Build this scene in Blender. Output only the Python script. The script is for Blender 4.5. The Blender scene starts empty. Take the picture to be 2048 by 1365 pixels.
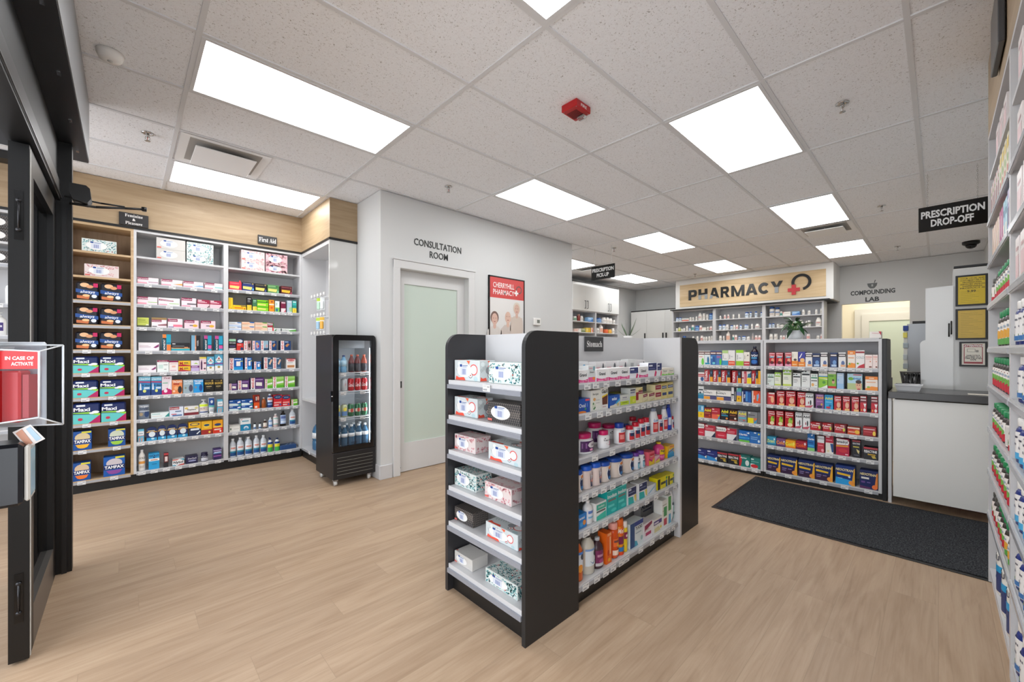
import bpy, math, random
from math import sin, cos, tan, pi, radians
C = bpy.data.collections.new('scene'); bpy.context.scene.collection.children.link(C)
SC = bpy.context.scene
# ------------------------------------------------------------------ camera, world, exposure
FPX, HZN, YAW, CAMZ, CEIL = 811.7, 700.7, radians(43.59), 1.28, 2.863
cam = bpy.data.cameras.new('camera'); camo = bpy.data.objects.new('camera', cam); C.objects.link(camo)
cam.sensor_width = 36.0; cam.lens = FPX/2048*36; cam.shift_y = (HZN-682.5)/2048
cam.clip_start = 0.05; cam.clip_end = 100
camo.location = (0, 0, CAMZ); camo.rotation_euler = (pi/2, 0, -(pi/2-(pi/2-YAW)))
camo.rotation_euler = (pi/2, 0, -YAW)
SC.camera = camo
W = bpy.data.worlds.new('world'); SC.world = W; W.use_nodes = True
W.node_tree.nodes['Background'].inputs[0].default_value = (0.90, 0.94, 1.0, 1)
W.node_tree.nodes['Background'].inputs[1].default_value = 3.6
SC.view_settings.view_transform = 'Standard'; SC.view_settings.look = 'None'
SC.view_settings.gamma = 1.0; SC.view_settings.use_curve_mapping = False
SC.view_settings.exposure = 0.17
SC.cycles.max_bounces = 8; SC.cycles.diffuse_bounces = 5; SC.cycles.glossy_bounces = 3
SC.cycles.transmission_bounces = 6; SC.cycles.transparent_max_bounces = 12
SC.cycles.sample_clamp_indirect = 8.0; SC.cycles.caustics_reflective = False; SC.cycles.caustics_refractive = False
LAMP = 8.0          # brightness of the ceiling troffers
# ------------------------------------------------------------------ a photo point on a plane of the shop, in metres
_c, _s = cos(YAW), sin(YAW)
def _ray(px, py):
    r = (px-1024)/FPX
    return (r*_c+_s, -r*_s+_c, -(py-HZN)/FPX)
def at_y(px, py, Y): a = _ray(px, py); t = Y/a[1]; return a[0]*t, CAMZ+a[2]*t
def at_x(px, py, X): a = _ray(px, py); t = X/a[0]; return a[1]*t, CAMZ+a[2]*t
def at_z(px, py, z): a = _ray(px, py); t = (z-CAMZ)/a[2]; return a[0]*t, a[1]*t
# ------------------------------------------------------------------ materials
def lin(c):
    if isinstance(c, str):
        if len(c) == 3: c = ''.join(k+k for k in c)
        c = tuple(int(c[i:i+2], 16)/255 for i in (0, 2, 4))
    return tuple(((v+0.055)/1.055)**2.4 if v > 0.04045 else v/12.92 for v in c)
MC = {}
def mat(c, rough=0.4, metal=0.0, emit=0.0, spec=0.5):
    k = (c, rough, metal, emit, spec)
    if k in MC: return MC[k]
    m = bpy.data.materials.new('paint_'+str(c)); m.use_nodes = True
    b = m.node_tree.nodes['Principled BSDF']; v = lin(c)
    b.inputs['Base Color'].default_value = (*v, 1); b.inputs['Roughness'].default_value = rough
    b.inputs['Metallic'].default_value = metal; b.inputs['Specular IOR Level'].default_value = spec
    if emit:
        b.inputs['Emission Color'].default_value = (*v, 1); b.inputs['Emission Strength'].default_value = emit
    MC[k] = m; return m
def nodes(name):
    m = bpy.data.materials.new(name); m.use_nodes = True; t = m.node_tree
    return m, t, t.nodes['Principled BSDF']
def N(t, kind, **kw):
    n = t.nodes.new(kind)
    for k, v in kw.items():
        if k in n.inputs.keys() if not hasattr(n, k) else False: n.inputs[k].default_value = v
        else: setattr(n, k, v)
    return n
def ramp(t, pts):
    r = t.nodes.new('ShaderNodeValToRGB'); e = r.color_ramp.elements
    while len(e) < len(pts): e.new(0.5)
    for i, (p, c) in enumerate(pts): e[i].position = p; e[i].color = (*lin(c), 1)
    return r
def coords(t, scale=(1, 1, 1), rot=(0, 0, 0), kind='Object'):
    tc = t.nodes.new('ShaderNodeTexCoord'); mp = t.nodes.new('ShaderNodeMapping')
    mp.inputs['Scale'].default_value = scale; mp.inputs['Rotation'].default_value = rot
    t.links.new(tc.outputs[kind], mp.inputs[0]); return mp
def floor_mat():
    m, t, b = nodes('oak_vinyl_planks'); L = t.links.new
    mp = coords(t)
    sx = t.nodes.new('ShaderNodeSeparateXYZ'); L(mp.outputs[0], sx.inputs[0])
    def mth(op, a, b=None):
        n = t.nodes.new('ShaderNodeMath'); n.operation = op
        for i, v in enumerate((a, b)):
            if v is None: continue
            if isinstance(v, (int, float)): n.inputs[i].default_value = v
            else: L(v, n.inputs[i])
        return n.outputs[0]
    row = mth('FLOOR', mth('DIVIDE', sx.outputs[1], 0.18)); wn = t.nodes.new('ShaderNodeTexWhiteNoise'); wn.noise_dimensions = '1D'; L(row, wn.inputs['W'])
    cx = t.nodes.new('ShaderNodeCombineXYZ'); L(mth('ADD', sx.outputs[0], mth('MULTIPLY', wn.outputs['Value'], 1.22)), cx.inputs[0]); L(sx.outputs[1], cx.inputs[1])
    br = t.nodes.new('ShaderNodeTexBrick'); br.offset = 0.0; br.offset_frequency = 1
    for k, v in (('Scale', 1.0), ('Mortar Size', 0.0008), ('Mortar Smooth', 0.2), ('Bias', 0.0), ('Brick Width', 1.22), ('Row Height', 0.18)):
        br.inputs[k].default_value = v
    br.inputs['Color1'].default_value = (0, 0, 0, 1); br.inputs['Color2'].default_value = (1, 1, 1, 1)
    br.inputs['Mortar'].default_value = (0.5, 0.5, 0.5, 1); L(cx.outputs[0], br.inputs['Vector'])
    # grain: stretched noise, shifted per plank
    add = t.nodes.new('ShaderNodeVectorMath'); add.operation = 'MULTIPLY_ADD'
    add.inputs[1].default_value = (7.3, 3.1, 5.0); L(br.outputs['Color'], add.inputs[0]); L(mp.outputs[0], add.inputs[2])
    mp2 = t.nodes.new('ShaderNodeMapping'); mp2.inputs['Scale'].default_value = (2.2, 48, 1); L(add.outputs[0], mp2.inputs[0])
    n1 = t.nodes.new('ShaderNodeTexNoise'); n1.inputs['Scale'].default_value = 1.0; n1.inputs['Detail'].default_value = 7
    n1.inputs['Roughness'].default_value = 0.62; n1.inputs['Distortion'].default_value = 1.1; L(mp2.outputs[0], n1.inputs['Vector'])
    mp3 = t.nodes.new('ShaderNodeMapping'); mp3.inputs['Scale'].default_value = (0.8, 5, 1); L(add.outputs[0], mp3.inputs[0])
    n2 = t.nodes.new('ShaderNodeTexNoise'); n2.inputs['Scale'].default_value = 1.3; n2.inputs['Detail'].default_value = 3; n2.inputs['Distortion'].default_value = 2.2
    L(mp3.outputs[0], n2.inputs['Vector'])
    r1 = ramp(t, [(0.28, '987f67'), (0.46, 'b0967c'), (0.72, 'bda68d')]); L(n1.outputs[0], r1.inputs[0])
    r2 = ramp(t, [(0.35, 'a68c73'), (0.62, 'bea68d')]); L(n2.outputs[0], r2.inputs[0])
    mx = t.nodes.new('ShaderNodeMix'); mx.data_type = 'RGBA'; mx.inputs[0].default_value = 0.45; L(r1.outputs[0], mx.inputs[6]); L(r2.outputs[0], mx.inputs[7])
    tone = ramp(t, [(0.0, 'f4f2f0'), (1.0, 'fffefc')]); L(br.outputs['Color'], tone.inputs[0])
    m2 = t.nodes.new('ShaderNodeMix'); m2.data_type = 'RGBA'; m2.blend_type = 'MULTIPLY'; m2.inputs[0].default_value = 1; L(mx.outputs[2], m2.inputs[6]); L(tone.outputs[0], m2.inputs[7])
    m3 = t.nodes.new('ShaderNodeMix'); m3.data_type = 'RGBA'; L(br.outputs['Fac'], m3.inputs[0]); L(m2.outputs[2], m3.inputs[6]); m3.inputs[7].default_value = (*lin('9a836c'), 1)
    L(m3.outputs[2], b.inputs['Base Color'])
    b.inputs['Roughness'].default_value = 0.42; b.inputs['Specular IOR Level'].default_value = 0.35
    bp = t.nodes.new('ShaderNodeBump'); bp.inputs['Strength'].default_value = 0.08; bp.inputs['Distance'].default_value = 0.002
    L(n1.outputs[0], bp.inputs['Height']); L(bp.outputs[0], b.inputs['Normal'])
    return m
def wood_mat(name, c1, c2, c3, axis='x', scale=1.0, rough=0.45):
    m, t, b = nodes(name); L = t.links.new
    sc = {'x': (1.1, 9, 14), 'z': (12, 12, 0.9), 'y': (9, 1.1, 14)}[axis]
    mp = coords(t, tuple(v*scale for v in sc))
    n = t.nodes.new('ShaderNodeTexNoise'); n.inputs['Scale'].default_value = 1.2; n.inputs['Detail'].default_value = 6; n.inputs['Roughness'].default_value = 0.6; n.inputs['Distortion'].default_value = 0.9
    L(mp.outputs[0], n.inputs['Vector'])
    r = ramp(t, [(0.3, c1), (0.5, c2), (0.7, c3)]); L(n.outputs[0], r.inputs[0]); L(r.outputs[0], b.inputs['Base Color'])
    b.inputs['Roughness'].default_value = rough
    return m
def ceiling_mat():
    m, t, b = nodes('acoustic_tile'); L = t.links.new
    mp = coords(t)
    cols = []
    v = t.nodes.new('ShaderNodeTexNoise'); v.inputs['Scale'].default_value = 105; v.inputs['Detail'].default_value = 2; v.inputs['Roughness'].default_value = 0.6; v.inputs['Distortion'].default_value = 1.2
    L(mp.outputs[0], v.inputs['Vector'])
    r = ramp(t, [(0.30, 'a8a6a4'), (0.375, 'f0f2f6'), (0.6, 'f5f8fc')]); L(v.outputs[0], r.inputs[0])
    L(r.outputs[0], b.inputs['Base Color']); b.inputs['Roughness'].default_value = 0.95; b.inputs['Specular IOR Level'].default_value = 0.1
    bp = t.nodes.new('ShaderNodeBump'); bp.inputs['Strength'].default_value = 0.35; bp.inputs['Distance'].default_value = 0.003
    L(v.outputs[0], bp.inputs['Height']); L(bp.outputs[0], b.inputs['Normal'])
    return m
def carpet_mat():
    m, t, b = nodes('charcoal_carpet'); L = t.links.new
    mp = coords(t)
    v = t.nodes.new('ShaderNodeTexNoise'); v.inputs['Scale'].default_value = 130; v.inputs['Detail'].default_value = 3; L(mp.outputs[0], v.inputs['Vector'])
    r = ramp(t, [(0.35, '232427'), (0.55, '3d3f42'), (0.7, '5b5c5e')]); L(v.outputs[0], r.inputs[0]); L(r.outputs[0], b.inputs['Base Color'])
    b.inputs['Roughness'].default_value = 1.0; b.inputs['Specular IOR Level'].default_value = 0.1
    bp = t.nodes.new('ShaderNodeBump'); bp.inputs['Strength'].default_value = 0.6; bp.inputs['Distance'].default_value = 0.004
    L(v.outputs[0], bp.inputs['Height']); L(bp.outputs[0], b.inputs['Normal'])
    return m
def wall_mat(name, c):
    m, t, b = nodes(name); L = t.links.new
    mp = coords(t)
    v = t.nodes.new('ShaderNodeTexNoise'); v.inputs['Scale'].default_value = 160; v.inputs['Detail'].default_value = 2; L(mp.outputs[0], v.inputs['Vector'])
    b.inputs['Base Color'].default_value = (*lin(c), 1); b.inputs['Roughness'].default_value = 0.6
    bp = t.nodes.new('ShaderNodeBump'); bp.inputs['Strength'].default_value = 0.06; bp.inputs['Distance'].default_value = 0.001
    L(v.outputs[0], bp.inputs['Height']); L(bp.outputs[0], b.inputs['Normal'])
    return m
def lattice_mat():
    m, t, b = nodes('dark_lattice_print'); L = t.links.new
    outs = []
    for a in (radians(45), radians(-45)):
        mp = coords(t, (105, 105, 105), (a, a, 0))
        w = t.nodes.new('ShaderNodeTexChecker'); w.inputs['Scale'].default_value = 1.0
        w.inputs[1].default_value = (*lin('2c2a2c'), 1); w.inputs[2].default_value = (*lin('6d6660'), 1)
        L(mp.outputs[0], w.inputs[0]); outs.append(w)
    mx = t.nodes.new('ShaderNodeMix'); mx.data_type = 'RGBA'; mx.inputs[0].default_value = 0.5
    L(outs[0].outputs[0], mx.inputs[6]); L(outs[1].outputs[0], mx.inputs[7]); L(mx.outputs[2], b.inputs['Base Color'])
    b.inputs['Roughness'].default_value = 0.5
    return m
def glass_mat(name, tint='ffffff', fac=0.04, rough=0.0):
    m = bpy.data.materials.new(name); m.use_nodes = True; t = m.node_tree; L = t.links.new
    t.nodes.clear(); o = t.nodes.new('ShaderNodeOutputMaterial'); mx = t.nodes.new('ShaderNodeMixShader')
    tr = t.nodes.new('ShaderNodeBsdfTransparent'); tr.inputs[0].default_value = (*lin(tint), 1)
    gl = t.nodes.new('ShaderNodeBsdfGlossy'); gl.inputs['Roughness'].default_value = rough
    lw = t.nodes.new('ShaderNodeLayerWeight'); lw.inputs[0].default_value = 0.5
    pw = t.nodes.new('ShaderNodeMath'); pw.operation = 'POWER'; pw.inputs[1].default_value = 5; L(lw.outputs['Facing'], pw.inputs[0])
    ad = t.nodes.new('ShaderNodeMath'); ad.operation = 'ADD'; ad.inputs[1].default_value = fac; ad.use_clamp = True; L(pw.outputs[0], ad.inputs[0])
    L(ad.outputs[0], mx.inputs[0]); L(tr.outputs[0], mx.inputs[1]); L(gl.outputs[0], mx.inputs[2]); L(mx.outputs[0], o.inputs[0])
    return m
def clear_mat(name, c, rough=0.12, trans=0.85):
    m, t, b = nodes(name); b.inputs['Base Color'].default_value = (*lin(c), 1); b.inputs['Roughness'].default_value = rough
    b.inputs['Transmission Weight'].default_value = trans; b.inputs['IOR'].default_value = 1.15
    return m
WHITE = mat('cccccd', 0.35); WALL = wall_mat('white_wall_paint', 'd3d4d3'); GLOSS = mat('d6d6d3', 0.08)
BLACK = mat('151515', 0.42); BLK2 = mat('1c1c1d', 0.3); CHAR = mat('222223', 0.5)
OAK = wood_mat('light_oak_laminate', '9a8264', 'a79071', 'b29c7f', 'x')
OAKZ = wood_mat('brown_oak_laminate', '917558', 'a28668', 'b09678', 'z')
OAKE = wood_mat('pale_oak_edge', 'b39672', 'c0a37d', 'cbb08c', 'x')
RAIL = mat('a9abb0', 0.25); TAGM = mat('e2e2e1', 0.5); TAGK = mat('a2a3a6', 0.6)
CHROME = mat('c8c8c8', 0.15, 1.0); STEEL = mat('8d8e8f', 0.3, 0.9)
CLEAR = clear_mat('clear_plastic', 'f4f8fb'); LATT = lattice_mat()
GLASS = glass_mat('clear_pane')
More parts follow.
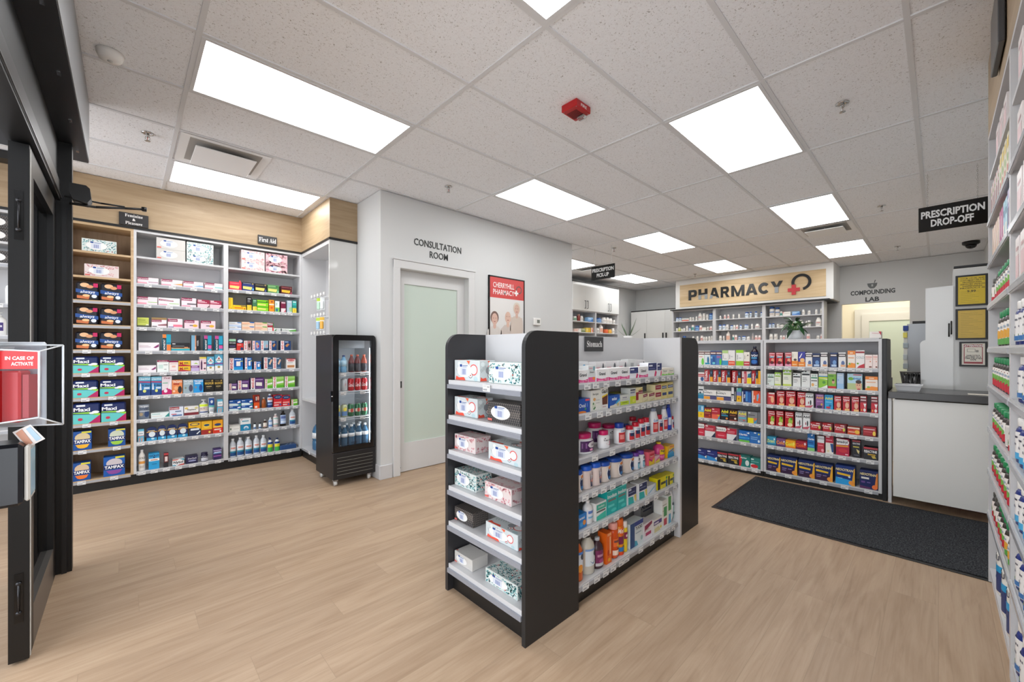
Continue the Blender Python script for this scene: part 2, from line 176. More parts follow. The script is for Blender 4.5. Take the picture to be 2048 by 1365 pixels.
# ------------------------------------------------------------------ mesh collector
SERIF = {k: (a/1000, [(v[i]/1000, v[i+1]/1000) for i in range(0, len(v), 2)], f) for k, (a, v, f) in {'S':(390,[43,-11,43,158,62,158,83,94,111,50,149,24,197,15,231,20,257,36,273,60,279,89,265,129,225,160,163,191,112,221,77,253,56,289,50,332,54,370,67,403,88,429,115,449,148,462,185,466,206,465,229,461,255,456,282,448,287,447,291,446,296,445,300,445,313,450,320,466,339,466,339,319,322,319,310,354,293,385,272,410,248,429,222,441,194,445,163,440,140,426,125,406,120,380,124,356,137,336,159,319,189,303,253,273,290,253,317,233,337,211,350,188,357,162,359,133,354,93,339,58,314,29,281,8,240,-6,192,-10,175,-9,158,-8,142,-4,126,1,110,6,98,9,90,11,85,12,75,11,69,7,65,0,61,-11],[(22,24,23),(32,34,33),(32,35,34),(22,25,24),(21,25,22),(21,26,25),(21,27,26),(31,35,32),(20,42,21),(42,27,21),(42,28,27),(42,29,28),(42,30,29),(42,31,30),(20,43,42),(41,31,42),(41,40,31),(40,39,31),(39,38,31),(38,35,31),(20,44,43),(19,44,20),(19,45,44),(19,46,45),(18,46,19),(37,35,38),(18,47,46),(17,47,18),(17,48,47),(36,35,37),(17,49,48),(16,49,17),(16,50,49),(16,51,50),(15,51,16),(15,52,51),(15,53,52),(14,53,15),(14,54,53),(13,54,14),(13,55,54),(12,55,13),(12,56,55),(12,57,56),(11,57,12),(0,2,1),(0,3,2),(11,58,57),(10,58,11),(0,4,3),(10,59,58),(9,59,10),(8,59,9),(8,60,59),(0,73,4),(73,72,4),(72,5,4),(7,60,8),(7,61,60),(72,71,5),(71,6,5),(6,61,7),(71,61,6),(70,61,71),(69,61,70),(68,61,69),(68,62,61),(0,74,73),(67,62,68),(66,62,67),(0,75,74),(65,62,66),(65,63,62),(64,63,65)]),'F':(404,[15,0,15,17,45,23,62,34,72,53,75,84,75,375,71,405,61,423,43,433,14,439,14,455,394,455,394,320,377,320,369,357,355,385,336,406,310,420,275,428,230,431,212,431,200,429,191,427,186,421,183,412,182,398,182,247,190,247,229,253,256,270,274,301,284,347,302,347,302,118,285,118,274,168,257,200,229,218,189,224,182,224,182,81,183,59,188,43,196,31,210,24,229,19,257,17,257,0],[(10,12,11),(10,20,12),(20,19,12),(19,18,12),(18,17,12),(17,16,12),(16,13,12),(9,20,10),(8,21,9),(21,20,9),(8,22,21),(8,23,22),(8,24,23),(7,24,8),(7,25,24),(7,26,25),(6,26,7),(6,27,26),(15,13,16),(5,27,6),(14,13,15),(31,33,32),(31,34,33),(30,34,31),(29,34,30),(28,37,29),(37,34,29),(5,28,27),(5,40,28),(40,39,28),(39,38,28),(38,37,28),(5,41,40),(36,34,37),(35,34,36),(4,41,5),(4,42,41),(4,43,42),(3,43,4),(3,44,43),(2,44,3),(2,45,44),(2,46,45),(1,46,2),(1,47,46),(0,47,1),(0,48,47)]),'A':(437,[-9,0,-9,18,9,21,24,30,36,47,49,75,206,466,224,465,384,87,399,55,411,34,425,22,443,18,443,0,229,0,229,18,270,25,283,46,281,59,273,81,253,132,103,132,79,71,77,65,76,59,75,53,75,48,87,26,124,18,128,18,128,0,113,161,242,161,177,319],[(5,7,6),(5,33,7),(33,8,7),(5,31,33),(32,8,33),(5,21,31),(21,32,31),(21,20,32),(20,8,32),(5,22,21),(19,8,20),(19,9,8),(18,9,19),(4,22,5),(4,23,22),(4,24,23),(17,9,18),(4,25,24),(17,10,9),(4,26,25),(4,27,26),(3,27,4),(16,10,17),(16,11,10),(2,27,3),(2,28,27),(15,11,16),(15,12,11),(1,28,2),(0,28,1),(0,29,28),(0,30,29),(14,12,15),(14,13,12)]),'P':(418,[15,0,15,17,45,22,62,32,72,50,75,81,75,379,71,406,62,424,44,434,16,439,16,455,214,455,287,451,336,440,366,422,390,398,404,367,409,332,398,280,367,240,314,214,242,206,182,206,182,81,185,50,194,32,212,22,242,17,242,0,182,230,201,230,244,235,272,253,287,283,292,329,288,375,275,406,252,425,216,431,199,429,189,424,184,414,182,398],[(10,12,11),(10,13,12),(10,14,13),(10,39,14),(39,15,14),(9,39,10),(8,39,9),(8,40,39),(38,15,39),(8,41,40),(37,15,38),(7,41,8),(7,42,41),(37,16,15),(7,43,42),(36,16,37),(6,43,7),(6,30,43),(36,17,16),(5,30,6),(35,17,36),(35,18,17),(35,19,18),(34,19,35),(33,19,34),(33,20,19),(32,20,33),(32,21,20),(31,21,32),(5,31,30),(5,23,31),(23,21,31),(23,22,21),(5,24,23),(4,24,5),(4,25,24),(3,25,4),(3,26,25),(2,26,3),(2,27,26),(1,27,2),(1,28,27),(0,28,1),(0,29,28)]),'t':(229,[124,-9,89,-4,66,10,53,36,48,71,48,279,20,279,20,300,57,336,88,369,112,398,129,424,144,424,144,310,208,310,208,279,144,279,144,82,146,64,149,51,157,43,168,40,189,49,206,75,222,66,182,9],[(10,12,11),(10,13,12),(9,13,10),(8,13,9),(7,13,8),(7,14,13),(7,15,14),(6,15,7),(5,15,6),(4,16,5),(16,15,5),(4,17,16),(4,18,17),(22,24,23),(3,18,4),(22,25,24),(3,19,18),(3,20,19),(21,25,22),(3,21,20),(3,25,21),(2,25,3),(1,25,2),(1,0,25)]),'o':(336,[169,-10,127,-5,90,11,60,37,38,70,24,110,19,154,24,199,38,239,60,272,90,297,127,313,168,318,209,313,245,298,275,273,298,240,312,200,317,154,312,108,298,69,275,36,245,11,210,-5,169,11,193,18,209,39,214,56,217,81,219,114,220,154,217,227,208,271,192,292,169,299,144,292,128,271,120,227,117,154,118,114,120,82,123,56,128,39,144,18],[(11,13,12),(11,14,13),(10,34,11),(34,14,11),(10,35,34),(33,14,34),(33,15,14),(9,35,10),(9,36,35),(32,15,33),(32,16,15),(8,36,9),(8,37,36),(31,16,32),(31,17,16),(7,37,8),(30,17,31),(7,38,37),(30,18,17),(6,38,7),(6,39,38),(5,39,6),(29,18,30),(29,19,18),(5,40,39),(28,19,29),(4,40,5),(28,20,19),(4,41,40),(27,20,28),(3,41,4),(27,21,20),(3,42,41),(26,21,27),(3,43,42),(25,21,26),(2,43,3),(25,22,21),(2,24,43),(24,22,25),(1,24,2),(1,22,24),(1,23,22),(0,23,1)]),'m':(554,[18,0,18,16,35,19,45,26,51,37,52,56,52,253,51,271,46,284,36,291,19,294,19,310,146,310,146,265,188,305,237,318,292,304,320,261,364,304,418,318,482,292,504,212,504,56,505,38,510,26,520,19,536,16,536,0,377,0,377,16,393,19,403,26,408,38,410,56,410,217,408,241,404,258,394,268,377,271,349,263,324,237,324,56,326,38,331,26,340,19,356,16,356,0,199,0,199,16,215,19,225,26,230,38,232,56,232,217,230,241,226,258,216,268,199,271,170,262,146,235,146,56,148,38,152,27,162,19,177,16,177,0],[(14,16,15),(18,20,19),(10,12,11),(10,9,12),(9,13,12),(13,16,14),(13,57,16),(57,17,16),(17,20,18),(17,38,20),(38,37,20),(37,21,20),(8,13,9),(7,13,8),(13,58,57),(56,17,57),(17,39,38),(6,13,7),(36,21,37),(55,17,56),(6,58,13),(17,40,39),(6,59,58),(55,40,17),(35,21,36),(54,40,55),(5,59,6),(34,21,35),(53,40,54),(53,41,40),(5,60,59),(52,41,53),(33,21,34),(33,22,21),(4,60,5),(4,61,60),(51,41,52),(51,42,41),(32,22,33),(32,23,22),(4,62,61),(50,42,51),(50,43,42),(31,23,32),(31,24,23),(3,62,4),(3,63,62),(49,43,50),(49,44,43),(30,24,31),(30,25,24),(2,63,3),(2,64,63),(48,44,49),(48,45,44),(29,25,30),(29,26,25),(1,64,2),(0,64,1),(0,65,64),(47,45,48),(47,46,45),(28,26,29),(28,27,26)]),'a':(344,[255,-10,216,1,200,35,151,2,95,-9,64,-4,40,11,25,34,20,63,31,104,63,136,119,164,199,190,199,241,196,266,187,282,171,292,148,296,115,290,104,274,106,268,113,257,121,243,123,231,120,215,110,202,95,194,77,191,59,194,45,203,36,218,33,236,37,259,49,278,69,295,95,308,126,316,162,318,223,312,263,292,285,259,293,210,293,62,293,48,295,40,298,36,304,34,312,36,320,42,329,28,294,-1,151,34,162,35,174,41,187,50,199,63,199,169,138,139,118,84,126,46],[(36,38,37),(35,38,36),(35,39,38),(34,17,35),(17,39,35),(34,18,17),(16,39,17),(33,18,34),(15,39,16),(15,40,39),(33,19,18),(14,40,15),(32,19,33),(32,20,19),(32,21,20),(13,40,14),(31,21,32),(13,41,40),(31,22,21),(31,23,22),(12,41,13),(30,23,31),(30,24,23),(29,24,30),(29,25,24),(12,42,41),(28,25,29),(28,26,25),(27,26,28),(11,56,12),(56,42,12),(11,57,56),(55,42,56),(10,57,11),(10,58,57),(9,58,10),(8,58,9),(8,59,58),(7,59,8),(54,42,55),(54,43,42),(53,43,54),(53,44,43),(7,51,59),(47,49,48),(52,44,53),(52,45,44),(46,49,47),(52,46,45),(51,2,52),(2,46,52),(51,3,2),(1,46,2),(6,51,7),(1,49,46),(6,3,51),(1,50,49),(5,3,6),(5,4,3),(0,50,1)]),'c':(293,[156,-10,119,-5,87,11,59,35,38,68,24,106,19,150,25,196,40,237,64,271,96,297,133,313,175,319,218,314,250,298,271,275,277,245,275,228,266,215,253,207,236,204,206,216,196,251,196,256,197,261,197,266,197,271,190,290,169,297,126,269,112,187,118,123,137,76,166,48,204,38,239,47,271,72,285,60,227,8],[(11,13,12),(11,14,13),(10,14,11),(10,28,14),(28,15,14),(9,28,10),(9,29,28),(27,15,28),(26,15,27),(26,16,15),(25,16,26),(8,29,9),(8,30,29),(24,16,25),(23,16,24),(22,16,23),(21,16,22),(21,17,16),(7,30,8),(21,18,17),(20,18,21),(20,19,18),(6,30,7),(6,31,30),(5,31,6),(5,32,31),(4,32,5),(4,33,32),(35,37,36),(3,33,4),(35,38,37),(3,34,33),(34,38,35),(3,38,34),(2,38,3),(1,38,2),(1,0,38)]),'h':(381,[18,0,18,16,35,19,45,26,51,37,52,56,52,399,51,417,46,429,36,437,19,440,19,455,148,455,148,267,190,305,243,318,309,292,330,212,330,56,332,38,337,26,347,19,363,16,363,0,202,0,202,16,207,16,228,26,235,56,235,217,234,241,229,258,219,268,203,271,173,262,148,235,148,56,149,38,154,26,164,19,180,16,180,0],[(10,12,11),(10,9,12),(9,8,12),(8,13,12),(7,13,8),(6,13,7),(5,13,6),(14,16,15),(13,16,14),(13,33,16),(33,32,16),(32,17,16),(13,34,33),(31,17,32),(5,35,13),(35,34,13),(30,17,31),(29,17,30),(5,36,35),(28,17,29),(28,18,17),(4,36,5),(4,37,36),(27,18,28),(27,19,18),(4,38,37),(27,20,19),(3,38,4),(26,20,27),(3,39,38),(26,21,20),(2,39,3),(2,40,39),(26,22,21),(1,40,2),(0,40,1),(0,41,40),(24,26,25),(24,22,26),(24,23,22)]),'i':(198,[18,0,18,16,35,19,45,26,51,37,52,56,52,252,51,272,47,285,37,291,20,293,21,310,148,310,148,56,150,38,154,26,164,19,180,16,180,0,101,362,81,366,65,376,54,393,50,412,54,432,65,449,81,460,101,463,120,460,137,449,147,432,151,412,147,393,136,376,120,366],[(26,28,27),(25,28,26),(25,29,28),(24,29,25),(24,30,29),(23,30,24),(23,31,30),(22,31,23),(22,32,31),(21,32,22),(21,33,32),(20,33,21),(20,34,33),(19,34,20),(10,12,11),(10,9,12),(9,8,12),(8,13,12),(7,13,8),(6,13,7),(5,13,6),(4,13,5),(4,14,13),(4,15,14),(3,15,4),(3,16,15),(2,16,3),(2,17,16),(1,17,2),(0,17,1),(0,18,17)]),'r':(288,[18,0,18,16,35,19,45,26,51,37,52,56,52,252,51,273,46,285,37,291,20,293,21,310,146,310,146,252,165,280,187,301,210,314,233,318,258,315,275,304,286,287,289,266,287,248,278,234,265,225,248,222,233,224,222,231,214,240,207,250,199,257,189,260,175,255,162,241,152,220,149,192,149,56,152,37,159,25,173,19,197,16,197,0],[(16,18,17),(16,19,18),(15,19,16),(10,12,11),(10,9,12),(9,13,12),(15,20,19),(14,20,15),(8,13,9),(14,21,20),(7,13,8),(13,31,14),(31,21,14),(6,13,7),(31,22,21),(13,32,31),(30,22,31),(29,22,30),(13,33,32),(5,13,6),(5,33,13),(28,22,29),(28,23,22),(5,34,33),(27,23,28),(27,24,23),(26,24,27),(26,25,24),(5,35,34),(5,36,35),(4,36,5),(4,37,36),(3,37,4),(3,38,37),(2,38,3),(2,39,38),(1,39,2),(1,40,39),(0,40,1),(0,41,40)]),'s':(288,[151,-10,122,-6,87,6,80,8,73,9,60,4,51,-9,36,-9,36,105,53,105,66,68,87,39,112,21,140,15,162,18,179,27,189,40,192,58,183,84,156,105,107,130,76,148,54,169,41,193,37,220,44,259,65,291,98,312,141,319,153,318,166,316,181,312,199,308,202,307,206,306,210,305,213,305,223,308,230,319,244,319,244,222,228,222,215,254,196,277,174,291,149,296,130,294,116,286,108,274,105,259,107,244,115,232,128,222,146,212,191,189,221,172,241,151,253,127,257,95,250,51,228,18,194,-3],[(27,29,28),(37,39,38),(37,40,39),(27,30,29),(27,31,30),(27,32,31),(26,32,27),(36,40,37),(26,33,32),(26,34,33),(26,35,34),(26,36,35),(26,45,36),(45,44,36),(44,43,36),(43,40,36),(26,46,45),(26,47,46),(25,47,26),(25,48,47),(42,40,43),(25,49,48),(25,50,49),(24,50,25),(41,40,42),(24,51,50),(24,52,51),(24,53,52),(23,53,24),(23,54,53),(22,54,23),(22,55,54),(22,56,55),(21,56,22),(21,57,56),(20,57,21),(19,57,20),(19,58,57),(7,9,8),(7,10,9),(18,58,19),(18,59,58),(17,59,18),(7,11,10),(16,59,17),(16,60,59),(15,60,16),(7,5,11),(5,4,11),(4,12,11),(14,60,15),(4,13,12),(14,61,60),(13,61,14),(4,3,13),(3,61,13),(2,61,3),(1,61,2),(7,6,5),(1,0,61)]),'d':(370,[140,-10,107,-5,78,10,53,35,35,66,23,104,19,147,24,196,36,237,55,272,81,297,112,313,146,318,189,309,223,280,223,401,220,419,212,430,198,437,176,439,176,455,319,455,319,75,320,54,325,41,335,32,353,28,353,11,294,6,223,-10,223,39,188,2,171,28,187,31,202,41,215,56,223,76,223,242,217,257,206,270,191,278,174,281,147,273,130,250,121,210,118,153,121,98,130,58,146,36],[(19,21,20),(19,18,21),(18,17,21),(17,16,21),(16,22,21),(15,22,16),(14,22,15),(11,13,12),(10,13,11),(10,14,13),(9,41,10),(41,14,10),(9,42,41),(40,14,41),(40,39,14),(39,38,14),(38,22,14),(9,43,42),(8,43,9),(37,22,38),(8,44,43),(36,22,37),(7,44,8),(7,45,44),(6,45,7),(6,46,45),(5,46,6),(4,46,5),(4,47,46),(35,22,36),(35,23,22),(3,47,4),(3,48,47),(34,23,35),(34,24,23),(33,30,34),(30,24,34),(30,25,24),(33,31,30),(29,25,30),(3,32,48),(2,32,3),(29,26,25),(32,31,33),(2,31,32),(29,28,26),(28,27,26),(1,31,2),(1,0,31)]),'e':(301,[154,-10,117,-5,85,10,58,35,37,69,24,109,19,157,24,201,38,240,59,273,87,298,120,313,157,318,209,309,249,280,274,234,283,173,283,166,117,166,138,73,199,42,237,53,270,86,285,73,228,11,116,192,201,192,201,215,199,252,193,277,181,292,161,297,127,274,116,203],[(11,13,12),(10,13,11),(10,31,13),(31,14,13),(9,31,10),(9,32,31),(30,14,31),(29,14,30),(29,15,14),(28,15,29),(9,33,32),(8,33,9),(27,15,28),(7,33,8),(27,16,15),(26,16,27),(7,25,33),(6,25,7),(6,26,25),(6,18,26),(18,16,26),(18,17,16),(6,19,18),(5,19,6),(4,19,5),(21,23,22),(4,20,19),(21,24,23),(3,20,4),(20,24,21),(3,24,20),(2,24,3),(2,0,24),(1,0,2)]),'n':(381,[18,0,18,16,35,19,45,26,51,37,52,56,52,253,51,271,46,284,36,291,19,294,19,310,148,310,148,267,190,306,243,318,309,292,330,212,330,56,332,38,337,26,347,19,363,16,363,0,202,0,202,16,207,16,228,26,235,56,235,217,234,241,229,258,219,268,203,271,173,262,148,235,148,56,149,38,154,26,164,19,180,16,180,0],[(14,16,15),(10,12,11),(10,9,12),(9,13,12),(13,16,14),(13,33,16),(33,32,16),(32,17,16),(8,13,9),(7,13,8),(13,34,33),(6,13,7),(31,17,32),(6,34,13),(6,35,34),(30,17,31),(5,35,6),(29,17,30),(5,36,35),(28,17,29),(28,18,17),(4,36,5),(4,37,36),(27,18,28),(27,19,18),(4,38,37),(27,20,19),(3,38,4),(26,20,27),(3,39,38),(26,21,20),(2,39,3),(2,40,39),(26,22,21),(1,40,2),(0,40,1),(0,41,40),(24,26,25),(24,22,26),(24,23,22)]),'l':(199,[18,0,18,16,35,19,45,26,51,37,52,56,52,398,51,417,47,429,38,436,20,439,20,455,148,455,148,56,150,38,154,26,164,19,180,16,180,0],[(10,12,11),(10,9,12),(9,8,12),(8,7,12),(7,13,12),(6,13,7),(5,13,6),(4,13,5),(4,14,13),(4,15,14),(3,15,4),(3,16,15),(2,16,3),(2,17,16),(1,17,2),(0,17,1),(0,18,17)]),'u':(375,[131,-10,91,-3,65,17,51,51,46,97,46,248,44,268,39,282,29,291,11,294,11,310,142,310,142,74,144,58,151,46,162,38,177,36,205,43,228,66,228,248,226,269,221,283,209,291,189,294,189,310,324,310,324,70,326,51,331,39,342,33,360,30,360,13,300,7,228,-10,228,40,209,19,186,3,160,-7],[(9,11,10),(9,8,11),(8,7,11),(7,12,11),(23,25,24),(23,22,25),(22,21,25),(21,26,25),(20,26,21),(6,12,7),(19,26,20),(5,12,6),(4,12,5),(18,26,19),(3,12,4),(3,13,12),(18,27,26),(17,27,18),(3,14,13),(17,28,27),(2,14,3),(2,15,14),(16,34,17),(34,28,17),(16,35,34),(33,28,34),(33,29,28),(2,16,15),(2,35,16),(33,30,29),(33,32,30),(32,31,30),(2,36,35),(1,36,2),(1,37,36),(0,37,1)])}.items()}
_tc = {}
def glyphs(s, bold=0.0, serif=False):
    """flat text, cap height 1, starting at x=0: (verts, faces, width)"""
    k = (s, bold, serif)
    if k in _tc: return _tc[k]
    if serif:
        V, F, x = [], [], 0.0
        for ch in s:
            if ch == ' ': x += 0.2; continue
            a, vs, fs = SERIF[ch]; n = len(V)
            V += [((vx+x)/0.455, vy/0.455) for vx, vy in vs]; F += [tuple(i+n for i in f) for f in fs]; x += a
        r = (V, F, x/0.455)
    else:
        cu = bpy.data.curves.new('text', 'FONT'); cu.body = s; cu.size = 1; cu.resolution_u = 1 if len(s) > 12 else 2; cu.offset = bold
        ob = bpy.data.objects.new('text', cu); SC.collection.objects.link(ob)
        dg = bpy.context.evaluated_depsgraph_get(); me = ob.evaluated_get(dg).to_mesh()
        V = [(v.co.x, v.co.y) for v in me.vertices]; F = [tuple(p.vertices) for p in me.polygons]
        bpy.data.objects.remove(ob); bpy.data.curves.remove(cu)
        if V:
            x0 = min(v[0] for v in V); cap = 0.69
            V = [((v[0]-x0)/cap, v[1]/cap) for v in V]; r = (V, F, max(v[0] for v in V))
        else: r = ([], [], 1)
    _tc[k] = r; return r
class M:
    def __init__(s): s.v = []; s.f = []; s.mi = []; s.ms = []; s.sm = []
    def m(s, m):
        if isinstance(m, str): m = mat(m)
        if m not in s.ms: s.ms.append(m)
        return s.ms.index(m)
    def add(s, V, F, m, smooth=False):
        n = len(s.v); i = s.m(m); s.v += V
        for f in F: s.f.append(tuple(k+n for k in f)); s.mi.append(i); s.sm.append(smooth)
    def box(s, x0, y0, z0, x1, y1, z1, m, b=0.0):
        if b:
            b = min(b, (x1-x0)*.45, (y1-y0)*.45, (z1-z0)*.45)
            P = [(x0, x1, y0, y1, z0, z1)]
            V = []
            for sx, X in ((1, x0), (-1, x1)):
                for sy, Y in ((1, y0), (-1, y1)):
                    for sz, Z in ((1, z0), (-1, z1)):
                        V += [(X, Y+sy*b, Z+sz*b), (X+sx*b, Y, Z+sz*b), (X+sx*b, Y+sy*b, Z)]
            def I(i, j, k, a): return (i*4+j*2+k)*3+a
            F = []
            for i in (0, 1): F.append([I(i, 0, 0, 0), I(i, 0, 1, 0), I(i, 1, 1, 0), I(i, 1, 0, 0)][::(1 if i else -1)][::-1] if 0 else [I(i, 0, 0, 0), I(i, 1, 0, 0), I(i, 1, 1, 0), I(i, 0, 1, 0)][::(1 if i else -1)])
            for j in (0, 1): F.append([I(0, j, 0, 1), I(1, j, 0, 1), I(1, j, 1, 1), I(0, j, 1, 1)][::(-1 if j else 1)])
            for k in (0, 1): F.append([I(0, 0, k, 2), I(1, 0, k, 2), I(1, 1, k, 2), I(0, 1, k, 2)][::(1 if k else -1)])
            for j in (0, 1):
                for k in (0, 1): F.append([I(0, j, k, 1), I(1, j, k, 1), I(1, j, k, 2), I(0, j, k, 2)])
            for i in (0, 1):
                for k in (0, 1): F.append([I(i, 0, k, 0), I(i, 1, k, 0), I(i, 1, k, 2), I(i, 0, k, 2)])
            for i in (0, 1):
                for j in (0, 1): F.append([I(i, j, 0, 0), I(i, j, 1, 0), I(i, j, 1, 1), I(i, j, 0, 1)])
            for i in (0, 1):
                for j in (0, 1):
                    for k in (0, 1): F.append([I(i, j, k, 0), I(i, j, k, 1), I(i, j, k, 2)])
            s.add(V, F, m); return s
        V = [(x0, y0, z0), (x1, y0, z0), (x1, y1, z0), (x0, y1, z0), (x0, y0, z1), (x1, y0, z1), (x1, y1, z1), (x0, y1, z1)]
        s.add(V, [(0, 3, 2, 1), (4, 5, 6, 7), (0, 1, 5, 4), (1, 2, 6, 5), (2, 3, 7, 6), (3, 0, 4, 7)], m); return s
    def prism(s, pts, a, b, m, axis='y'):
        """polygon in the plane across axis, swept from a to b"""
        def P(u, v, w): return {'y': (u, w, v), 'x': (w, u, v), 'z': (u, v, w)}[axis]
        n = len(pts); V = [P(u, v, a) for u, v in pts]+[P(u, v, b) for u, v in pts]
        F = [tuple(range(n)), tuple(range(2*n-1, n-1, -1))]+[(i, i+n, (i+1) % n+n, (i+1) % n) for i in range(n)]
        s.add(V, F, m); return s
    def lathe(s, prof, cx, cy, z0, m, n=16, sy=1.0, smooth=True, axis='z'):
        V = []; F = []
        for r, z in prof:
            for k in range(n):
                a = 2*pi*k/n; p = (r*cos(a), sy*r*sin(a), z)
                if axis == 'x': p = (p[2], p[1], p[0])
                if axis == 'y': p = (p[0], p[2], p[1])
                V.append((cx+p[0], cy+p[1], z0+p[2]))
        for i in range(len(prof)-1):
            for k in range(n):
                a, b = i*n+k, i*n+(k+1) % n; F.append((a, b, b+n, a+n))
        F.append(tuple(range(n))[::-1]); F.append(tuple(range((len(prof)-1)*n, len(prof)*n)))
        s.add(V, F, m, smooth); return s
    def cyl(s, p0, p1, r, m, n=10):
        ax = [p1[i]-p0[i] for i in range(3)]; L = math.sqrt(sum(a*a for a in ax)); ax = [a/L for a in ax]
        u = (0, 0, 1) if abs(ax[2]) < 0.9 else (1, 0, 0)
        e1 = [ax[1]*u[2]-ax[2]*u[1], ax[2]*u[0]-ax[0]*u[2], ax[0]*u[1]-ax[1]*u[0]]
        l = math.sqrt(sum(a*a for a in e1)); e1 = [a/l for a in e1]
        e2 = [ax[1]*e1[2]-ax[2]*e1[1], ax[2]*e1[0]-ax[0]*e1[2], ax[0]*e1[1]-ax[1]*e1[0]]
        V = [tuple(p[i]+r*(cos(2*pi*k/n)*e1[i]+sin(2*pi*k/n)*e2[i]) for i in range(3)) for p in (p0, p1) for k in range(n)]
        s.add(V, [(k, (k+1) % n, (k+1) % n+n, k+n) for k in range(n)]+[tuple(range(n))[::-1], tuple(range(n, 2*n))], m, True); return s
    def tube(s, pts, r, m, n=8):
        for a, b in zip(pts, pts[1:]): s.cyl(a, b, r, m, n)
        return s
    def text(s, st, x, y, z, h, m, w=None, bold=0.02, serif=False, shear=0.0, depth=0.0, center=True, rot=0, P=None):
        V, F, wd = glyphs(st, bold, serif); sx = (w/wd) if w else h
        if P is None: P = lambda u, v: (x+u, y, z+v)
        out = []
        for a, b in V:
            u = a*sx-(wd*sx/2 if center else 0)+shear*b*h; v = b*h-(h/2 if center else 0)
            if rot: u, v = -v, u
            out.append(P(u, v))
        n = len(out)
        if depth:
            s.add(out, F, m); s.add([(a, b+depth, c) for a, b, c in out], F, m)
            ed = {}
            for f in F:
                for i in range(len(f)):
                    e = (f[i], f[(i+1) % len(f)]); ed[tuple(sorted(e))] = ed.get(tuple(sorted(e)), 0)+1
            n0 = len(s.v)-2*n; i = s.m(m)
            for (a, b), c in ed.items():
                if c == 1: s.f.append((n0+a, n0+b, n0+b+n, n0+a+n)); s.mi.append(i); s.sm.append(False)
        else: s.add(out, F, m)
        return s
    def build(s, name, parent=None, loc=(0, 0, 0), rz=0.0, fix=True):
        me = bpy.data.meshes.new(name); me.from_pydata(s.v, [], s.f)
        for m in s.ms: me.materials.append(m)
        me.polygons.foreach_set('material_index', s.mi); me.polygons.foreach_set('use_smooth', s.sm); me.update()
        o = bpy.data.objects.new(name, me); C.objects.link(o); o.location = loc; o.rotation_euler = (0, 0, rz)
        if parent: o.parent = parent
        return o
def empty(name, loc=(0, 0, 0), rz=0.0):
    o = bpy.data.objects.new(name, None); C.objects.link(o); o.location = loc; o.rotation_euler = (0, 0, rz); o.empty_display_size = 0.05; return o
def tag(o, label, cat, group=None):
    o['label'] = label; o['category'] = cat
    if group: o['group'] = group
    return o
def struct(o): o['kind'] = 'structure'; return o
def arc(cx, cy, r, a0, a1, n=8): return [(cx+r*cos(radians(a0+(a1-a0)*i/n)), cy+r*sin(radians(a0+(a1-a0)*i/n))) for i in range(n+1)]
# ------------------------------------------------------------------ the room
GX0, GY0, GX, GY = 0.2662, 2.5418, 1.2192, 0.6096      # ceiling grid origin and pitch
CEILM = ceiling_mat()
struct(M().box(-3.2, -1.2, -0.05, 12.2, 5.7, 0.0, floor_mat()).build('floor'))
struct(M().box(-1.6, -1.2, CEIL+0.006, 12.2, 5.7, CEIL+0.06, CEILM).build('ceiling'))
TEE = mat('dddfe2', 0.6)
g = M()
for i in range(-1, 9):
    x = GX0+GX*i; g.box(x-0.012, -0.5, CEIL-0.001, x+0.012, 5.56, CEIL+0.01, TEE)
for j in range(-5, 5):
    y = GY0+GY*j; g.box(-0.9, y-0.012, CEIL-0.0005, 9.85, y+0.012, CEIL+0.01, TEE)
struct(g.build('trim_1'))
def wall(name, *bx, m=WALL):
    w = M()
    for b in bx: w.box(*b, m)
    return struct(w.build(name))
wall('wall_left', (-1.6, 5.56, 0, 9.95, 5.68, CEIL))
wall('wall_right', (0.2, -0.62, 0, 9.95, -0.5, CEIL))
wall('wall_consultation', (1.82, 3.79, 0, 2.026, 3.9, CEIL), (2.026, 3.79, 2.115, 2.898, 3.9, CEIL), (2.898, 3.79, 0, 4.85, 3.9, CEIL),
     (1.82, 3.9, 0, 1.92, 5.56, CEIL), (4.75, 3.9, 0, 4.85, 5.56, CEIL))
wall('wall_back', (9.85, -0.6, 0, 9.95, 0.342, CEIL), (9.85, 0.342, 2.145, 9.95, 1.268, CEIL), (9.85, 1.268, 0, 9.95, 5.68, CEIL), m=wall_mat('grey_white_wall_paint', 'd0d0ce'))
wall('wall_corridor', (11.6, -0.2, 0, 11.7, 2.2, CEIL), (9.95, -0.3, 0, 11.7, -0.2, CEIL), (9.95, 1.72, 0, 10.25, 1.8, CEIL), (10.25, 1.72, 2.1, 10.95, 1.8, CEIL), (10.95, 1.72, 0, 11.7, 1.8, CEIL), (9.95, 1.8, 0, 11.7, 1.86, CEIL), m=mat('efe9da', 0.6))
wall('wall_front', (-1.72, -1.32, 0, -1.6, 5.1, 0.1), (-1.72, -1.32, 2.72, -1.6, 5.1, CEIL+.06), (-1.72, 5.1, 0, -1.6, 5.68, CEIL), (-1.6, -1.32, 0, 0.2, -1.2, 0.1), (-1.6, -1.32, 2.72, 0.2, -1.2, CEIL+.06), (.2, -1.32, 0, .32, -.62, CEIL))
w = M()
for y in (-1.26, 0.3, 1.9, 3.5, 5.04): w.box(-1.7, y, 0.1, -1.62, y+0.06, 2.72, BLACK)
w.box(-1.7, -1.26, 0.1, -1.62, 5.1, 0.16, BLACK).box(-1.7, -1.26, 2.66, -1.62, 5.1, 2.72, BLACK); struct(w.build('added_window_1'))  # unseen front window, added and kept wide to let fill daylight in
w = M()
for x in (-1.6, -.7, .14): w.box(x, -1.29, .1, x+.06, -1.23, 2.72, BLACK)
struct(w.build('added_window_2'))  # another unseen window, added to brighten the ceiling and floor
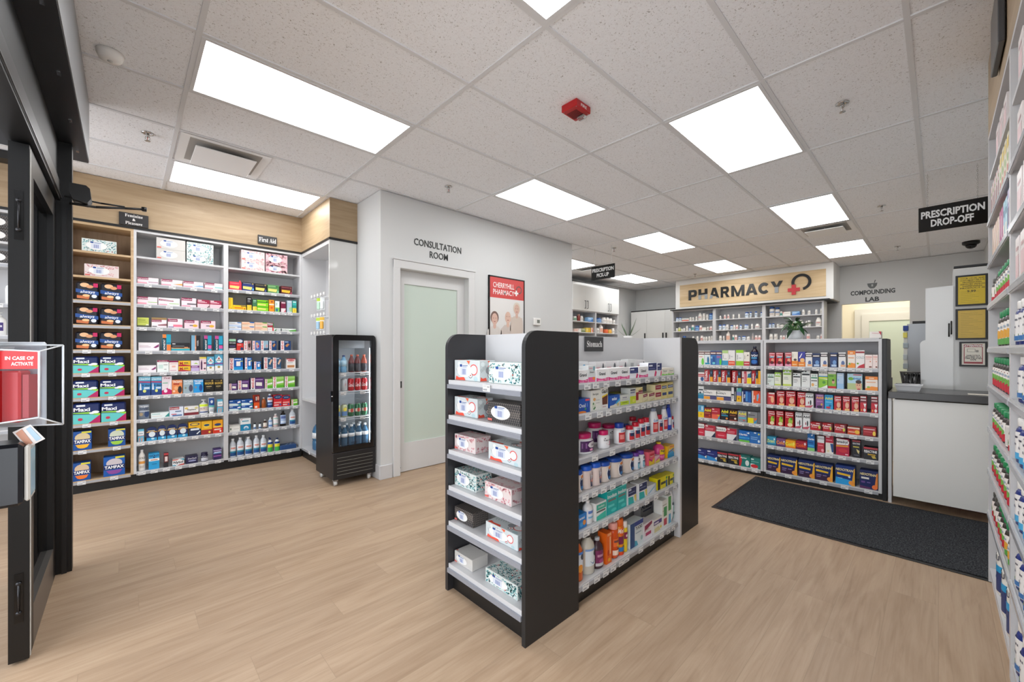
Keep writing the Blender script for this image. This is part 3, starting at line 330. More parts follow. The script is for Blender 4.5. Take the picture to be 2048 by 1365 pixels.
# baseboards
b = M(); b.box(1.806, 3.776, 0, 1.94, 3.79, 0.14, WHITE, 0.004).box(1.806, 3.79, 0, 1.82, 4.33, 0.14, WHITE, 0.004); struct(b.build('baseboard_corner'))
b = M(); b.box(2.99, 3.776, 0, 4.85, 3.79, 0.14, WHITE, 0.004); struct(b.build('baseboard_consultation'))
# consultation room door, its casing and frosted pane
CAS = mat('d6d6d5', 0.4)
d = M(); d.box(1.949, 3.772, 0, 2.026, 3.79, 2.195, CAS, 0.004).box(2.898, 3.772, 0, 2.987, 3.79, 2.195, CAS, 0.004).box(1.949, 3.771, 2.115, 2.987, 3.789, 2.2, CAS, 0.004)
d.box(1.94, 3.762, 2.2, 2.996, 3.79, 2.215, CAS); struct(d.build('trim_2'))
d = M(); y0, y1 = 3.862, 3.9
d.box(2.027, y0, 0.006, 2.117, y1, 2.114, CAS).box(2.797, y0, 0.006, 2.897, y1, 2.114, CAS).box(2.117, y0, 1.975, 2.797, y1, 2.114, CAS).box(2.117, y0, 0.006, 2.797, y1, 0.304, CAS)
door = struct(d.build('door_1'))
FROST, t, bs = nodes('frosted_glass'); bs.inputs['Base Color'].default_value = (*lin('c9d6cb'), 1); bs.inputs['Roughness'].default_value = 0.28
M().box(2.112, y0+0.012, 0.3, 2.802, y0+0.018, 1.98, FROST).build('frosted_pane', door)
h = M(); h.box(2.045, y0-0.006, 0.885, 2.087, y0, 0.925+0.03, BLACK, 0.003).lathe([(0.012, 0), (0.012, 0.012)], 2.066, y0-0.014, 0.92, BLK2, 12, axis='y'); h.build('door_handle', door)
M().lathe([(0.008, 0), (0.008, 0.006)], 2.066, y0-0.006, 0.055, BLK2, 10, axis='y').build('door_stop_screw', door)
# wood bulkhead over the left shelving, with its black reveal
f = M(); f.box(-1.55, 5.27, 2.452, 1.53, 5.56, CEIL, OAK).build('trim_3')
struct(bpy.data.objects['trim_3'])
f = M(); f.box(1.53, 4.352, 2.452, 1.82, 5.56, CEIL, wood_mat('light_oak_return', 'a08868', 'ae9676', 'b8a284', 'y')); struct(f.build('trim_4'))
f = M(); f.box(1.53, 4.345, 2.452, 1.822, 4.352, CEIL, OAK); struct(f.build('trim_5'))
f = M(); f.box(-1.55, 5.262, 2.43, 1.528, 5.56, 2.452, BLACK).box(1.523, 4.338, 2.43, 1.825, 5.56, 2.452, BLACK); struct(f.build('trim_6'))
# black track under the ceiling left of the entrance frame
struct(M().box(-1.55, 5.1, 2.80, -0.42, 5.24, CEIL, BLACK).build('trim_7'))
# pharmacy bulkhead: white box with an oak sign board
PH = mat('e8e7e3', 0.4)
f = M(); f.box(9.17, 1.293, 2.2, 9.85, 4.168, CEIL, PH); struct(f.build('trim_8'))
struct(M().box(9.02, 1.33, 2.178, 9.85, 4.23, 2.2, BLACK).build('trim_9'))
# corridor door beyond the compounding lab opening
d = M(); X = 11.5
d.box(X, 0.25, 0.0, X+0.05, 0.37, 2.05, CAS).box(X, 1.02, 0.0, X+0.05, 1.14, 2.05, CAS).box(X, 0.37, 1.9, X+0.05, 1.02, 2.05, CAS).box(X, 0.37, 0, X+0.05, 1.02, 0.3, CAS)
door = struct(d.build('door_2')); M().box(X+0.02, 0.37, 0.3, X+0.03, 1.02, 1.9, FROST).build('frosted_pane', door)
d = M(); d.box(X+0.03, 0.13, 0, X+0.09, 0.25, 2.05, CAS).box(X+0.03, 1.14, 0, X+0.09, 1.26, 2.05, CAS).box(X+0.03, 0.13, 2.05, X+0.09, 1.26, 2.16, CAS)
d.box(10.2, 1.68, 0, 10.25, 1.72, 2.1, CAS).box(10.95, 1.68, 0, 11.0, 1.72, 2.1, CAS).box(10.2, 1.68, 2.1, 11.0, 1.72, 2.16, CAS); struct(d.build('trim_10'))
struct(M().box(10.25, 1.735, 0.01, 10.95, 1.775, 2.1, mat('cfd2cd', 0.4)).build('door_3'))

# ------------------------------------------------------------------ ceiling fixtures
EMIT = bpy.data.materials.new('troffer_diffuser'); EMIT.use_nodes = True
_b = EMIT.node_tree.nodes['Principled BSDF']; _b.inputs['Base Color'].default_value = (0.9, 0.9, 0.9, 1)
_b.inputs['Emission Color'].default_value = (0.97, 0.985, 1, 1); _b.inputs['Emission Strength'].default_value = LAMP
def cellbox(i, j): return GX0+GX*i, GY0+GY*j
ORD = ['first', 'second', 'third', 'fourth', 'fifth', 'sixth', 'seventh', 'eighth', 'ninth', 'tenth', 'eleventh', 'twelfth', 'thirteenth']
LGT = [(0, 0, 'large bright ceiling light panel left of the fire alarm'), (0, 3, 'ceiling light panel next to the wood bulkhead over the left shelving'),
       (0, -3, 'ceiling light panel at the top edge nearest the camera'), (2, -3, 'large bright ceiling light panel right of the fire alarm'),
       (2, 0, 'ceiling light panel above the consultation room poster'), (4, -3, 'ceiling light panel beside the white vent near the drop-off sign'),
       (4, 0, 'ceiling light panel over the front of the pharmacy counter'), (6, -3, 'ceiling light panel farther right, before the compounding lab wall'),
       (6, 0, 'ceiling light panel just before the pharmacy sign'), (6, 3, 'ceiling light panel in the far left pharmacy corner'),
       (4, 3, 'ceiling light panel partly hidden behind the consultation wall end')]
for i, j, lb in LGT:
    x, y = cellbox(i, j); t = empty('ceiling_light', (x+GX/2, y+GY/2, CEIL)); tag(t, lb, 'ceiling light', 'flat rectangular ceiling lights')
    a, b_, w_ = GX/2-0.012, GY/2-0.012, 0.02
    f = M(); f.box(-a, -b_, -0.004, a, -b_+w_, 0.005, TEE).box(-a, b_-w_, -0.004, a, b_, 0.005, TEE).box(-a, -b_+w_, -0.004, -a+w_, b_-w_, 0.005, TEE).box(a-w_, -b_+w_, -0.004, a, b_-w_, 0.005, TEE)
    f.build('frame', t)
    M().box(-a+w_, -b_+w_, -0.002, a-w_, b_-w_, 0.004, EMIT).build('diffuser', t)
def vent(i, j, lb, off=0.0):
    x, y = cellbox(i, j); x += off; t = empty('ceiling_vent', (x+0.305, y+0.305, CEIL)); tag(t, lb, 'ceiling vent', 'square ceiling air vents')
    V = mat('f0f2f4', 0.45); a = 0.292
    f = M()
    for k in range(4):
        q = [(-a, -a), (a, -a), (a, a), (-a, a)]; p = [(-0.235, -0.235), (0.235, -0.235), (0.235, 0.235), (-0.235, 0.235)]
        A, B = q[k], q[(k+1) % 4]; Cc, D = p[(k+1) % 4], p[k]
        f.add([(A[0], A[1], -0.003), (B[0], B[1], -0.003), (Cc[0], Cc[1], 0.003), (D[0], D[1], 0.003)], [(0, 1, 2, 3)], V)
    f.box(-0.235, -0.235, 0.0025, 0.235, 0.235, 0.0055, mat('a8a5a1', 0.7)); f.build('frame', t)  # dark plate paints the shade in the gap around the louver
    M().box(-0.2, -0.2, -0.038, 0.2, 0.2, -0.030, V, 0.003).build('louver_plate', t)
    g = M()
    for sx in (-0.1, 0.1): g.box(sx-0.004, -0.004, -0.031, sx+0.004, 0.004, 0.003, V)
    g.build('hanger', t)
vent(0, 2, 'white square air vent beside the ceiling light over the left shelving', 0.012)
vent(5, -3, 'white square air vent between two ceiling lights near the drop-off sign', 0.012)
vent(5, 3, 'white square air vent behind the hanging prescription pick-up sign')
SPR = [(0.116, 3.99, 'chrome ceiling sprinkler nearest the wood bulkhead on the left'), (2.266, 3.273, 'chrome ceiling sprinkler above the consultation room door'),
       (3.336, 0.425, 'chrome ceiling sprinkler right of the large right ceiling light'), (6.024, 0.431, 'ceiling sprinkler between the right vent and the drop-off sign'),
       (8.563, 0.431, 'ceiling sprinkler nearest the compounding lab wall'), (5.498, 3.476, 'ceiling sprinkler just above the pick-up sign'), (8.606, 3.502, 'ceiling sprinkler just before the left end of the pharmacy sign')]
for x, y, lb in SPR:
    t = empty('ceiling_sprinkler', (x, y, CEIL)); tag(t, lb, 'sprinkler', 'ceiling fire sprinklers')
    M().lathe([(0.036, 0), (0.036, -0.004), (0.02, -0.008)], 0, 0, 0.005, CHROME, 20).build('escutcheon', t)
    b = M(); b.lathe([(0.011, -0.003), (0.011, -0.02), (0.007, -0.024)], 0, 0, 0, CHROME, 12)
    b.tube([(0.010, 0, -0.02), (0.014, 0, -0.034), (0.004, 0, -0.05)], 0.0025, CHROME).tube([(-0.010, 0, -0.02), (-0.014, 0, -0.034), (-0.004, 0, -0.05)], 0.0025, CHROME)
    b.cyl((0, 0, -0.022), (0, 0, -0.05), 0.002, mat('c22', 0.2)); b.build('frame', t)
    M().lathe([(0.017, -0.050), (0.017, -0.052)], 0, 0, 0, CHROME, 14).build('deflector', t)
# fire alarm horn strobe
t = empty('fire_alarm_strobe', (2.126, 1.628, CEIL)); tag(t, 'red fire alarm with slotted grille and clear strobe on the ceiling', 'fire alarm')
RED = mat('b3161c', 0.35); a, b_ = 0.075, 0.062
f = M(); f.box(-a, -b_, -0.04, a, b_, 0.006, RED, 0.004)
for k in range(8): f.box(-0.035+k*0.0105, -0.03, -0.0412, -0.03+k*0.0105, 0.05, -0.04, mat('3a0508', 0.6))
for sx in (-0.062, 0.062):
    for sy in (-0.05, 0.05): f.lathe([(0.003, -0.0412), (0.003, -0.04)], sx, sy, 0, CHROME, 8)
f.build('housing', t)
f = M(); f.text('FIRE', 0, -b_-0.0006, -0.02, 0.018, mat('eee', .5), w=0.06); f.build('lettering', t)
f = M(); f.box(0.022, -0.045, -0.068, 0.068, 0.02, -0.041, CLEAR, 0.012); f.build('strobe_lens', t)
t = empty('smoke_detector', (-0.06, 3.043, CEIL)); tag(t, 'small round white ceiling detector beside the black entrance box', 'detector')
M().lathe([(0.055, 0.004), (0.055, -0.012), (0.045, -0.035), (0.02, -0.042)], 0, 0, 0, mat('e8e6e2', .4), 20).build('housing', t)
M().lathe([(0.012, -0.042), (0.012, -0.044)], 0, 0, 0, mat('b8b6b2', .4), 10).build('sensor_cap', t)
t = empty('dome_camera', (8.945, -0.329, CEIL)); tag(t, 'black security dome camera on the ceiling at the far right', 'camera')
M().lathe([(0.09, 0.004), (0.09, -0.03), (0.07, -0.045)], 0, 0, 0, BLACK, 20).build('base', t)
M().lathe([(0.06, -0.045), (0.055, -0.07), (0.04, -0.09), (0.015, -0.1)], 0, 0, 0, mat('101012', 0.08), 20).build('dome', t)

# ------------------------------------------------------------------ hanging signs
def hang_sign(x, y0, y1, z0, z1, lines, lb):
    t = empty('hanging_sign', (x, (y0+y1)/2, (z0+z1)/2)); tag(t, lb, 'sign', 'black signs hung from the ceiling'); w, h = (y1-y0), (z1-z0)
    p = M(); p.box(-0.006, -w/2, -h/2, 0.006, w/2, h/2, mat('131313', 0.12), 0.002); p.build('panel', t)
    for k, (s, ww, zz, hh) in enumerate(lines):
        M().text(s, 0, 0, 0, hh, mat('e8e8e8', 0.5), w=ww*w, bold=0.035, P=lambda u, v, zz=zz: (-0.0068, -u, v+zz)).build('lettering', t)
    for sy in (-w*0.36, w*0.36):
        c = M(); top = CEIL-(z0+z1)/2; n = int((top-h/2)/0.018)
        for k in range(n+2):
            z = h/2-0.012+k*0.018
            if z+0.018 > top: break
            pts = [(0.004*cos(a), z+0.010+0.011*sin(a)) for a in [2*pi*q/6 for q in range(7)]]
            if k % 2: c.tube([(0, sy+u, v) for u, v in pts], 0.0013, CHROME, 4)
            else: c.tube([(u, sy, v) for u, v in pts], 0.0013, CHROME, 4)
        c.build('chain', t)
hang_sign(5.2, -0.285, 0.124, 2.342, 2.562, [('PRESCRIPTION', 0.92, 0.037, 0.058), ('DROP-OFF', 0.62, -0.043, 0.058)], 'hanging black sign reading PRESCRIPTION DROP-OFF')
hang_sign(5.25, 3.305, 3.72, 2.36, 2.57, [('PRESCRIPTION', 0.92, 0.04, 0.052), ('PICK-UP', 0.52, -0.04, 0.052)], 'hanging black sign reading PRESCRIPTION PICK-UP')

# ------------------------------------------------------------------ lettering on the walls
INK = mat('2a2d2c', 0.5)
def letters(name, s, x, y, z, h, w, lb, face='y', bold=0.02, m=INK, depth=0.004, cat='wall lettering'):
    o = M()
    if face == 'y': o.text(s, 0, 0, 0, h, m, w=w, bold=bold, depth=0)
    else: o.text(s, 0, 0, 0, h, m, w=w, bold=bold, P=lambda u, v: (0, -u, v))
    o = o.build(name, None, (x, y, z)); sm = o.modifiers.new('thickness', 'SOLIDIFY'); sm.thickness = depth; sm.offset = 0
    if lb: tag(o, lb, cat)
    return o
t = empty('wall_lettering', (2.493, 3.788, 2.36)); tag(t, 'dark CONSULTATION ROOM letters on the wall above the door', 'wall lettering')
for s, x, z, w, h in (('CONSULTATION', 0, 0.062, 0.61, 0.07), ('ROOM', 0.004, -0.045, 0.235, 0.07)):
    o = letters('word', s, 0, 0, 0, h, w, None, bold=0.012); o.parent = t; o.location = (x, 0, z)
t = empty('wall_lettering', (9.848, 0.83, 2.34)); tag(t, 'COMPOUNDING LAB letters with a mortar bowl emblem', 'wall lettering')
for s, z, w, h in (('COMPOUNDING', 0.0, 0.61, 0.075), ('LAB', -0.13, 0.19, 0.075)):
    o = letters('word', s, 0, 0, 0, h, w, None, 'x', 0.035, mat('3a3b3a', .5)); o.parent = t; o.location = (0, 0, z)
o = M(); GR = mat('5e6160', 0.5)
o.prism([(-0.07, 0.16), (0.07, 0.16), (0.06, 0.11), (0.035, 0.075), (0.02, 0.065), (-0.02, 0.065), (-0.035, 0.075), (-0.06, 0.11)], -0.002, 0.002, GR, 'x')
o.prism([(-0.022, 0.165), (-0.034, 0.165), (-0.05, 0.215), (-0.036, 0.215)], -0.002, 0.002, GR, 'x'); o.prism([(-0.012, 0.14), (0.012, 0.14), (0.012, 0.1), (-0.012, 0.1)], -0.004, -0.002, mat('a9aaa8'), 'x'); o.build('mortar_emblem', t)
# pharmacy sign
t = empty('pharmacy_sign', (9.165, 2.73, 2.5)); tag(t, 'oak board sign reading PHARMACY with a red cross and black ring', 'sign')
M().box(-0.004, -1.33, -0.242, 0.004, 1.338, 0.254, wood_mat('sign_board_oak', 'c9ac80', 'd9bd92', 'e2caa3', 'y', 0.6)).build('board', t)
LTR = {  # heavy sans letters as convex pieces in a unit box
 'P': [[(0, 0), (.3, 0), (.3, 1), (0, 1)], [(.3, 1), (.3, .78), (.62, .78), (.7, 1)], [(.3, .52), (.3, .3), (.7, .3), (.62, .52)], [(.62, .78), (.7, .65), (1, .65), (.95, .87), (.85, .96), (.7, 1)], [(.7, .65), (.62, .52), (.7, .3), (.85, .34), (.95, .43), (1, .65)]],
 'H': [[(0, 0), (.3, 0), (.3, 1), (0, 1)], [(.7, 0), (1, 0), (1, 1), (.7, 1)], [(.3, .39), (.7, .39), (.7, .62), (.3, .62)]],
 'A': [[(0, 0), (.26, 0), (.5, .74), (.34, 1)], [(.74, 0), (1, 0), (.66, 1), (.5, .74)], [(.34, 1), (.5, .74), (.66, 1)], [(.33, .2), (.67, .2), (.6, .4), (.4, .4)]],
 'R': [[(0, 0), (.28, 0), (.28, 1), (0, 1)], [(.28, 1), (.28, .78), (.58, .78), (.66, 1)], [(.28, .58), (.28, .37), (.66, .37), (.58, .58)], [(.58, .78), (.66, .68), (.94, .7), (.88, .9), (.8, .97), (.66, 1)], [(.66, .68), (.58, .58), (.66, .37), (.82, .44), (.92, .58), (.94, .7)], [(.45, .4), (.7, .4), (1, 0), (.68, 0)]],
 'M': [[(0, 0), (.22, 0), (.22, 1), (0, 1)], [(.78, 0), (1, 0), (1, 1), (.78, 1)], [(.22, 1), (.22, .62), (.41, 0), (.5, 0), (.5, .3)], [(.78, 1), (.78, .62), (.59, 0), (.5, 0), (.5, .3)]],
 'C': None,
 'Y': [[(.35, 0), (.65, 0), (.65, .42), (.35, .42)], [(.35, .42), (.5, .6), (.3, 1), (0, 1)], [(.65, .42), (1, 1), (.7, 1), (.5, .6)], [(.35, .42), (.65, .42), (.5, .6)]]}
_o = arc(.5, .5, .5, 42, 318, 16); _i = arc(.5, .5, .24, 38, 322, 16)
LTR['C'] = [[_o[i], _o[i+1], _i[i+1], _i[i]] for i in range(16)]
def clip(poly, a, b_, below):
    """part of a convex polygon under (or over) the line v = a + b*u"""
    out = []; n = len(poly); f = lambda p: (a+b_*p[0]-p[1])*(1 if below else -1)
    for i in range(n):
        p, q = poly[i], poly[(i+1) % n]; fp, fq = f(p), f(q)
        if fp >= 0: out.append(p)
        if fp*fq < 0: t_ = fp/(fp-fq); out.append((p[0]+(q[0]-p[0])*t_, p[1]+(q[1]-p[1])*t_))
    return out
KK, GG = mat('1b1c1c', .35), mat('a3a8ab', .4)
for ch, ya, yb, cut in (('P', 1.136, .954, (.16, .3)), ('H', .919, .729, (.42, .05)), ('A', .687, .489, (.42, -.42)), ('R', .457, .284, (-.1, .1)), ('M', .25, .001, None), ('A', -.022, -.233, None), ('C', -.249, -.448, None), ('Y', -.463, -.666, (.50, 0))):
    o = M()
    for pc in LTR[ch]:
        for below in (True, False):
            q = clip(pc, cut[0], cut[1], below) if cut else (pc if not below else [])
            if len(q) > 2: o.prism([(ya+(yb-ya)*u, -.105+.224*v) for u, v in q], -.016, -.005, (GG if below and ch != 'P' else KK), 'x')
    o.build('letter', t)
o = M(); R0, R1, cy, cz = 0.108, 0.155, -0.963, 0.055
pts = arc(0, 0, R1, -78, 205, 28); pin = arc(0, 0, R0, 205, -78, 28)
o2 = [(cy-u, cz+v) for u, v in pts]+[(cy-u, cz+v) for u, v in pin]
for i in range(28):
    q = [o2[i], o2[i+1], o2[57-i-1], o2[57-i]]; o.prism(q, -0.02, -0.006, mat('1b1c1c', .35), 'x')
o.build('ring_emblem', t)
o = M(); cy, cz = -0.845, -0.077
o.prism([(cy+u, cz+v) for u, v in ((-.033, -.095), (.033, -.095), (.033, -.033), (.095, -.033), (.095, .033), (.033, .033), (.033, .095), (-.033, .095), (-.033, .033), (-.095, .033), (-.095, -.033), (-.033, -.033))], -.024, -.006, mat('cf3a41', .4), 'x')
o.build('cross_emblem', t)
# poster beside the consultation door
t = empty('framed_poster', (3.51, 3.785, 1.5)); tag(t, 'tall framed poster with red header and three seniors beside the door', 'poster')
PW, PT, PB = 0.3075, 0.698, -0.55
f = M(); f.box(-PW, -0.012, PB, PW, -0.004, PT, mat('e4e2df', .25)); f.box(-PW, -0.018, PB, -PW+0.014, 0.004, PT, BLACK).box(PW-0.014, -0.018, PB, PW, 0.004, PT, BLACK).box(-PW, -0.018, PT-0.014, PW, 0.004, PT, BLACK).box(-PW, -0.018, PB, PW, 0.004, PB+0.014, BLACK); f.build('frame', t)
p = M(); yy = -0.0125; RD = mat('cf4a48', .3); q = lambda x, z: (x, yy, z)
p.box(-PW+0.014, yy-0.0004, 0.43, PW-0.014, yy, PT-0.014, RD); yy -= 0.001
p.text('CHERRYHILL', -0.06, yy, 0.59, 0.062, mat('f3efec', .4), w=0.36, bold=0.01); p.text('PHARMACY', -0.06, yy, 0.505, 0.062, mat('f3efec', .4), w=0.36, bold=0.01)
cc = [(0.205+u, 0.56+v) for u, v in arc(0, 0, 0.052, -100, 195, 20)]; ci = [(0.205+u, 0.56+v) for u, v in arc(0, 0, 0.037, -100, 195, 20)]
for i in range(20): p.add([(a, yy, b) for a, b in (cc[i], cc[i+1], ci[i+1], ci[i])], [(0, 1, 2, 3)], mat('6a5553', .4))
p.prism([(.157+u*.37, .515+v*.37) for u, v in ((-.033, -.095), (.033, -.095), (.033, -.033), (.095, -.033), (.095, .033), (.033, .033), (.033, .095), (-.033, .095), (-.033, .033), (-.095, .033), (-.095, -.033), (-.033, -.033))], yy-.0008, yy-.0003, mat('f3efec'))
def blob(cx, cz, rx, rz, c, dy, n=18): p.add([(cx+rx*cos(2*pi*k/n), yy-dy, cz+rz*sin(2*pi*k/n)) for k in range(n)], [tuple(range(n))], mat(c, .5))
def person(cx, cz, s, skin, hair, top, bald=False):
    p.add([(cx+a*s, yy-0.0003, cz+b*s) for a, b in ((-0.11, -0.26), (-0.1, -0.13), (-0.05, -0.085), (0.05, -0.085), (0.1, -0.13), (0.11, -0.26))], [(0, 1, 2, 3, 4, 5)], mat(top, .6))
    blob(cx, cz-0.08*s, 0.022*s, 0.03*s, skin, 0.0005)
    if not bald: blob(cx, cz+0.012*s, 0.058*s, 0.068*s, hair, 0.0006)
    blob(cx, cz-0.005*s, 0.043*s, 0.062*s, skin, 0.0008)
    for d in (-0.016, 0.016): blob(cx+d*s, cz+0.005*s, 0.006*s, 0.003*s, '6a4a40', 0.001)
    blob(cx, cz-0.033*s, 0.014*s, 0.004*s, 'b06a62', 0.001)
person(-0.215, 0.17, 1.15, 'd9b5a5', '7a6058', 'd8d2cc'); person(0.01, 0.2, 1.2, 'dcbaa8', 'ccc', 'cfc3bb', True); person(0.165, 0.31, 1.1, 'd6b3a2', 'd8cdbd', 'd2c4b8')
p.add([(0.165+a, yy-0.0004, 0.2+b) for a, b in ((-0.1, 0), (0.1, 0), (0.11, -0.22), (-0.11, -0.22))], [(0, 1, 2, 3)], mat('d2c4b8', .6))
p.text('EVERY DAY IS', 0.0, yy, -0.0, 0.04, mat('444', .5), w=0.29, bold=0.0)
p.text('SENIORS DAY', 0.0, yy, -0.085, 0.068, RD, w=0.52, bold=0.0); p.box(-0.25, yy-.0004, -0.26, -0.1, yy, -0.155, RD).box(-0.07, yy-.0004, -0.26, 0.08, yy, -0.155, RD); p.build('print', t)
t = empty('thermostat', (4.066, 3.788, 1.667)); tag(t, 'small white thermostat with a grey display on the wall', 'thermostat')
M().box(-0.068, -0.024, -0.05, 0.068, 0.003, 0.05, mat('eceae6', .4), 0.006).build('housing', t); M().box(-0.012, -0.0255, -0.018, 0.042, -0.0235, 0.026, mat('7d8078', .2)).build('display', t)
def plaque(x, z, w, h, lines, lb, y=5.266, nm='section_sign'):
    t = empty(nm, (x, y, z)); tag(t, lb, 'sign')
    M().box(-w/2, -0.014, -h/2, w/2, 0.003, h/2, mat('2b2a2b', .35), 0.002).build('panel', t)
    for s, zz, hh, ww in lines:
        if s == '&': M().text(s, 0, -0.0148, zz, hh, mat('e9e7e4', .5), bold=0.03).build('lettering', t)
        else: M().text(s, 0, -0.0148, zz, hh, mat('e9e7e4', .5), w=ww, serif=True).build('lettering', t)
plaque(0.0, 2.492, 0.205, 0.118, [('Feminine', 0.035, 0.026, 0.125), ('&', 0.0, 0.022, 0), ('Pleasure', -0.034, 0.026, 0.12)], 'small black sign reading Feminine and Pleasure on the wood')
bpy.data.objects['section_sign'].location = (0.057, 5.266, 2.514)
plaque(1.168, 2.527, 0.19, 0.098, [('First Aid', 0, 0.048, 0.172)], 'small black sign reading First Aid on the wood')
# ------------------------------------------------------------------ shelving
TAG = None
def price_tag_mesh():
    global TAG
    if TAG is None:
        m = M(); m.box(-0.026, -0.0012, -0.016, 0.026, 0, 0.016, TAGM)
        m.box(-0.022, -0.0017, -0.011, 0.006, -0.0012, -0.003, TAGK).box(0.006, -0.0017, 0.004, 0.022, -0.0012, 0.009, mat('999')).box(-0.022, -0.0017, 0.009, 0.0, -0.0012, 0.011, mat('aaa'))
        o = m.build('price_tag'); TAG = o.data; bpy.data.objects.remove(o)
    return TAG
def shelf(par, x0, x1, z, D, m, rail, tags, th=0.018, railm=None, y0=0.0):
    s = M().box(x0, y0+0.004, z-th, x1, D, z, m).build('shelf', par)
    if rail:
        r = M(); rm = railm or RAIL
        r.box(x0, y0-0.003, z-0.03, x1, y0+0.003, z+0.003, WHITE if not railm else m); r.box(x0+0.002, y0-0.006, z-0.027, x1-0.002, y0-0.003, z-0.006, rm); r.build('price_rail', s)
    for tx in tags:
        o = bpy.data.objects.new('price_tag', price_tag_mesh()); C.objects.link(o); o.parent = s; o.location = (tx, y0-0.0065, z-0.0165)
    return s
def tagpos(key): return TAGS.get(key, [])
def bay(name, label, loc, rz, W, D, H, levels, m, toe=0.1, back=None, edge=None, rails=None, tags=None, top=True, side=0.02, grp=None, z0=None):
    """a shelving bay; local x to the viewer's right, y into the bay"""
    t = empty(name, loc, rz); tag(t, label, 'shelf unit', grp)
    zb = toe if z0 is None else z0
    for x in (0, W-side): M().box(x, 0, zb, x+side, D, H, edge or m).build('side_panel', t)
    M().box(side, D-0.012, zb, W-side, D, H, back or m).build('back_panel', t)
    if top: M().box(side, 0, H-0.022, W-side, D-0.012, H, edge or m).build('top_panel', t)
    if z0 is None: M().box(0, 0.012, 0, W, D, toe-0.002, BLACK).build('toe_kick', t)
    for k, z in enumerate(levels):
        rl = rails[k] if rails else True
        shelf(t, side, W-side, z, D-0.012, edge or m, rl, (tags[k] if tags and k < len(tags) else []), 0.018, RAIL if edge else None)
    return t
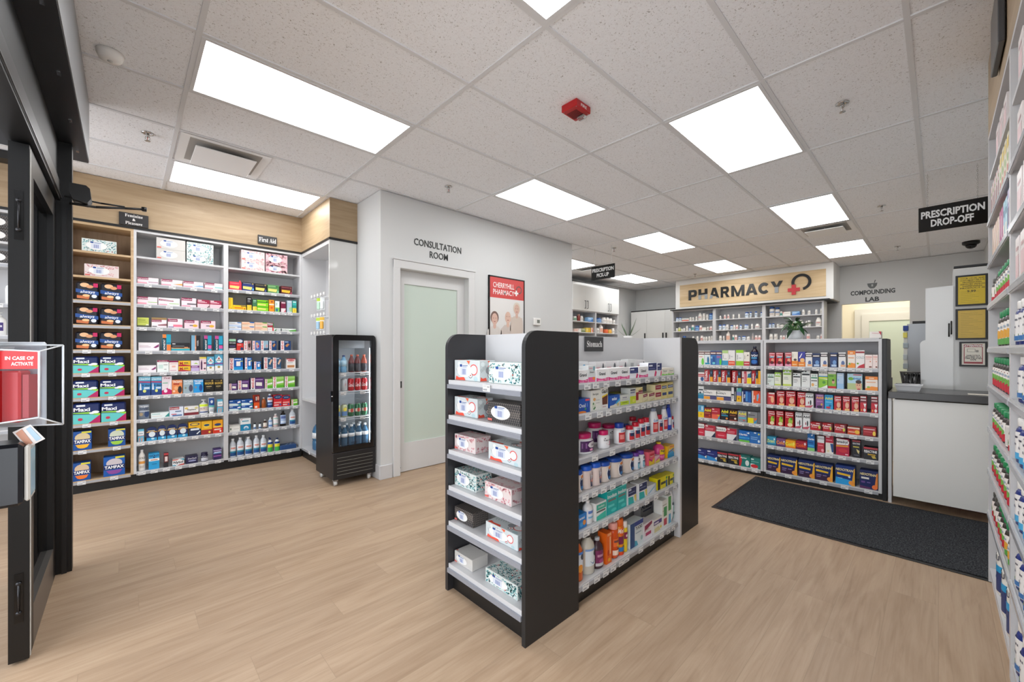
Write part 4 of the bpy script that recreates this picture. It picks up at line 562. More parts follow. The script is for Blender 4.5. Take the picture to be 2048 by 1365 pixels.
# ------------------------------------------------------------------ packaging: kind | description | base colour | printed shapes (percent of the front, y up)
DES = {}
for ln in '''
ALW|pack|black and navy pad packet|14141f|g 0,62 100,50 100,30 0,42 17498f;e 38 84 20 12 e7b98c;e 60 76 16 9 d99a6c;r 76 74 96 96 c4195a;t always 52 47 15 e8eef8 i;g 5,26 60,22 56,6 5,10 c8703f;e 45 26 16 7 efc08a;e 80 24 12 10 dfe6f2
MAX|pack|teal and navy pad packet|14275f|g 0,0 100,0 100,36 60,44 0,48 62c7c4;g 0,52 60,47 100,34 100,46 60,56 0,56 8fd13f;g 55,0 100,0 100,40 b3125c;r 12 84 44 93 e8eef4;t Maxi 32 70 17 f2f4fa b;e 82 54 14 7 f2f4f6;e 68 50 10 5 f2f4f6;e 26 22 9 7 c0284a
TM1|carton|blue box with yellow half moon|0c4f9c|e 50 66 42 26 d9c79a;r 0 34 100 58 0b2a66;t TAMPAX 50 46 16 fff b;g 12,30 88,30 76,14 60,9 40,9 24,14 f2b52e;r 45 90 98 99 e0dc3c
TM2|carton|blue box with green half moon|0c4f9c|e 50 66 42 26 cfd8c0;r 0 34 100 58 0b2a66;t TAMPAX 50 46 16 fff b;g 12,30 88,30 76,14 60,9 40,9 24,14 9ccc45;r 45 90 98 99 e0dc3c
TM3|carton|blue box with orange half moon|0c4f9c|e 50 66 42 26 d9c0a0;r 0 34 100 58 0b2a66;t TAMPAX 50 46 16 fff b;g 12,30 88,30 76,14 60,9 40,9 24,14 ee7d33;r 45 90 98 99 e0dc3c
TM4|carton|blue box with purple half moon|0f59ad|e 50 66 38 24 cfc7cc;r 0 34 100 58 0b2a66;t TAMPAX 50 46 15 fff b;g 12,30 88,30 76,14 60,9 40,9 24,14 8a4a9c;r 55 90 98 99 e0dc3c
CAA|carton|flat pink box with plum line|f7e3e6|r 0 66 52 100 93164a;t Canesten 27 83 16 fff;r 0 0 45 26 f5a3b4;r 52 30 98 38 8d5a80
CAB|carton|flat pink box with orange end|f7e3e6|r 0 66 52 100 93164a;t Canesten 27 83 16 fff;r 0 0 45 26 f5a3b4;g 55,32 100,50 100,20 f5a860
CAC|carton|flat pink box with blue end|f7e3e6|r 0 66 52 100 93164a;t Canesten 27 83 16 fff;r 0 0 45 26 f5a3b4;g 50,22 80,48 100,48 100,22 8fbfe0
CAD|carton|flat pink box with teal end|f7e3e6|r 0 66 52 100 93164a;t Canesten 27 83 16 fff;r 0 0 45 26 f5a3b4;r 55 24 100 44 97d2cf
CAE|carton|flat pink box with green line|f7e3e6|r 0 66 52 100 93164a;t Canesten 27 83 16 fff;r 0 0 45 26 f5a3b4;r 52 30 98 38 9dd07c
CNE|carton|white box with wine banner|f6ecee|g 3,84 68,72 72,58 3,62 93164a;t Canesten 36 71 10 fff;r 50 26 96 34 9bcf6a;r 3 8 40 22 f3b0bf
COR|carton|small pink box with grey stripe|f6e1e6|r 0 70 72 100 93164a;t CanesOral 36 85 13 fff;r 38 26 100 42 6f6a70;r 3 6 60 18 f3a0b5
MNK|carton|pink box with wine top|f5cdd3|r 0 50 100 100 a51d45;r 5 86 35 96 f6e4e8;r 5 64 80 72 e9b9c6;r 5 74 62 82 e9b9c6;g 75,0 100,34 100,20 88,0 4a4347
YGR|carton|yellow green box|c6cf5c|r 0 0 100 20 4a4f3a;r 6 70 70 78 8f9b2e;r 6 50 80 58 a5b03a;g 70,20 100,20 100,32 80,32 f0f2d0
CBR|carton|white and wine box, brown flap|f5e9ec|r 0 78 100 100 9a7d4f;r 0 56 66 78 93164a;t Canesten 33 67 9 fff;g 40,30 100,42 100,20 45,20 9d6a72;r 4 8 35 16 555
CPK|carton|white and pink box|f8e8eb|r 0 68 66 96 93164a;t Canesten 33 82 12 fff;r 36 14 100 38 f07f97;r 4 8 40 16 77a
CGD|carton|pink box with gold tablet|f6d7df|r 0 70 70 100 93164a;t CanesOral 35 84 12 fff;e 74 36 18 16 e6b43a;r 36 32 60 44 6b6a72
WPS|carton|long white box with plum swoosh|f3eef0|r 0 0 4 100 3b3440;r 8 44 60 50 c9a5b5;r 8 60 50 66 d8c3cc;g 72,40 98,82 98,52 84,34 8a2f6c
MNO|carton|upright orange and teal box|1aa7c4|r 0 0 45 78 0f2f3d;r 0 78 45 100 f08a3a;t MONISTAT 22 38 22 fff v;r 50 0 100 38 ef7f35;r 52 44 98 50 0b6f92
LBT|carton|long black box, teal base|1c1c22|g 0,0 100,0 100,30 0,40 2aa9b8;r 0 28 100 38 d99a5a;r 6 80 22 92 d8d8dc;r 6 56 70 62 999;r 70 40 90 48 e8a070
BTV|carton|upright black and blue box|17181d|r 0 0 40 100 7fb3d0;g 40,0 52,0 52,100 40,100 d98f60;t VAGISIL 70 50 16 ddd v;e 46 20 8 8 f0b090
MNP|carton|upright pink and teal box|1fa5c9|r 0 0 48 78 0f2f3d;r 0 78 48 100 cf4f9a;t MONISTAT 24 40 22 fff v;r 52 14 100 36 d9589f;r 52 36 100 41 0b3f5a
CN3|carton|white box with wine top|eef3ef|r 0 84 100 100 93164a;t CanesBalance 50 92 7 fff;r 10 30 50 62 cfe6dd;r 55 58 90 63 999;r 60 20 80 26 aaa
CN4|carton|cream box with wine top|f4e9e4|r 0 86 100 100 93164a;r 10 70 90 74 c99;r 30 40 70 56 e8b5a5;r 10 10 80 15 c9a
MRD|carton|yellow and red box|f2c62c|g 0,0 100,0 100,14 45,34 0,26 b8183a;t M 22 55 46 c0142c b;r 44 56 80 70 6a5a30;r 44 44 90 50 a08030
VAG|carton|white and purple box|efe9f2|r 0 32 100 52 7b2f7c;g 30,66 60,80 95,62 60,68 a6c84a;r 0 0 100 30 c9b3dc;r 10 38 80 45 e0c0e0
PNK|carton|pale pink box, yellow top|f3dbe0|r 0 88 100 100 f0dd55;g 16,10 40,10 40,60 28,82 16,60 4a1f4c;e 76 16 18 6 5b4a50;r 62 50 96 62 7f3550
BLD|carton|light blue box, white diamond|5fb6d8|g 50,92 92,66 50,40 8,66 f6f8f8;r 0 38 100 48 7b5a9c;r 0 0 100 30 f2efe9;e 50 22 18 7 b79a4a;e 50 74 14 6 c56a6a;r 24 60 76 66 7a9
CLB|carton|blue test box, curved top|2f7fb8|r 0 0 100 30 173d7c;r 0 78 100 100 7cc4dd;g 0,76 100,72 100,66 0,70 c23a62;t Clearblue 50 88 9 f4f8fa i;g 8,30 26,30 20,64 14,64 e8eef6;t 6 days 66 54 9 123;r 45 34 92 44 cfe0ee;e 50 24 14 8 d9e27a
FRP|carton|pink and white test box|ecdfe4|g 0,0 100,0 100,22 60,36 0,22 c11c66;t First 55 90 10 a03a5c i;r 8 60 60 66 8fc0a8;g 62,30 78,30 96,76 84,78 f8f4f4;e 38 20 18 10 f4e4ec
TRO|carton|orange patterned box|eb8a4e|t TROJAN 50 88 15 f6e6da b;e 76 30 20 26 2a211f;r 14 66 70 76 b23a2a;e 40 42 20 14 f3b07a;e 20 20 12 8 f6cdb0
TRG|carton|grey patterned box|9fb3bb|t TROJAN 50 88 15 eef2f4 b;e 76 36 20 26 4b4a63;r 10 66 76 74 c8d6dc;e 24 40 10 8 8a8d76
TRB|carton|bright blue patterned box|2a9bdd|t TROJAN 50 88 15 e8f2fa b;e 74 36 18 26 164a93;r 14 66 74 76 bfe0f5;e 22 42 12 9 7a8fa0
MAG|carton|black and gold box|12110f|t MAGNUM 50 70 18 d9b24c b;r 20 42 76 48 c9b27a;r 24 30 60 34 6b5a30;e 82 90 10 7 a58a48;r 10 88 60 94 6b5a38
TRP|pouch|silver grey pouch|7d8794|t TROJAN 50 88 12 e6eaee b;t BARE 52 72 12 3c4760 b;e 76 34 22 22 39507c;e 26 34 16 12 b09a78;r 0 52 100 58 c2c8d0
TBX|carton|long flat teal tipped box|e6efec|g 74,10 100,90 100,10 2f8f88;r 4 70 50 78 4fa79f;r 4 30 60 36 e3bfae
CRX|carton|white and red ointment box|dfe6f3|r 0 72 70 100 9c3038;t Canesten 35 86 13 fff;r 20 4 90 16 2f5f98;r 12 20 50 28 d34b55;r 40 46 84 58 6a7fa0
WBD|carton|white box with dark red base|f1eeea|r 0 0 100 30 7f2530;e 16 78 12 12 e0c66a;e 84 78 12 12 d8cf8a;t Replens 52 62 12 4a4038 b;r 10 40 88 46 ddd
PMW|pump|white pump bottle, yellow band|f4f4f0|r 0 52 100 68 d8ef3a;r 8 22 92 48 d9c9bf;r 4 10 96 17 2b3f7f;t K-Y 40 38 10 8a5a5a
TBB|tube|blue capped tube|f3f5f5|r 0 50 100 96 1c4f9a;r 0 40 100 50 5ab9b0;e 50 74 22 10 dce4ea;r 20 20 80 24 9ab
SMB|carton|light blue and white tall box|6cc0dd|r 0 46 100 56 b93f48;r 0 50 100 84 eef2f3;r 18 62 84 68 8a9aa5;g 10,2 30,2 40,30 25,36 e39a86;g 50,2 70,2 80,30 65,36 e39a86
SCH|arch|navy arched card with oval|162a5e|r 0 60 100 66 d9a545;e 52 46 32 20 dfe8ec;r 0 0 100 22 2e97c4;r 12 70 80 75 e8d9a0;e 60 14 16 7 bfe4ef
SCY|carton|yellow and navy foot box|f2b81f|g 0,0 100,0 100,46 60,60 0,58 1d2f52;e 50 84 40 11 20406a;e 50 84 30 7 f2c83a;r 16 40 86 54 dfe6ea;g 62,14 92,34 96,28 70,8 e8edf0
SCR|carton|yellow box, dark red base|f3b922|r 0 0 100 36 a32a26;e 50 66 32 18 f3cf4a;e 50 70 26 8 204a72;e 76 16 10 8 f0cf50
SCO|carton|orange and red foot box|f4a81e|r 0 0 100 44 d6341f;e 50 66 34 10 1d3f74;r 8 44 96 54 f4d24a;r 14 24 80 34 f0d8c8;e 76 14 9 7 f4f0e8
SPG|flask|white bottle with gold cap|f3eee6|r 0 34 100 46 e6a04a;t GOLD 50 62 9 3a3a3a;r 20 14 80 26 cfc6ba
BLB|carton|sky blue carton, white band|2ba0d6|r 0 52 100 68 eef0ee;t GOLD 50 86 13 1d3d70 b;e 50 74 8 5 1d3d70;r 18 56 84 62 d08a6a;r 30 30 76 35 1a76aa
RBX|carton|slim dark red box|5a1a1d|r 0 88 100 100 c4434a;r 20 42 80 76 e7d5d2;r 0 0 100 34 26262a
NYT|carton|white box with blue and red edge|f0f0ee|t Nytol 50 52 36 1a1f2c b;g 0,100 60,100 40,84 0,84 d86a5a;g 60,100 100,100 100,70 3fa3bd;g 40,0 100,0 100,22 60,14 c23f33;r 0 0 30 14 3fa3bd
DPU|carton|dark purple flat box|221f45|t ZzzQuil 50 68 20 dfe0ea;e 52 36 34 12 6f76a8;r 20 30 84 40 b4bad8
DJR|jar|dark purple jar|231f3a|r 0 8 100 40 e5e6ea;t ZzzQuil 50 54 15 dcdde8;r 20 16 80 22 889;#cap 241f3e
PUR|carton|purple striped carton|3c2a66|r 0 80 100 88 c9bfe2;r 0 56 100 68 7fb0d8;r 0 30 100 36 c06ab5;r 10 66 90 72 e6e0f4;r 0 0 100 14 2a1f4c
POR|carton|red ointment box|e8374a|g 5,24 76,16 84,50 5,54 f4d87c;r 8 78 80 84 f48a94;r 80 78 94 120 e8374a;r 80 10 96 30 d01f4c
PON|carton|navy ointment box|24377c|g 5,24 76,16 84,50 5,54 f1e07a;r 0 80 100 100 23242e;r 6 84 74 90 8a8fa8;r 84 14 98 36 69b4e0;e 88 86 7 10 a0905a
POK|carton|black ointment box|232226|g 5,24 76,16 84,50 5,54 efd96e;r 6 80 74 86 8a7f5c;r 84 8 98 36 4b5a8c;e 88 86 7 10 a0905a
POG|carton|green ointment box|5b9457|g 5,24 76,16 84,50 5,54 efe07a;r 6 80 74 86 a9cf9c;r 84 8 98 36 88c7a0;e 80 80 10 10 3f7a3f
POM|carton|maroon ointment box|5b1c22|g 5,24 76,16 84,50 5,54 f0c23a;r 6 80 74 86 a9626a;r 84 8 98 30 b2546a;e 86 80 8 10 8a5a50
YEL|carton|bright yellow upright box|f7cf1d|r 30 30 42 92 e8a81a;e 60 10 10 4 c23a2a;r 0 96 100 100 fbe58a
YE2|carton|bright yellow long box|f7cb12|r 60 76 100 92 4a4030;r 10 30 76 60 e6881a;e 88 30 6 14 c8361f
BKY|carton|black and yellow upright box|1d1c1e|r 0 0 100 42 f3cf3d;r 14 86 80 92 ddd;r 14 74 60 79 999;r 14 64 70 69 999;g 50,20 90,20 70,46 e8b820
GNY|carton|green and yellow upright box|3f7a55|r 0 0 100 38 f3da52;r 14 84 84 90 cfe4d6;r 14 72 74 77 8fbf9f;g 50,14 90,14 70,42 e8c020
LIM|carton|lime green box|8fdb1c|r 0 78 82 86 1f6a2c;e 88 86 8 9 2a5f1c;g 4,54 76,52 80,64 4,66 f4e884;g 4,16 76,14 80,26 4,28 f4e884;r 0 36 100 44 4fb31c
ORG|carton|orange upright box|f39a1e|r 0 56 100 66 f6ead4;e 55 84 24 7 b4481c;e 50 34 26 10 e8601e
WGR|carton|white and green upright box|eef3ee|r 0 0 100 42 7ccf5a;e 40 20 26 14 2c6fa0;r 14 60 50 84 b8d8c8
MAR|carton|maroon and white upright box|7f1c3f|r 0 0 100 38 f0e0e0;r 10 84 90 96 e6c9d0;g 50,0 100,0 100,30 e07080
LBL|carton|pale grey blue upright box|b4ccd8|r 10 84 90 92 eef4f6;g 40,40 100,50 100,10 60,10 a8d890;r 0 0 100 10 cfe0e6
TEA|carton|teal and yellow upright box|3fb8b0|r 0 0 100 40 f0d94a;r 0 44 100 62 1b9a90;r 14 84 86 92 eaf6f4;e 50 22 20 10 e8c020
WBL|carton|white and blue ointment box|eceff3|r 4 70 50 78 8a9;g 64,96 100,96 100,78 72,78 2b74b8;r 0 0 100 44 c9d9ee;r 4 56 80 60 e0a880
PEA|carton|peach ointment box, blue corner|f6d3b5|g 58,100 98,100 94,76 64,80 1f6cc0;r 4 58 60 68 f0a070;r 4 30 50 36 9a8a7a;r 0 0 100 20 f8e6d4
PEG|carton|peach ointment box, green corner|f6d3b5|g 58,100 98,100 94,76 64,80 6cae3c;r 4 58 60 68 f0a070;r 4 30 50 36 9a8a7a;r 0 0 100 20 f8e6d4
WRD|carton|small white and red box|f3eeea|r 70 0 92 100 d23a40;r 8 50 60 60 999
BEN|carton|red and white box|b0203c|g 4,48 84,50 90,84 4,96 f4f0f0;t Benadryl 44 70 20 345;r 4 30 70 36 e07888;r 88 0 100 100 3f8f3f
WHG|carton|small white and dark green box|eef1ec|g 0,20 26,90 26,10 2f7a3a;t Hydro 60 50 26 456;r 92 0 100 100 333
GRT|carton|long slim white and green box|eef2ec|g 48,40 100,80 100,0 60,0 5fae4c;t Mexiderm 22 50 30 234
NEX|carton|black and white box, mint top|1f2028|r 0 80 100 100 a8dcb8;r 0 0 100 20 e8e4e0;g 60,4 100,4 100,18 c07a6a;t NEXCARE 50 66 10 e6e6ea;r 8 30 92 44 4a3f6a
RDB|carton|red box with dark disc top|d9352f|g 0,62 100,62 100,100 0,100 1b2f4f;e 50 80 38 14 d8e4ee;e 76 14 22 14 1c3f68;r 12 44 70 50 f4c0a8
BA1|carton|bandage box with dark portrait print|b08c8a|r 0 0 44 100 f6f1ef;t BAND-AID 22 54 22 d0202a vb;e 74 56 18 28 3a2a2c;e 66 80 12 10 c76a72
BA2|carton|bandage box with colourful print|4a6cae|r 0 0 34 100 f6f1ef;t BAND-AID 17 54 19 d0202a vb;e 64 50 20 30 c9a0a8;e 76 44 8 10 d83a3a;e 56 74 10 8 e8c85a
BA3|carton|bandage box with pale blue print|9fc0d0|r 0 0 38 100 f6f1ef;t BAND-AID 19 54 21 d0202a vb;r 40 0 100 24 23476a;e 78 46 12 16 d6a0a0
BA4|carton|bandage box with brown plaster print|1a3f74|r 0 0 34 100 f6f1ef;t BAND-AID 17 54 19 d0202a vb;g 44,50 70,74 88,62 62,34 c98a52;r 42 84 76 92 b8d0ea
BA5|carton|bandage box, blue with white pads|1460b8|r 0 0 34 100 f6f1ef;t BAND-AID 17 56 19 d0202a vb;r 34 0 100 26 1f9ad8;r 52 34 82 72 f1eeea;e 17 7 8 5 3a3a3a;r 40 84 86 92 cfe2f6;r 80 70 100 76 eaf06a
BA6|carton|bandage box, slate with beige strip|33587a|r 0 0 42 100 f6efec;t BAND-AID 21 52 24 d0202a vb;g 56,46 82,86 98,78 72,36 e8c0a0;r 46 88 74 95 cfe0ea;r 46 10 90 15 8aa8c0
BA7|carton|bandage box, purple with white pad|5b3572|r 0 0 30 100 f6f1ef;t BAND-AID 15 58 17 d0202a vb;g 38,30 84,26 84,58 38,62 f0ebdf;r 34 80 90 86 c9a8d8;e 15 9 7 5 3a3a3a;r 34 10 80 14 8a62a0
BA8|carton|bandage box, green with white pad|8fcb52|r 0 0 30 100 f6f1ef;t BAND-AID 15 58 17 d0202a vb;r 30 0 100 26 5fb22c;g 34,36 96,44 96,62 34,54 f1f3e8;r 30 80 100 100 a8dc78;e 15 8 7 4 3a3a3a
RSQ|carton|white box with red oval|f3f0ec|r 0 92 100 100 c92030;e 50 80 38 9 c92a34;t Elastoplast 50 80 6 f6e8e6;r 8 10 88 36 d8a070;r 10 20 86 26 b86a3a;r 8 56 70 62 bbb
CBL|carton|blue and white wide box|1d58a8|g 0,0 100,0 60,38 0,44 dff0f0;g 70,40 98,50 94,80 72,70 f3f5f5;g 70,0 100,0 100,30 4fae8a;r 4 76 32 86 e8eef6;e 56 70 10 14 143f7c
ORD|carton|orange and maroon tall box|e8581f|r 0 46 100 100 8f2018;r 26 56 56 92 1c1c20;r 34 60 48 88 e8e4e0;r 18 6 60 20 f4ece0;e 74 76 16 16 e8a890
AMB|flask|small amber bottle|a3531b|#cap e9e6e0
SPB|flask|blue and white spray bottle|24427f|r 0 40 100 76 d9dfec;r 10 56 90 68 e0704a;r 10 20 90 30 8fb0d8;#cap e8ecf2
RBL|carton|red bandage box, blue oval top|d6262e|e 50 82 50 17 173f6e;t SECURE 50 82 7 cfe0ee;r 6 30 90 42 f2a8a0;r 6 12 60 20 f4e0dc;e 80 18 10 8 2b6cb0
TIN|carton|white wide box|e9e7e0|r 6 30 20 60 7a8a78;r 0 84 100 92 b9bdb4;r 40 40 90 48 c6c2b8
THB|carton|white and teal tall box|eef1f0|r 0 0 100 52 1584ae;e 55 22 24 16 dfe8f0;e 55 16 18 10 4a9cc4;r 14 74 80 82 4aa0b8;r 6 88 16 94 c44
SMV|pill|small dark capped vial|e6ecee|r 0 12 100 32 1f4e86;#cap 1d2127
BRB|flask|small brown bottle|3d2418|r 0 14 100 66 e9e2d4;r 14 20 86 26 a8392a;#cap efeee9
WBT|flask|white bottle with blue label|dfe8f2|r 0 12 100 72 6f95c8;r 12 30 88 60 dce7f4;#cap f4f5f5
PLB|flask|pinkish clear lotion bottle|dcc3bd|r 0 20 100 76 f3ecea;r 0 62 100 68 7fc0b4;r 0 20 100 26 7fc0b4;#cap f0eeec
PER|flask|black bottle with blue label|1b1412|r 0 16 100 74 a9bfe0;r 12 50 88 66 5b6fa8;r 12 24 88 34 dbe5f2;#cap 15110f
ALC|flask|clear alcohol bottle, blue label|d5dbe2|r 4 8 96 62 e9eef2;r 4 8 96 30 1c4f8c;r 4 26 96 34 2f8fa8;r 20 46 80 54 e0988a;#cap eef0f2
SWB|flask|blue capped yellow green bottle|f0f3f0|r 0 0 100 34 3fae4f;r 0 34 100 56 eadf2c;r 0 58 100 74 1c3f8c;#cap 14275f
BLP|slab|flat dark blue package|2a4d80|g 30,10 60,90 66,90 40,10 7f9cc4;g 56,10 80,90 86,90 66,10 7f9cc4
NO1|carton|white and green nasal box|eef0ea|r 0 74 100 96 5a2620;r 6 80 94 88 efe7e2;e 72 22 22 26 6fd24a;r 10 56 70 60 d0504a
NO2|carton|pale blue nasal box|e2edf0|r 0 74 100 96 5a2620;r 6 80 94 88 efe7e2;e 62 34 18 26 2a6f9c;r 10 4 90 16 1f8fb0
NO3|carton|blue nasal box|2f6fb0|r 0 74 100 96 5a2620;r 6 80 94 88 efe7e2;e 62 36 20 26 1a4f94;e 60 14 26 8 7ad8e0;r 4 46 34 60 8fc0e6
NO4|carton|blue box with green figure|4a7cc0|r 0 74 100 96 5a2620;r 6 80 94 88 efe7e2;e 76 24 20 24 5fd23a;r 8 50 84 66 a06a9c
BKL|carton|white syrup box, blue base|f1f0ea|r 0 0 100 32 3a9cc4;r 0 80 100 100 b8d88a;t Buckley's 18 58 13 223 v;r 30 40 76 46 ccc
BKO|carton|white syrup box, orange base|f1efec|r 0 0 100 30 ee5a3a;t Buckley's 18 58 13 223 v;r 10 14 90 20 f7c0a8;r 34 56 70 62 ccc
BKG|carton|white syrup box, green base|f1f2ea|r 0 0 100 30 9fce2a;r 0 82 100 100 9fd81f;t Buckley's 18 56 13 223 v;r 34 46 70 52 ccc
BKM|carton|small cream syrup box, red base|f2ece0|r 0 0 100 32 c4303c;t Buckley's 16 64 13 223 v;g 50,70 70,84 90,68 76,74 4a2a2a;r 8 14 90 20 f2d0cc
NYQ|flask|dark syrup bottle, navy label|2a1420|r 0 8 100 72 152a5c;t NyQuil 50 54 9 f2f4f8 b;r 12 38 84 44 5ab4e0;e 50 22 40 10 2a6fc0;#cap 22263c
TYS|carton|red and white box with face|e9e2e0|r 0 70 100 82 c43a44;r 0 86 100 98 f4efec;r 0 52 100 64 c84a50;e 64 26 26 24 23508c
TYL|carton|red, orange and navy cold box|b5121f|t TYLENOL 22 50 24 fff vb;r 50 74 78 98 8a0f22;r 56 0 64 60 7fc8d8;r 66 0 100 42 f5a623;r 66 42 100 100 22343f;e 82 76 8 10 3a6f9c
TYW|carton|white and pink cold box|ecdcdc|r 0 40 20 50 b01c2c;r 22 0 50 100 c84a58;r 28 10 36 80 e9b8bc;r 54 0 100 46 f3d51f;g 54,50 100,50 100,100 2a4f6e;e 76 68 14 14 1f7f9c
TYO|carton|bright orange upright box|f7b01a|r 0 90 100 96 fbd36a;r 10 8 90 14 f4d04a;r 40 20 52 80 f4c84a
BUC|carton|white and teal box|e6e9ea|r 0 30 100 44 5aa0b4;r 0 0 100 30 2386b4;r 10 66 90 76 23343c;e 40 48 16 8 345
BKW|carton|wide white and orange box|f0eee9|t Buckley's 30 74 18 2a3340;r 0 34 100 44 32406a;r 0 0 50 30 f3a32c;r 50 0 100 34 4f4a78;r 4 90 24 95 667
BWV|carton|black and white upright box|efeeee|r 50 0 100 100 1f1d2c;t Halls 22 28 26 333 v;r 0 42 48 52 222;r 70 8 80 70 ddd
YBV|carton|upright teal and yellow box|5fb8b8|r 0 0 100 44 f2b91c;r 0 44 100 72 7a86c4;g 0,100 30,100 0,80 f0f4f4;r 30 16 60 28 a8781c
NAV|carton|navy box with blue stripe|152c6c|r 0 0 12 90 d8dce6;r 38 8 62 92 4a8fd4;r 66 0 96 86 1f5fae;t Vicks 26 50 15 f0f2f6 vb
SIN|carton|orange red box|e85a30|r 0 0 18 100 e9dcd4;t Sinus 28 46 18 f8e4d8 vb;r 58 20 74 70 5ac0d8;e 80 60 8 22 b8a0cc;e 78 90 8 8 c41c1c
LBY|carton|light blue and yellow box|6fbce4|r 0 0 100 46 f4cf1c;r 20 60 40 92 2f7fb4;r 60 60 80 92 e0eff8;e 50 24 16 10 e0b01a
ADV|carton|red brown box, yellow letters|8c1a1c|t Advil 50 78 24 f5dd2e b;r 8 44 84 52 c06a4a;r 0 0 100 16 b23a1c;e 76 26 12 9 d84a2a
RYB|carton|red box, coral base|c02438|r 0 0 100 42 f06a50;r 6 84 30 94 f4dcdc;g 60,42 100,42 100,10 f0b02a;g 70,0 100,0 100,40 2f9cc4;r 6 66 70 72 e49aa4
ADN|carton|black box, yellow letters|151a20|t Advil 50 78 24 f3ee2a b;r 8 36 90 46 2f9cc4;r 8 54 70 60 8a8f9a;e 76 16 14 9 e8924a
ADM|carton|dark brown box, yellow letters|35120e|t Advil 50 78 24 f5c82e b;r 8 46 80 54 9a5a3c;e 76 22 14 9 ead8c8;r 0 0 100 10 8a2a1a
ADG|carton|grey box, yellow letters|8f979c|t Advil 50 76 24 f5ea3a b;r 12 32 92 42 4fc0dc;r 8 50 80 58 d9a8b4;e 70 16 14 8 b86a6a
GYB|carton|grey and yellow box|8a8c90|r 0 0 60 46 f1e11c;g 60,0 100,40 84,0 2f9cd0;r 6 84 26 94 d9dadc;g 56,46 100,46 80,22 e87a4a;r 6 66 74 74 5a5c60
GRY|carton|dark grey slim box|5c5e62|r 20 10 80 90 7a7c80
BN2|carton|crimson and white allergy box|c01c3c|g 4,60 90,64 100,84 90,100 4,100 f2f0ee;t Benadryl 46 80 15 3a4450;e 58 28 46 22 d8304a;r 20 24 80 30 f0a0ac
MNR|carton|white box with red top|ece9ea|r 0 50 100 100 c21f3c;r 6 86 30 96 f4e0e2;r 6 70 84 76 e8929e;r 6 60 80 65 e8929e;g 62,0 100,44 100,0 1f2a4c
CLR|carton|blue allergy box, green base|1b6fc4|r 0 0 100 18 6fc04a;r 0 30 100 44 3fa8e0;t Claritin 40 66 16 f2f6fa b;g 70,84 98,92 98,74 e6f0f8;e 74 40 16 8 2a8fd8
CL2|carton|blue allergy box, yellow dot|2a6fb8|r 40 88 60 98 e8f0f8;e 86 84 8 8 eadf5a;e 86 22 10 12 dff0f6;r 10 50 76 56 8fc0ea;r 10 34 70 40 8fc0ea
BLN|carton|navy box with blue wave|1a2a78|g 0,0 100,0 100,20 60,34 0,44 2f8fd4;g 76,30 100,44 94,10 eef4ea;r 4 84 34 96 dfe4f2;r 4 62 70 68 7a86c0
REA|carton|black allergy box, gold print|1a1c24|r 0 84 100 100 b83a44;t REACTINE 50 66 18 f1f1f1 b;r 30 36 84 46 c9a02e;g 54,30 80,34 90,14 66,12 c8b04a;r 6 50 40 56 7a7c84
ARI|carton|teal and red box|1b7f78|g 0,0 14,0 26,50 14,100 0,100 d43038;e 74 36 18 26 dfe8e6;t Aerius 40 80 13 eef4f4 b;r 50 92 100 100 44605f
GNR|carton|green box with red pill|2a7f78|g 0,0 80,0 60,16 40,44 0,44 e6e9e6;e 40 22 38 18 cf2a34;r 6 82 34 94 dff0ec;r 6 62 84 68 7ac0b8
TYR|carton|red drops box, pink base|c0182c|r 0 88 100 96 e8b8bc;t Tylenol 50 76 11 f8ecec b;r 10 62 84 69 4fb8d0;e 62 44 26 14 e8a080;r 0 0 100 18 e89ab4;e 50 26 30 12 5a1420
BKC|carton|cream and orange syrup box|f1ecdc|r 0 0 100 38 f08a2c;t Buckley's 16 74 12 234 v;e 56 46 26 8 5a4a40;r 10 10 80 18 f6c890
BLO|carton|blue and orange box|3a3c9c|r 0 0 100 34 ee8a2c;g 10,60 50,90 60,88 24,56 f2f0f4;e 60 44 34 14 f4c07a;r 10 12 80 18 f8d8a8
NOW|carton|white box with dark top band|ecebe9|r 0 72 100 92 2c2026;r 8 78 90 86 e9e4e2;e 62 30 24 16 5a6fa0;r 30 6 96 20 e8b48a
NON|carton|navy box with dark top band|1d3c72|r 0 72 100 92 2c2026;r 8 78 90 86 e9e4e2;e 62 34 26 16 6f9ad0;r 20 6 90 20 b9cfe8
CUO|carton|white box with orange bands|f4e9de|r 0 78 100 100 f28a2c;g 0,0 100,0 100,26 50,30 0,14 f4952e;r 10 56 84 62 e8a878;e 26 24 14 6 8fbf4a;r 30 84 70 91 fbd8b0
CUR|carton|white box with red swoosh|f2eeec|r 0 84 100 94 9c2a34;t COLD 54 60 12 9aa;g 10,0 100,0 100,26 40,14 c01c30;e 24 26 12 5 6faf3a
PKW|carton|white and coral box|f4e2dc|r 10 80 90 86 dd8a7a;r 10 68 80 72 e4a898;e 72 50 8 5 d87a4a;r 56 6 90 16 7a4030
HYL|carton|pale mint homeopathic box|dfe9e2|e 34 86 12 8 a8c8b8;e 66 86 12 8 a8c8b8;r 8 66 92 76 4a6a5a;r 12 40 60 44 aaa;r 12 30 50 34 aaa;e 14 10 6 5 7a2a2a
HYG|carton|pale box, green bands|e9edda|r 0 84 100 100 9fd048;e 32 84 12 7 dfe8e6;e 66 84 12 7 dfe8e6;r 8 68 92 76 8fbf3a;r 12 50 60 54 aaa;r 12 40 66 44 aaa;r 0 0 100 12 c8d860
HYK|carton|pale box, black bands|e8eae8|r 0 86 60 94 23282c;e 32 84 12 7 dfe8e6;e 66 84 12 7 dfe8e6;r 6 68 94 77 23262a;r 12 50 60 54 999;r 12 40 66 44 999;r 12 30 50 34 999
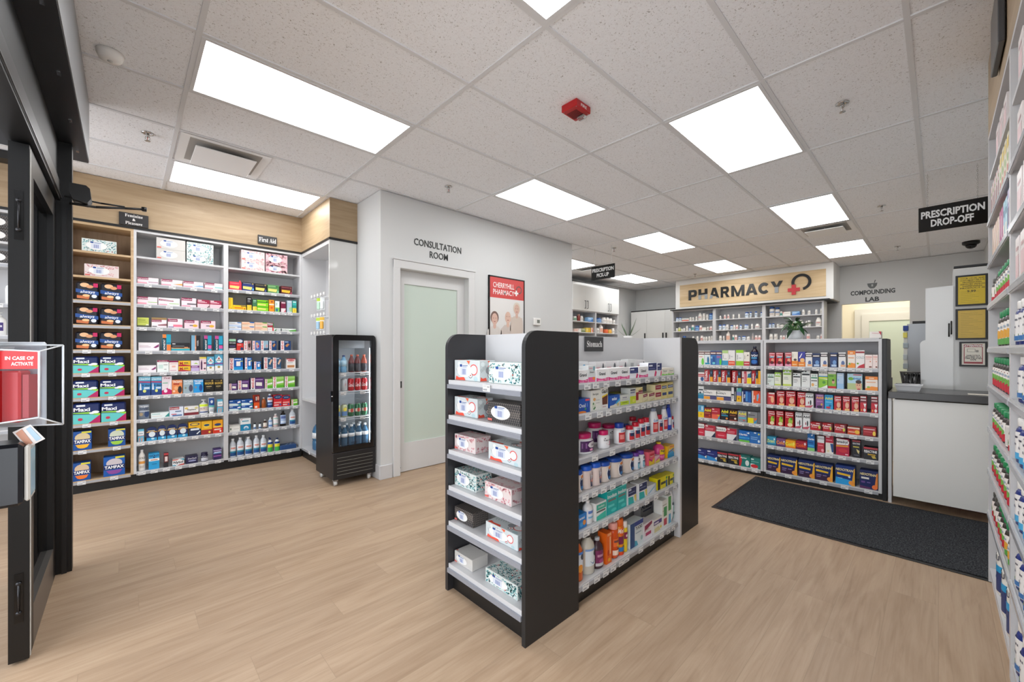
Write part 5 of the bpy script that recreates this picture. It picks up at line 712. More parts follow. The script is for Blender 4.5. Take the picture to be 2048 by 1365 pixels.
HYO|carton|pale box, green lettering band|e8ebe6|e 32 86 12 8 a8c8b8;e 66 86 12 8 a8c8b8;r 6 66 94 75 3f8f6a;r 8 46 92 52 333;e 30 20 20 12 e8b06a;r 60 14 90 18 aaa
PRO|carton|white and green remedy box|f0f1ea|t PROSPAN 50 90 8 2a2f30 b;r 0 56 100 66 c8dc3a;r 0 66 100 72 2a8fc0;g 0,0 100,0 100,50 0,56 8fc83a;g 20,0 100,0 100,20 f0f2ec;e 60 34 18 9 5a9c3a
GRD|carton|green and red remedy box|7fb83a|r 0 0 100 14 c4202c;r 0 86 100 100 e8e6dc;e 66 40 18 12 d9a88a;r 10 72 70 78 3a7a2a;e 64 50 14 6 4a3428
LBB|carton|pale blue upright box|b9d3ec|r 0 0 100 34 9cc4e8;e 20 56 8 8 7ab0dc;r 12 84 80 90 dfe9f2
KID|carton|wide thermometer box with child print|b8dcec|r 0 0 100 40 b9c98f;e 76 28 20 30 e3b08f;e 76 50 20 12 38281f;e 68 30 3 3 4a3026;e 82 30 3 3 4a3026;g 66,0 90,0 86,8 70,8 c83a3a;t digital 62 70 12 2a7fc0 b;e 24 68 18 10 6fae3c;r 40 90 96 96 d05060
MTB|carton|red and coral small box|d84a4c|r 0 88 100 100 f0e4e0;e 70 44 22 30 f2b48a;r 10 62 64 70 f4d0c8;r 0 0 20 100 c43a40
TYC|carton|red children syrup box|bd1426|r 10 88 90 94 f0d8d8;t Tylenol 50 76 11 f8ecec b;r 10 62 60 68 e88a92;e 62 38 26 22 e8b89c;r 30 0 96 14 f2c07a;e 70 58 16 6 d87a4a
ADW|carton|white children box, dark letters|eceded|t Advil 50 76 14 23262c b;r 10 90 90 94 999;g 0,0 70,0 100,20 60,16 0,10 c45a6a;e 66 36 10 18 34363c;e 40 34 6 10 9a2a3a
ADP|carton|purple children box|8f5c98|t Advil 50 76 15 f0b43a b;r 10 88 90 92 d8c0dc;e 46 12 34 10 3a2a4c;r 14 48 84 52 c8a0cc;e 74 30 12 8 d8b04a
ADT|carton|sky blue children box|2aa6dc|t Advil 50 76 15 e8e43a b;r 10 88 90 92 1f6aa8;e 44 12 28 8 c82a3a;r 14 48 84 52 9ad8f2;e 66 26 14 8 1f6aa8
MOT|carton|red and white grape box|c81c30|r 0 60 100 88 7a1f2c;r 6 88 90 97 f1ecec;r 6 72 94 78 e8dcdc;g 50,54 96,54 76,26 f4eeee;e 70 14 20 10 eee6e6;e 24 14 8 7 f0b040
TYA|carton|red box with green apple print|b8141f|r 10 90 90 95 f0d8d8;t Tylenol 50 80 10 f8ecec b;r 10 62 50 68 e88a92;e 66 40 26 24 a8c84a;e 60 16 30 12 f0d9b0;e 76 56 12 9 4f9a2a
TYH|carton|red flat box|b31420|r 50 84 90 94 f0d8d8;t Tylenol 40 66 22 f8ecec b;r 8 34 60 44 e8a0a4;r 84 0 100 100 5f1018;e 80 44 10 22 c8c84a
MOH|carton|orange red flat box|d2481f|r 4 60 50 80 c01c2c;r 0 80 100 100 efe2cc;e 80 40 20 26 f2c040;r 8 30 60 40 f4d8b8
MOR|carton|crimson flat box|a81a26|r 4 70 90 80 e8c8c8;e 86 34 12 26 f2cc4a;r 4 44 70 50 d8606a;r 0 0 100 12 7a1018
ZBL|carton|flat teal box|3a9cc0|t Zicam 40 50 34 d8e88a b;r 0 0 100 14 1a6f94;e 82 74 8 12 eef4f6
ZPU|carton|flat purple orange box|7a4a7c|t Cold 44 50 40 f09a3a b;e 86 66 8 12 e4e0ea;r 0 0 100 14 4a2a5c
ZYE|carton|flat orange yellow box|f6a71c|t Cold 40 50 38 e8f04a b;e 80 60 12 20 fbe45a;r 0 0 100 14 e0701a
ZRE|carton|flat crimson box|a81c34|t Cold 40 50 36 e8641f b;e 82 70 10 16 f0d0d4;r 0 0 100 18 6a1a3c
CLV|carton|upright blue allergy box|1a6fb8|r 0 0 100 18 8fcf7a;t Claritin 50 68 10 f4f8fa b;g 46,92 80,96 64,84 dff0f8;r 10 44 80 50 0f4f94;r 10 24 90 34 3fa8e0
BNV|carton|upright crimson and white box|c8384c|r 0 58 100 100 e9ecee;t Benadryl 50 84 8 566;e 76 14 20 9 f0a0ac;r 10 40 84 45 e88a98
CRV|carton|upright white box, crimson top|f0ece4|r 0 60 100 100 c41c40;r 8 88 50 95 f4dce2;r 8 72 84 77 e890a4;g 60,56 100,56 100,10 80,10 23508c;e 34 14 14 6 e8dca8
BN3|carton|large crimson and white allergy box|b81640|g 4,62 92,66 100,82 88,96 4,100 f2f0ee;t Benadryl 42 82 14 3a4450 b;g 0,58 90,62 96,54 0,50 eaa02e;e 52 30 34 12 cf3040;r 70 6 92 12 f0c0cc
RCV|carton|black upright allergy box|1b1d24|r 0 90 100 100 a83a44;t REACTINE 50 80 8 e0e0e4 b;r 10 58 84 64 d0c04a;g 50,50 90,40 80,22 60,34 d8c890;r 20 12 80 16 667
NEO|carton|navy hot drink box, purple base|152a66|g 0,0 100,0 100,34 0,40 3a2040;t NEOCITRAN 46 78 12 f4e2a0 ib;g 5,50 74,46 76,56 5,62 efc02e;g 80,0 100,0 100,92 94,92 f0b22e;e 84 14 16 12 f09a3a;r 8 28 36 34 8a7aa8;r 8 18 32 23 8a7aa8;r 44 28 66 33 8a7aa8
NEB|carton|blue hot drink box|14347c|g 0,0 100,0 100,26 0,36 2aa0e0;t NEOCITRAN 46 78 12 f4e2a0 ib;g 8,50 76,46 78,56 8,62 f3c22e;g 82,0 100,0 100,92 96,92 f0b22e;e 84 14 16 12 f09a3a;r 12 30 36 34 8fc0ea;e 72 44 6 5 cfe6f6
NEN|carton|navy hot drink box, white print|14245c|g 0,0 60,0 60,10 0,14 5a2a5c;t NEOCITRAN 46 78 12 f4e2a0 ib;r 8 52 52 62 e8e4dc;g 82,10 100,10 100,90 94,90 e88a3a;e 84 14 16 12 f07a3a;r 8 30 30 40 6a4a8c;r 40 32 60 38 6a5a9c
GRW|carton|white and pink box|f1f0f0|g 0,0 100,0 100,30 75,22 50,19 25,22 0,30 e03a84;t Gravol 50 62 24 2c3038 b;r 14 4 60 11 f5a8cc;r 70 10 90 20 e8a4b8
GRV|carton|tall grey and pink box|d9dddd|r 0 0 100 30 e85a94;t Gravol 50 62 11 3a3e44;r 10 82 60 88 d8a0b0;e 80 84 14 14 7fb0bc;e 78 22 20 9 f08a3a
GRB|carton|white box with blue disc|eef0f1|e 56 45 30 40 2fa4d8;e 40 40 10 12 f0c070;t Gravol 90 50 14 2c3038 v
GRX|carton|white box with pink mark|e6e4e4|e 80 50 12 42 5a5f66;g 74,0 96,0 96,60 d8306a;r 8 60 46 68 e0a0ac;r 8 44 50 50 e0a0ac
NVP|carton|navy and pink box|eeeef2|r 0 46 100 100 1f2f6e;r 8 74 50 86 dfe3f0;r 8 56 80 60 7a84b4;g 70,0 90,0 100,30 84,46 74,20 d8306a
GRN|carton|pale box with green wave|f1ebdc|g 0,0 100,0 100,20 50,14 0,24 7fcf4a;t Gravol 54 62 20 566;r 8 30 70 36 e0c0a8
GNX|carton|pale box with leaf mark|efe6d8|e 78 50 12 40 5f9f3a;r 10 60 60 66 d08a7a;r 10 40 56 46 ccb
OVO|carton|blue gas relief box|1c52b0|t Ovol 34 52 26 dfe8f4 b;r 60 82 96 96 ee5a6a;e 26 2 42 12 f08a2a;e 60 26 8 8 4a9a5a;r 72 40 78 66 7a9ae0
IBE|carton|white herbal box|f0efe6|t Iberogast 50 82 9 4a5048;e 36 56 14 8 eab06a;e 30 26 20 12 dfe4cf;e 24 36 6 6 4a8a4a;e 40 16 6 5 3a7a3a;e 30 10 8 4 4a8a4a;r 50 50 90 53 bbb;r 50 36 88 39 bbb
GAX|carton|white box with brown and yellow|f2f0ea|t GasX 54 84 16 1c1a1a ib;g 14,62 94,72 94,64 14,54 f0cf2e;g 14,54 94,66 90,22 18,22 6a3320;r 20 10 70 14 caa
EXL|carton|blue and white laxative box|1a57b4|g 0,0 100,0 100,50 40,22 0,16 efe9d8;t exlax 46 72 24 f3f6fa b;g 60,40 100,70 100,50 60,22 3fb4e8;e 80 22 12 14 d8c88a
SEN|carton|grey and lime box|dfe3dc|r 0 8 100 42 c4dc2a;r 24 70 76 78 889;r 14 56 86 60 aaa;r 20 24 80 32 8aa01c
SE2|carton|tall grey and yellow box|dde0da|r 0 4 100 50 cfdc1c;r 8 84 90 92 334;r 8 68 84 78 8a8fa4;e 62 22 22 10 e8e46a
SNK|carton|tall cream box, wine flag|efe4b4|r 36 58 100 80 8f1c34;r 0 20 36 70 a31f2c;g 40,84 96,96 96,86 50,78 dcc45a;t Senokot 68 68 7 f2e4e4
SN2|carton|small cream box, wine flag|ece0b8|g 8,86 96,96 92,62 8,54 8f1c34;t Senokot 50 76 12 f2e4e4;g 20,10 90,30 90,20 30,4 cfd08a
SN3|carton|cream box, two wine flags|ece0b0|r 4 68 96 96 a31f38;t Senokot 50 84 8 f2e4e4;r 4 20 96 48 a31f38;t Senokot 50 34 8 f2e4e4
SNY|carton|cream box, navy flags|e9d88c|r 8 66 94 84 23407c;r 12 72 90 78 d8e0ee;r 16 22 90 40 23407c;g 0,88 80,100 90,100 10,84 d8bc3a
HRB|carton|pale olive box, dark labels|cfd6b4|r 10 70 46 84 2c3430;r 56 72 96 88 2c3430;r 10 44 96 54 3a4238;e 60 24 22 16 e6e8c8
WHX|carton|plain pale box|dcdedc|r 30 30 66 80 b0b2b2
RLX|lax|white laxative jar, purple label|f1eff0|r 0 12 100 66 4a1c56;e 62 46 28 16 dcd6d8;t LAX 62 46 8 4a2a56 b;r 6 30 30 56 8a5a94;e 52 22 10 6 f0a4c4;#cap c01860
LXD|lax|white laxative bottle, magenta cap|f1f0f1|t Lax-A 44 50 10 333;g 30,30 80,40 84,24 60,18 c8306a;r 20 56 26 62 222;#cap cf1a63
LX2|lax|white bottle, red label, blue cap|f1f1f2|r 6 8 94 56 c8343a;t Lax-A 50 66 10 3a7fc0 i;g 56,8 94,8 94,46 70,30 5a8fb8;r 14 24 50 46 e8908a;#cap 1b3f9c
LXR|lax|white bottle, red cap|f1f1f2|r 8 10 92 56 d0353a;t Lax-A 50 66 10 3a7fc0 i;r 14 34 60 56 22365c;g 56,8 94,8 94,40 70,28 6aa0c8;#cap c81c34
LXT|jug|tall white jug, grey cap|eeeef0|r 8 8 92 46 cf3236;t Lax-A 50 55 10 3a7fc0 i;g 56,8 92,8 92,40 66,28 6aa0c8;r 14 20 50 40 e8908a;#cap 8d95a8
LXB|jug|blue jug at the row end|1f3fae|r 8 20 92 50 d8dce8;#cap 1b3590
SMJ|pill|small blue tub, cream cap|2a6f94|r 8 30 92 60 dfe0c8;#cap e9dfb4
TUM|tums|antacid tub, blue cap|ddcfc4|e 62 44 30 40 f4f2f0;e 62 44 25 36 1c2f5c;t TUMS 62 62 9 f3f3f3 b;e 62 72 18 7 e88a3a;r 46 16 78 30 3a7fc0;#cap 1b4fae
TUG|tums|store antacid tub, blue cap|e2cfc8|g 44,68 84,72 76,10 50,10 23305c;g 44,40 84,48 78,28 50,34 e8603a;r 50 54 76 58 dfe3ee;r 50 48 72 51 dfe3ee;#cap 1f5fd0
RFX|pill|white fibre bottle|ecebee|t Fix 60 62 14 2c3040 b;r 30 8 96 46 7fb4c8;r 30 40 96 46 4a5f7c;r 46 16 64 32 dff0f4;#cap 6a3a9c
PMB|carton|pink and yellow box|ee6a7c|r 20 60 90 84 c82a3a;g 10,0 96,0 96,50 60,26 10,40 e8c81c;g 10,40 60,20 60,34 10,52 c41c7c;t Pepto 54 66 9 f6e2c0 b
PMC|carton|small pink flat box|ecc0c8|g 0,0 100,0 100,50 0,30 e8dc4a;g 10,40 90,76 90,56 10,26 e04a84
PEP|flask|pink syrup bottle, yellow cap|e0488c|r 14 34 92 62 f2d01c;t Pepto 52 54 11 23263c b;g 14,10 92,10 92,30 50,20 f2d01c;e 50 22 40 8 ee7cae;#cap f2cf2a
PEC|carton|yellow and blue antacid box|f2bf1c|r 0 0 100 34 1f8fc0;t Pepcid 50 62 18 f3f6fa ib;r 30 86 94 92 d8403a;g 10,40 90,52 90,36 10,22 2a9fd4;g 10,52 92,72 92,60 10,40 1c64b0
LAC|carton|blue lactose relief box|2a84d4|t Lactaid 46 72 16 f0f4fa b;e 74 36 18 18 e8944a;e 40 28 18 16 4aa8e8;r 0 0 8 100 e8ecee
WB2|flask|small white bottle, blue print|ecebea|r 14 20 86 62 dfe6f2;r 20 46 80 58 5a7fc8;r 20 26 80 34 7fb8d8;#cap efeeec
IMS|carton|white and green box|ebecea|g 8,0 96,0 96,40 8,24 3fc4ac;r 8 58 96 90 3fb49c;t Imodium 52 76 12 e6f4f0;r 8 44 90 54 5a6a66
IMO|carton|bright teal box|16b0ac|t Imodium 50 76 15 e9f6f6 b;r 10 54 86 62 7a7470;r 10 30 70 40 5fd8d0;e 64 14 26 7 4ad0c8;r 0 96 100 100 7fe0dc
NAT|carton|navy and teal tablet box|ecedee|r 6 50 96 96 1c2c5c;r 12 82 40 92 dfe3ee;r 12 66 80 71 8a94b8;g 6,0 70,0 60,40 6,46 2ab4b0;g 70,44 96,48 96,6 84,6 ead86a
WHC|carton|pale flat box|e3e6ea|g 4,20 80,80 80,60 4,6 8fc0dc;r 80 0 100 100 c8ccd0
PRH|carton|long yellow and black box|f0e01c|r 0 0 24 90 1f1d1a;r 30 34 76 56 4a4a3a;r 78 0 94 60 2a5f9c;e 86 80 8 12 4aa04a
ORB|flask|orange drink bottle|d9692a|r 0 24 100 72 dfe6ee;e 66 60 26 9 2c3444;e 40 32 24 10 f2a03a;r 0 66 100 72 4a84d4;#cap 1b1c20
CLW|flask|clear drink bottle|cfcabc|r 0 22 100 64 dfe8ec;e 76 52 22 9 2a3440;r 0 60 100 65 7fa4d8;g 30,34 70,34 50,26 4a7ab0;#cap 17181c
DRP|flask|dark purple syrup bottle|4a3038|r 0 10 100 62 7a2a5a;r 14 40 86 48 c48aa4;e 50 26 24 8 a84a80;r 0 10 100 20 c9c4c6;#cap c6c7cc
ORX|carton|slim orange box|ee6a1c|r 20 90 90 98 f8b080;r 60 30 80 86 f7c8a0;e 50 12 26 6 f4b02a;e 34 36 16 10 c8401c
MTO|jar|large clear orange jar|d8521c|r 10 34 92 56 ee7030;r 16 46 80 52 7a4a4a;e 58 38 14 6 f0c02a;r 4 10 96 24 f2d8c4;#cap f0a89a
MTM|tums|orange tub with purple base|f0941c|r 0 30 100 52 7a1f4c;e 50 66 50 14 e8641f;t Meta 40 68 13 f8ece0 i;r 0 10 100 22 2a7fc0;r 0 0 100 8 e8481c;#cap ea6a1c
MTY|tums|yellow tub with purple band|eccb2a|r 0 44 100 66 8a2048;r 30 50 90 58 f0d8e0;#cap f0ece6
TUK|carton|navy and white pads box|dfe9ea|r 0 0 34 100 1f4a80;r 34 82 100 100 23408c;t TUCKS 66 72 12 23303c b;g 34,0 60,0 50,20 34,24 4aa8c4;e 88 22 8 10 9ab8bc;r 40 50 84 54 9ab
MAC|carton|wine and white box|ece6ea|g 10,50 96,80 96,98 10,86 8f1c4c;r 20 20 84 40 b43a6a;r 14 56 60 60 bba
PRW|carton|white box with purple bands|ece9e4|r 4 56 96 84 4a3c84;r 10 62 60 74 dfdce8;g 10,6 80,6 60,40 10,34 d8cf9a;e 84 26 10 10 e8d84a
ANV|carton|upright white and green box|edeee8|r 30 40 96 74 3f9a5a;r 30 8 96 32 c84a5c;r 6 80 90 84 bba;r 6 60 24 64 bba
ANG|carton|slim white and green box|edf0ea|r 20 48 90 96 4aa04a;g 20,4 90,4 80,36 30,36 5aa8d0
WIP|pouch|white plastic wipes packet|e6e8ea|e 56 64 34 13 cfd4d8;r 20 56 86 64 4a5058;g 60,10 100,10 100,76 84,60 7fc0b8;r 30 26 86 34 4a5a5c
ANB|carton|large pale box standing at the back|cfcfd0|t Anusol 50 62 26 1c2238 b;r 20 34 90 40 5a5f78
wbt|pill|white pill bottle|efece6|r 4 14 96 60 e2ddd4;r 10 44 80 50 b8a8a4;r 10 28 60 34 a8b0b0;#cap f1efea
wbb|pill|white pill bottle, blue cap|e9ecee|r 4 14 96 62 d9e2ea;r 10 40 80 54 7a92ac;r 10 22 70 30 9ab;#cap 3a63ae
wbp|pill|white pill bottle, pink label|efe9e4|r 4 14 96 62 e8b8b0;r 10 40 80 50 c87a7a;#cap f1e6e2
blj|pill|blue tub, blue lid|6f9ccc|r 4 20 96 70 8fb4dc;r 14 36 80 54 4a6fa4;#cap 2f56a0
tlx|pill|pale bottle, teal label|e6ebe8|r 4 14 96 60 5a9c94;#cap f0dfd4
ylb|pill|olive yellow bottle|d8d89a|r 4 8 96 36 b9c04a;#cap ddd8c8
blk|pill|white bottle, dark cap|dcd9cc|r 4 20 96 60 e6e4da;#cap 4a4f5a
jug|jug|large white stock jug|ebe7df|r 6 14 94 56 ddd6ce;r 14 36 80 46 c88a84;r 14 22 60 28 aab;#cap ece8e2
bgb|pill|big white tub, blue lid|e9e3dc|r 0 38 100 50 6a86b4;r 20 20 80 30 c9b8ac;#cap 2f5594
rwx|carton|small white and red box|e6e4dc|r 0 0 100 40 d8604a;r 10 60 80 70 8ab
wxx|carton|white medicine box|efece4|g 0,40 16,100 0,100 d88a84;r 20 50 90 58 c8c0b8
blx|carton|blue and white box|8fbce6|r 0 0 100 18 3f6fc0;g 40,30 100,70 100,20 3a74b8;r 10 60 60 74 e8f0f6
pkx|carton|pale pink box|ecd0c4|r 10 40 80 56 d88a7a
gnx|carton|olive green box|b4b88f|r 0 0 100 40 7a8a5a
ylx|carton|yellow box|ecd060|r 50 0 100 100 d8b23a;r 10 40 40 60 f4e8b0
orx|carton|orange white box|e8a07a|r 0 0 50 100 efe0d4;r 50 20 90 60 d8583a
orj|pill|orange tub|e2683a|#cap e07a4a
ylj|pill|yellow tub|e6b04a|#cap e8c070
rds|pill|slim dark red bottle|8a3a34|#cap b08a80
gwb|pill|green and white bottle|b9c4b4|r 0 20 100 60 6f9a7c;#cap e8e6e0
tal|flask|tall white bottle|efe6de|r 4 12 96 54 e8b49c;#cap f2efe9
grv|flask|slim grey bottle|a8a4a4|r 4 12 96 54 c8b4b0;#cap 8a8c92
hrb|jar|green capped herbal bottle, white and red label|3a3431|r 0 6 100 66 f0ece6;r 0 6 100 30 c3283a;e 50 36 28 10 6fae4a;r 12 50 70 56 9ab;r 12 60 50 63 c99;#cap 1f8550
hrg|jar|green capped herbal bottle, white and green label|3a3431|r 0 6 100 66 f0ece6;r 0 6 100 22 5aa04a;e 60 34 26 12 e0a53a;r 12 50 70 56 9ab;#cap 1f8550
hro|jar|green capped herbal bottle, orange fruit label|3a3431|r 0 6 100 66 ece8e2;r 0 6 40 26 e0702a;r 50 10 90 60 d4d0cc;e 20 32 14 8 6fae4a;#cap 1f8550
hrd|jar|dark uncapped looking herbal bottle|3b3836|r 0 6 100 66 ece4de;r 0 6 100 26 b8283a;e 40 36 22 9 7fae5a;#cap 4a4a46
nvb|jar|navy vitamin bottle, white label and cap|1c2f78|r 0 10 100 70 eceae8;r 10 56 70 60 445;r 10 40 60 44 889;r 10 12 40 26 7fae3a;r 40 12 90 22 3a74b0;#cap eceae6
nvl|jar|navy vitamin bottle, light blue label base|1c2f78|r 0 10 100 70 eceae8;r 0 10 100 24 4aa8d8;r 10 56 70 60 445;r 10 40 60 44 889;#cap eceae6
tub|tums|white powder tub with navy and blue bands|eceae2|r 0 8 100 44 24386f;r 0 44 100 56 1f9ad0;t SISU 50 70 9 445 b;r 10 30 60 34 7a8ab4;#cap e6e4dc
lot|lot|white lotion bottle with pump, navy label|f2f2ee|r 20 24 80 66 e6eaee;r 24 40 76 48 3a5a8c;r 24 30 60 34 9ab;#cap 2a5fae
lov|lot|white lotion bottle, purple label|f1f0ee|r 20 20 80 56 4a3a7c;r 28 36 72 44 e8e6ee;#cap f0f0ee
lob|tube|cream lotion tube|ecebe2|r 20 40 80 60 c8cfc0;r 30 66 70 72 8a9a84
pkb|carton|white and pale pink book shaped box|ece4e2|r 10 10 90 60 e8c9cc;r 20 70 80 78 c8a0a4
yib|carton|tall box with yellow and green front|efe9d4|r 0 70 100 92 e6c63a;e 50 50 30 10 7fb84a;r 20 14 80 34 c43a34
rwb|carton|tall white box with red spine|efeae6|r 0 0 30 100 d0383a;r 40 20 80 60 5a3a4c;r 40 70 80 80 6fae4a
mgb|carton|tall magenta box|b02c7c|r 10 20 50 80 e8c4da;r 0 0 100 14 e88a6a
lbx|carton|tall pale blue box|a8d4e6|r 10 10 90 40 f0f0e6;r 10 60 90 76 5a86a8
ltb|carton|tall lavender box|a89ac4|r 10 20 90 60 5a4a7c;r 10 70 90 80 e4deee
crm|carton|tall cream and coral box|ecd9c8|r 0 0 40 100 e8b49c;r 50 30 90 60 f2ece4
'''.strip().split('\n'):
    k, kind, desc, base, el = (ln.split('|')+[''])[:5]
    DES[k] = (kind, desc, base, [e for e in el.split(';') if e])
TISSUE = {'TLF': 'tissue box with teal leaf print', 'TPK': 'white tissue box, pink blossom print', 'TRD': 'tissue box with red circle print', 'TDK': 'tissue box with dark lattice print', 'TGY': 'plain pale grey tissue box', 'TRS': 'tissue box with pink rose print'}
PROF = {  # body and cap profiles: radius (of half width), height (of total)
 'pill': ([(.94, 0), (1, .02), (1, .68), (.93, .74), (.74, .79)], [(.82, .79), (.84, .81), (.84, .98), (.78, 1)], 1),
 'jar': ([(.9, 0), (1, .03), (1, .70), (.96, .76), (.8, .82)], [(.88, .82), (.9, .83), (.9, .98), (.85, 1)], 1),
 'lax': ([(.94, 0), (1, .03), (1, .62), (.92, .70), (.74, .76)], [(.76, .76), (.78, .77), (.78, .98), (.73, 1)], .8),
 'tums': ([(.92, 0), (1, .03), (1, .74), (.94, .80)], [(.95, .80), (.98, .82), (.95, .97), (.86, 1)], .8),
 'jug': ([(.94, 0), (1, .02), (1, .58), (.9, .64), (.82, .70), (.66, .84), (.6, .88)], [(.5, .88), (.52, .89), (.52, .98), (.48, 1)], .7),
 'flask': ([(.93, 0), (1, .02), (1, .66), (.86, .76), (.44, .86), (.38, .90)], [(.42, .90), (.44, .905), (.44, .99), (.4, 1)], .8),
 'lot': ([(.92, 0), (1, .03), (1, .62), (.9, .72), (.5, .80), (.4, .82)], [(.46, .82), (.46, .88), (.2, .89), (.2, .97), (.5, .975), (.5, 1)], .7),
 'pump': ([(.95, 0), (1, .02), (1, .62), (.8, .70), (.5, .74)], [(.46, .74), (.46, .80), (.14, .81), (.14, .93), (.5, .94), (.5, 1)], .6)}
CATS = {'carton': ('medicine_carton', 'box'), 'pack': ('pad_packet', 'packet'), 'pouch': ('plastic_pouch', 'pouch'), 'slab': ('flat_package', 'package'), 'arch': ('insole_card', 'package'),
        'pill': ('pill_bottle', 'bottle'), 'jar': ('screw_cap_jar', 'jar'), 'lax': ('powder_bottle', 'bottle'), 'tums': ('tablet_tub', 'tub'), 'jug': ('medicine_jug', 'jug'), 'flask': ('medicine_bottle', 'bottle'),
        'lot': ('lotion_bottle', 'bottle'), 'pump': ('pump_bottle', 'bottle'), 'tube': ('cream_tube', 'tube'), 'tissue': ('tissue_box', 'tissue box')}
def decals(m, els, w, h, P, cyl=False):
    """printed shapes; P(u, v, lift) maps metres on the front to a point"""
    lift = 0.0004
    for e in els:
        if e[0] == '#': continue
        a = e.split(); lift += 0.0002
        if a[0] == 'r':
            x0, y0, x1, y1 = [float(q)/100 for q in a[1:5]]; x0 *= w; x1 *= w; y0 *= h; y1 *= h
            n = max(1, int((x1-x0)/w*8)) if cyl else 1
            V = [P(x0+(x1-x0)*i/n, y, lift) for i in range(n+1) for y in (y0, y1)]
            m.add(V, [(2*i, 2*i+2, 2*i+3, 2*i+1) for i in range(n)], mat(a[5]))
        elif a[0] == 'e':
            cx, cy, rx, ry = [float(q)/100 for q in a[1:5]]; n = 14
            V = [P((cx+rx*cos(2*pi*k/n))*w, (cy+ry*sin(2*pi*k/n))*h, lift) for k in range(n)]
            if cyl:
                V = [P((cx+rx*c)*w, (cy+s*ry*math.sqrt(max(0, 1-c*c)))*h, lift) for c in (-1, -.8, -.5, 0, .5, .8, 1) for s in (-1, 1)]
                m.add(V, [(2*i, 2*i+2, 2*i+3, 2*i+1) for i in range(6)], mat(a[5]))
            else: m.add(V, [tuple(range(n))], mat(a[5]))
        elif a[0] == 'g':
            pt = [tuple(float(z)/100 for z in q.split(',')) for q in a[1:-1]]
            m.add([P(x*w, y*h, lift) for x, y in pt], [tuple(range(len(pt)))], mat(a[-1]))
        elif a[0] == 't':
            fl = a.pop() if len(a[-1]) <= 2 and set(a[-1]) <= set('bvi') else ''
            st, cx, cy, th, col = ' '.join(a[1:-4]), float(a[-4])/100*w, float(a[-3])/100*h, float(a[-2])/100, a[-1]
            bold = 0.03 if 'b' in fl else 0.012
            V, F, wd = glyphs(st, bold)
            if 'v' in fl:
                hh = th*w; ln = min(wd*hh, h*0.84); sx = ln/wd
                out = [P(cx-(y-.5)*hh, cy+(x*sx-ln/2), lift) for x, y in V]
            else:
                hh = th*h; ln = wd*hh
                if ln > w*0.9: ln = w*0.9
                elif ln < w*0.5 and len(st) > 3: ln = w*0.6
                sx = ln/wd; sh = 0.2*hh if 'i' in fl else 0
                out = [P(cx+x*sx-ln/2+sh*(y-.5), cy+(y-.5)*hh, lift) for x, y in V]
            m.add(out, F, mat(col))
rnd = random.Random(5)
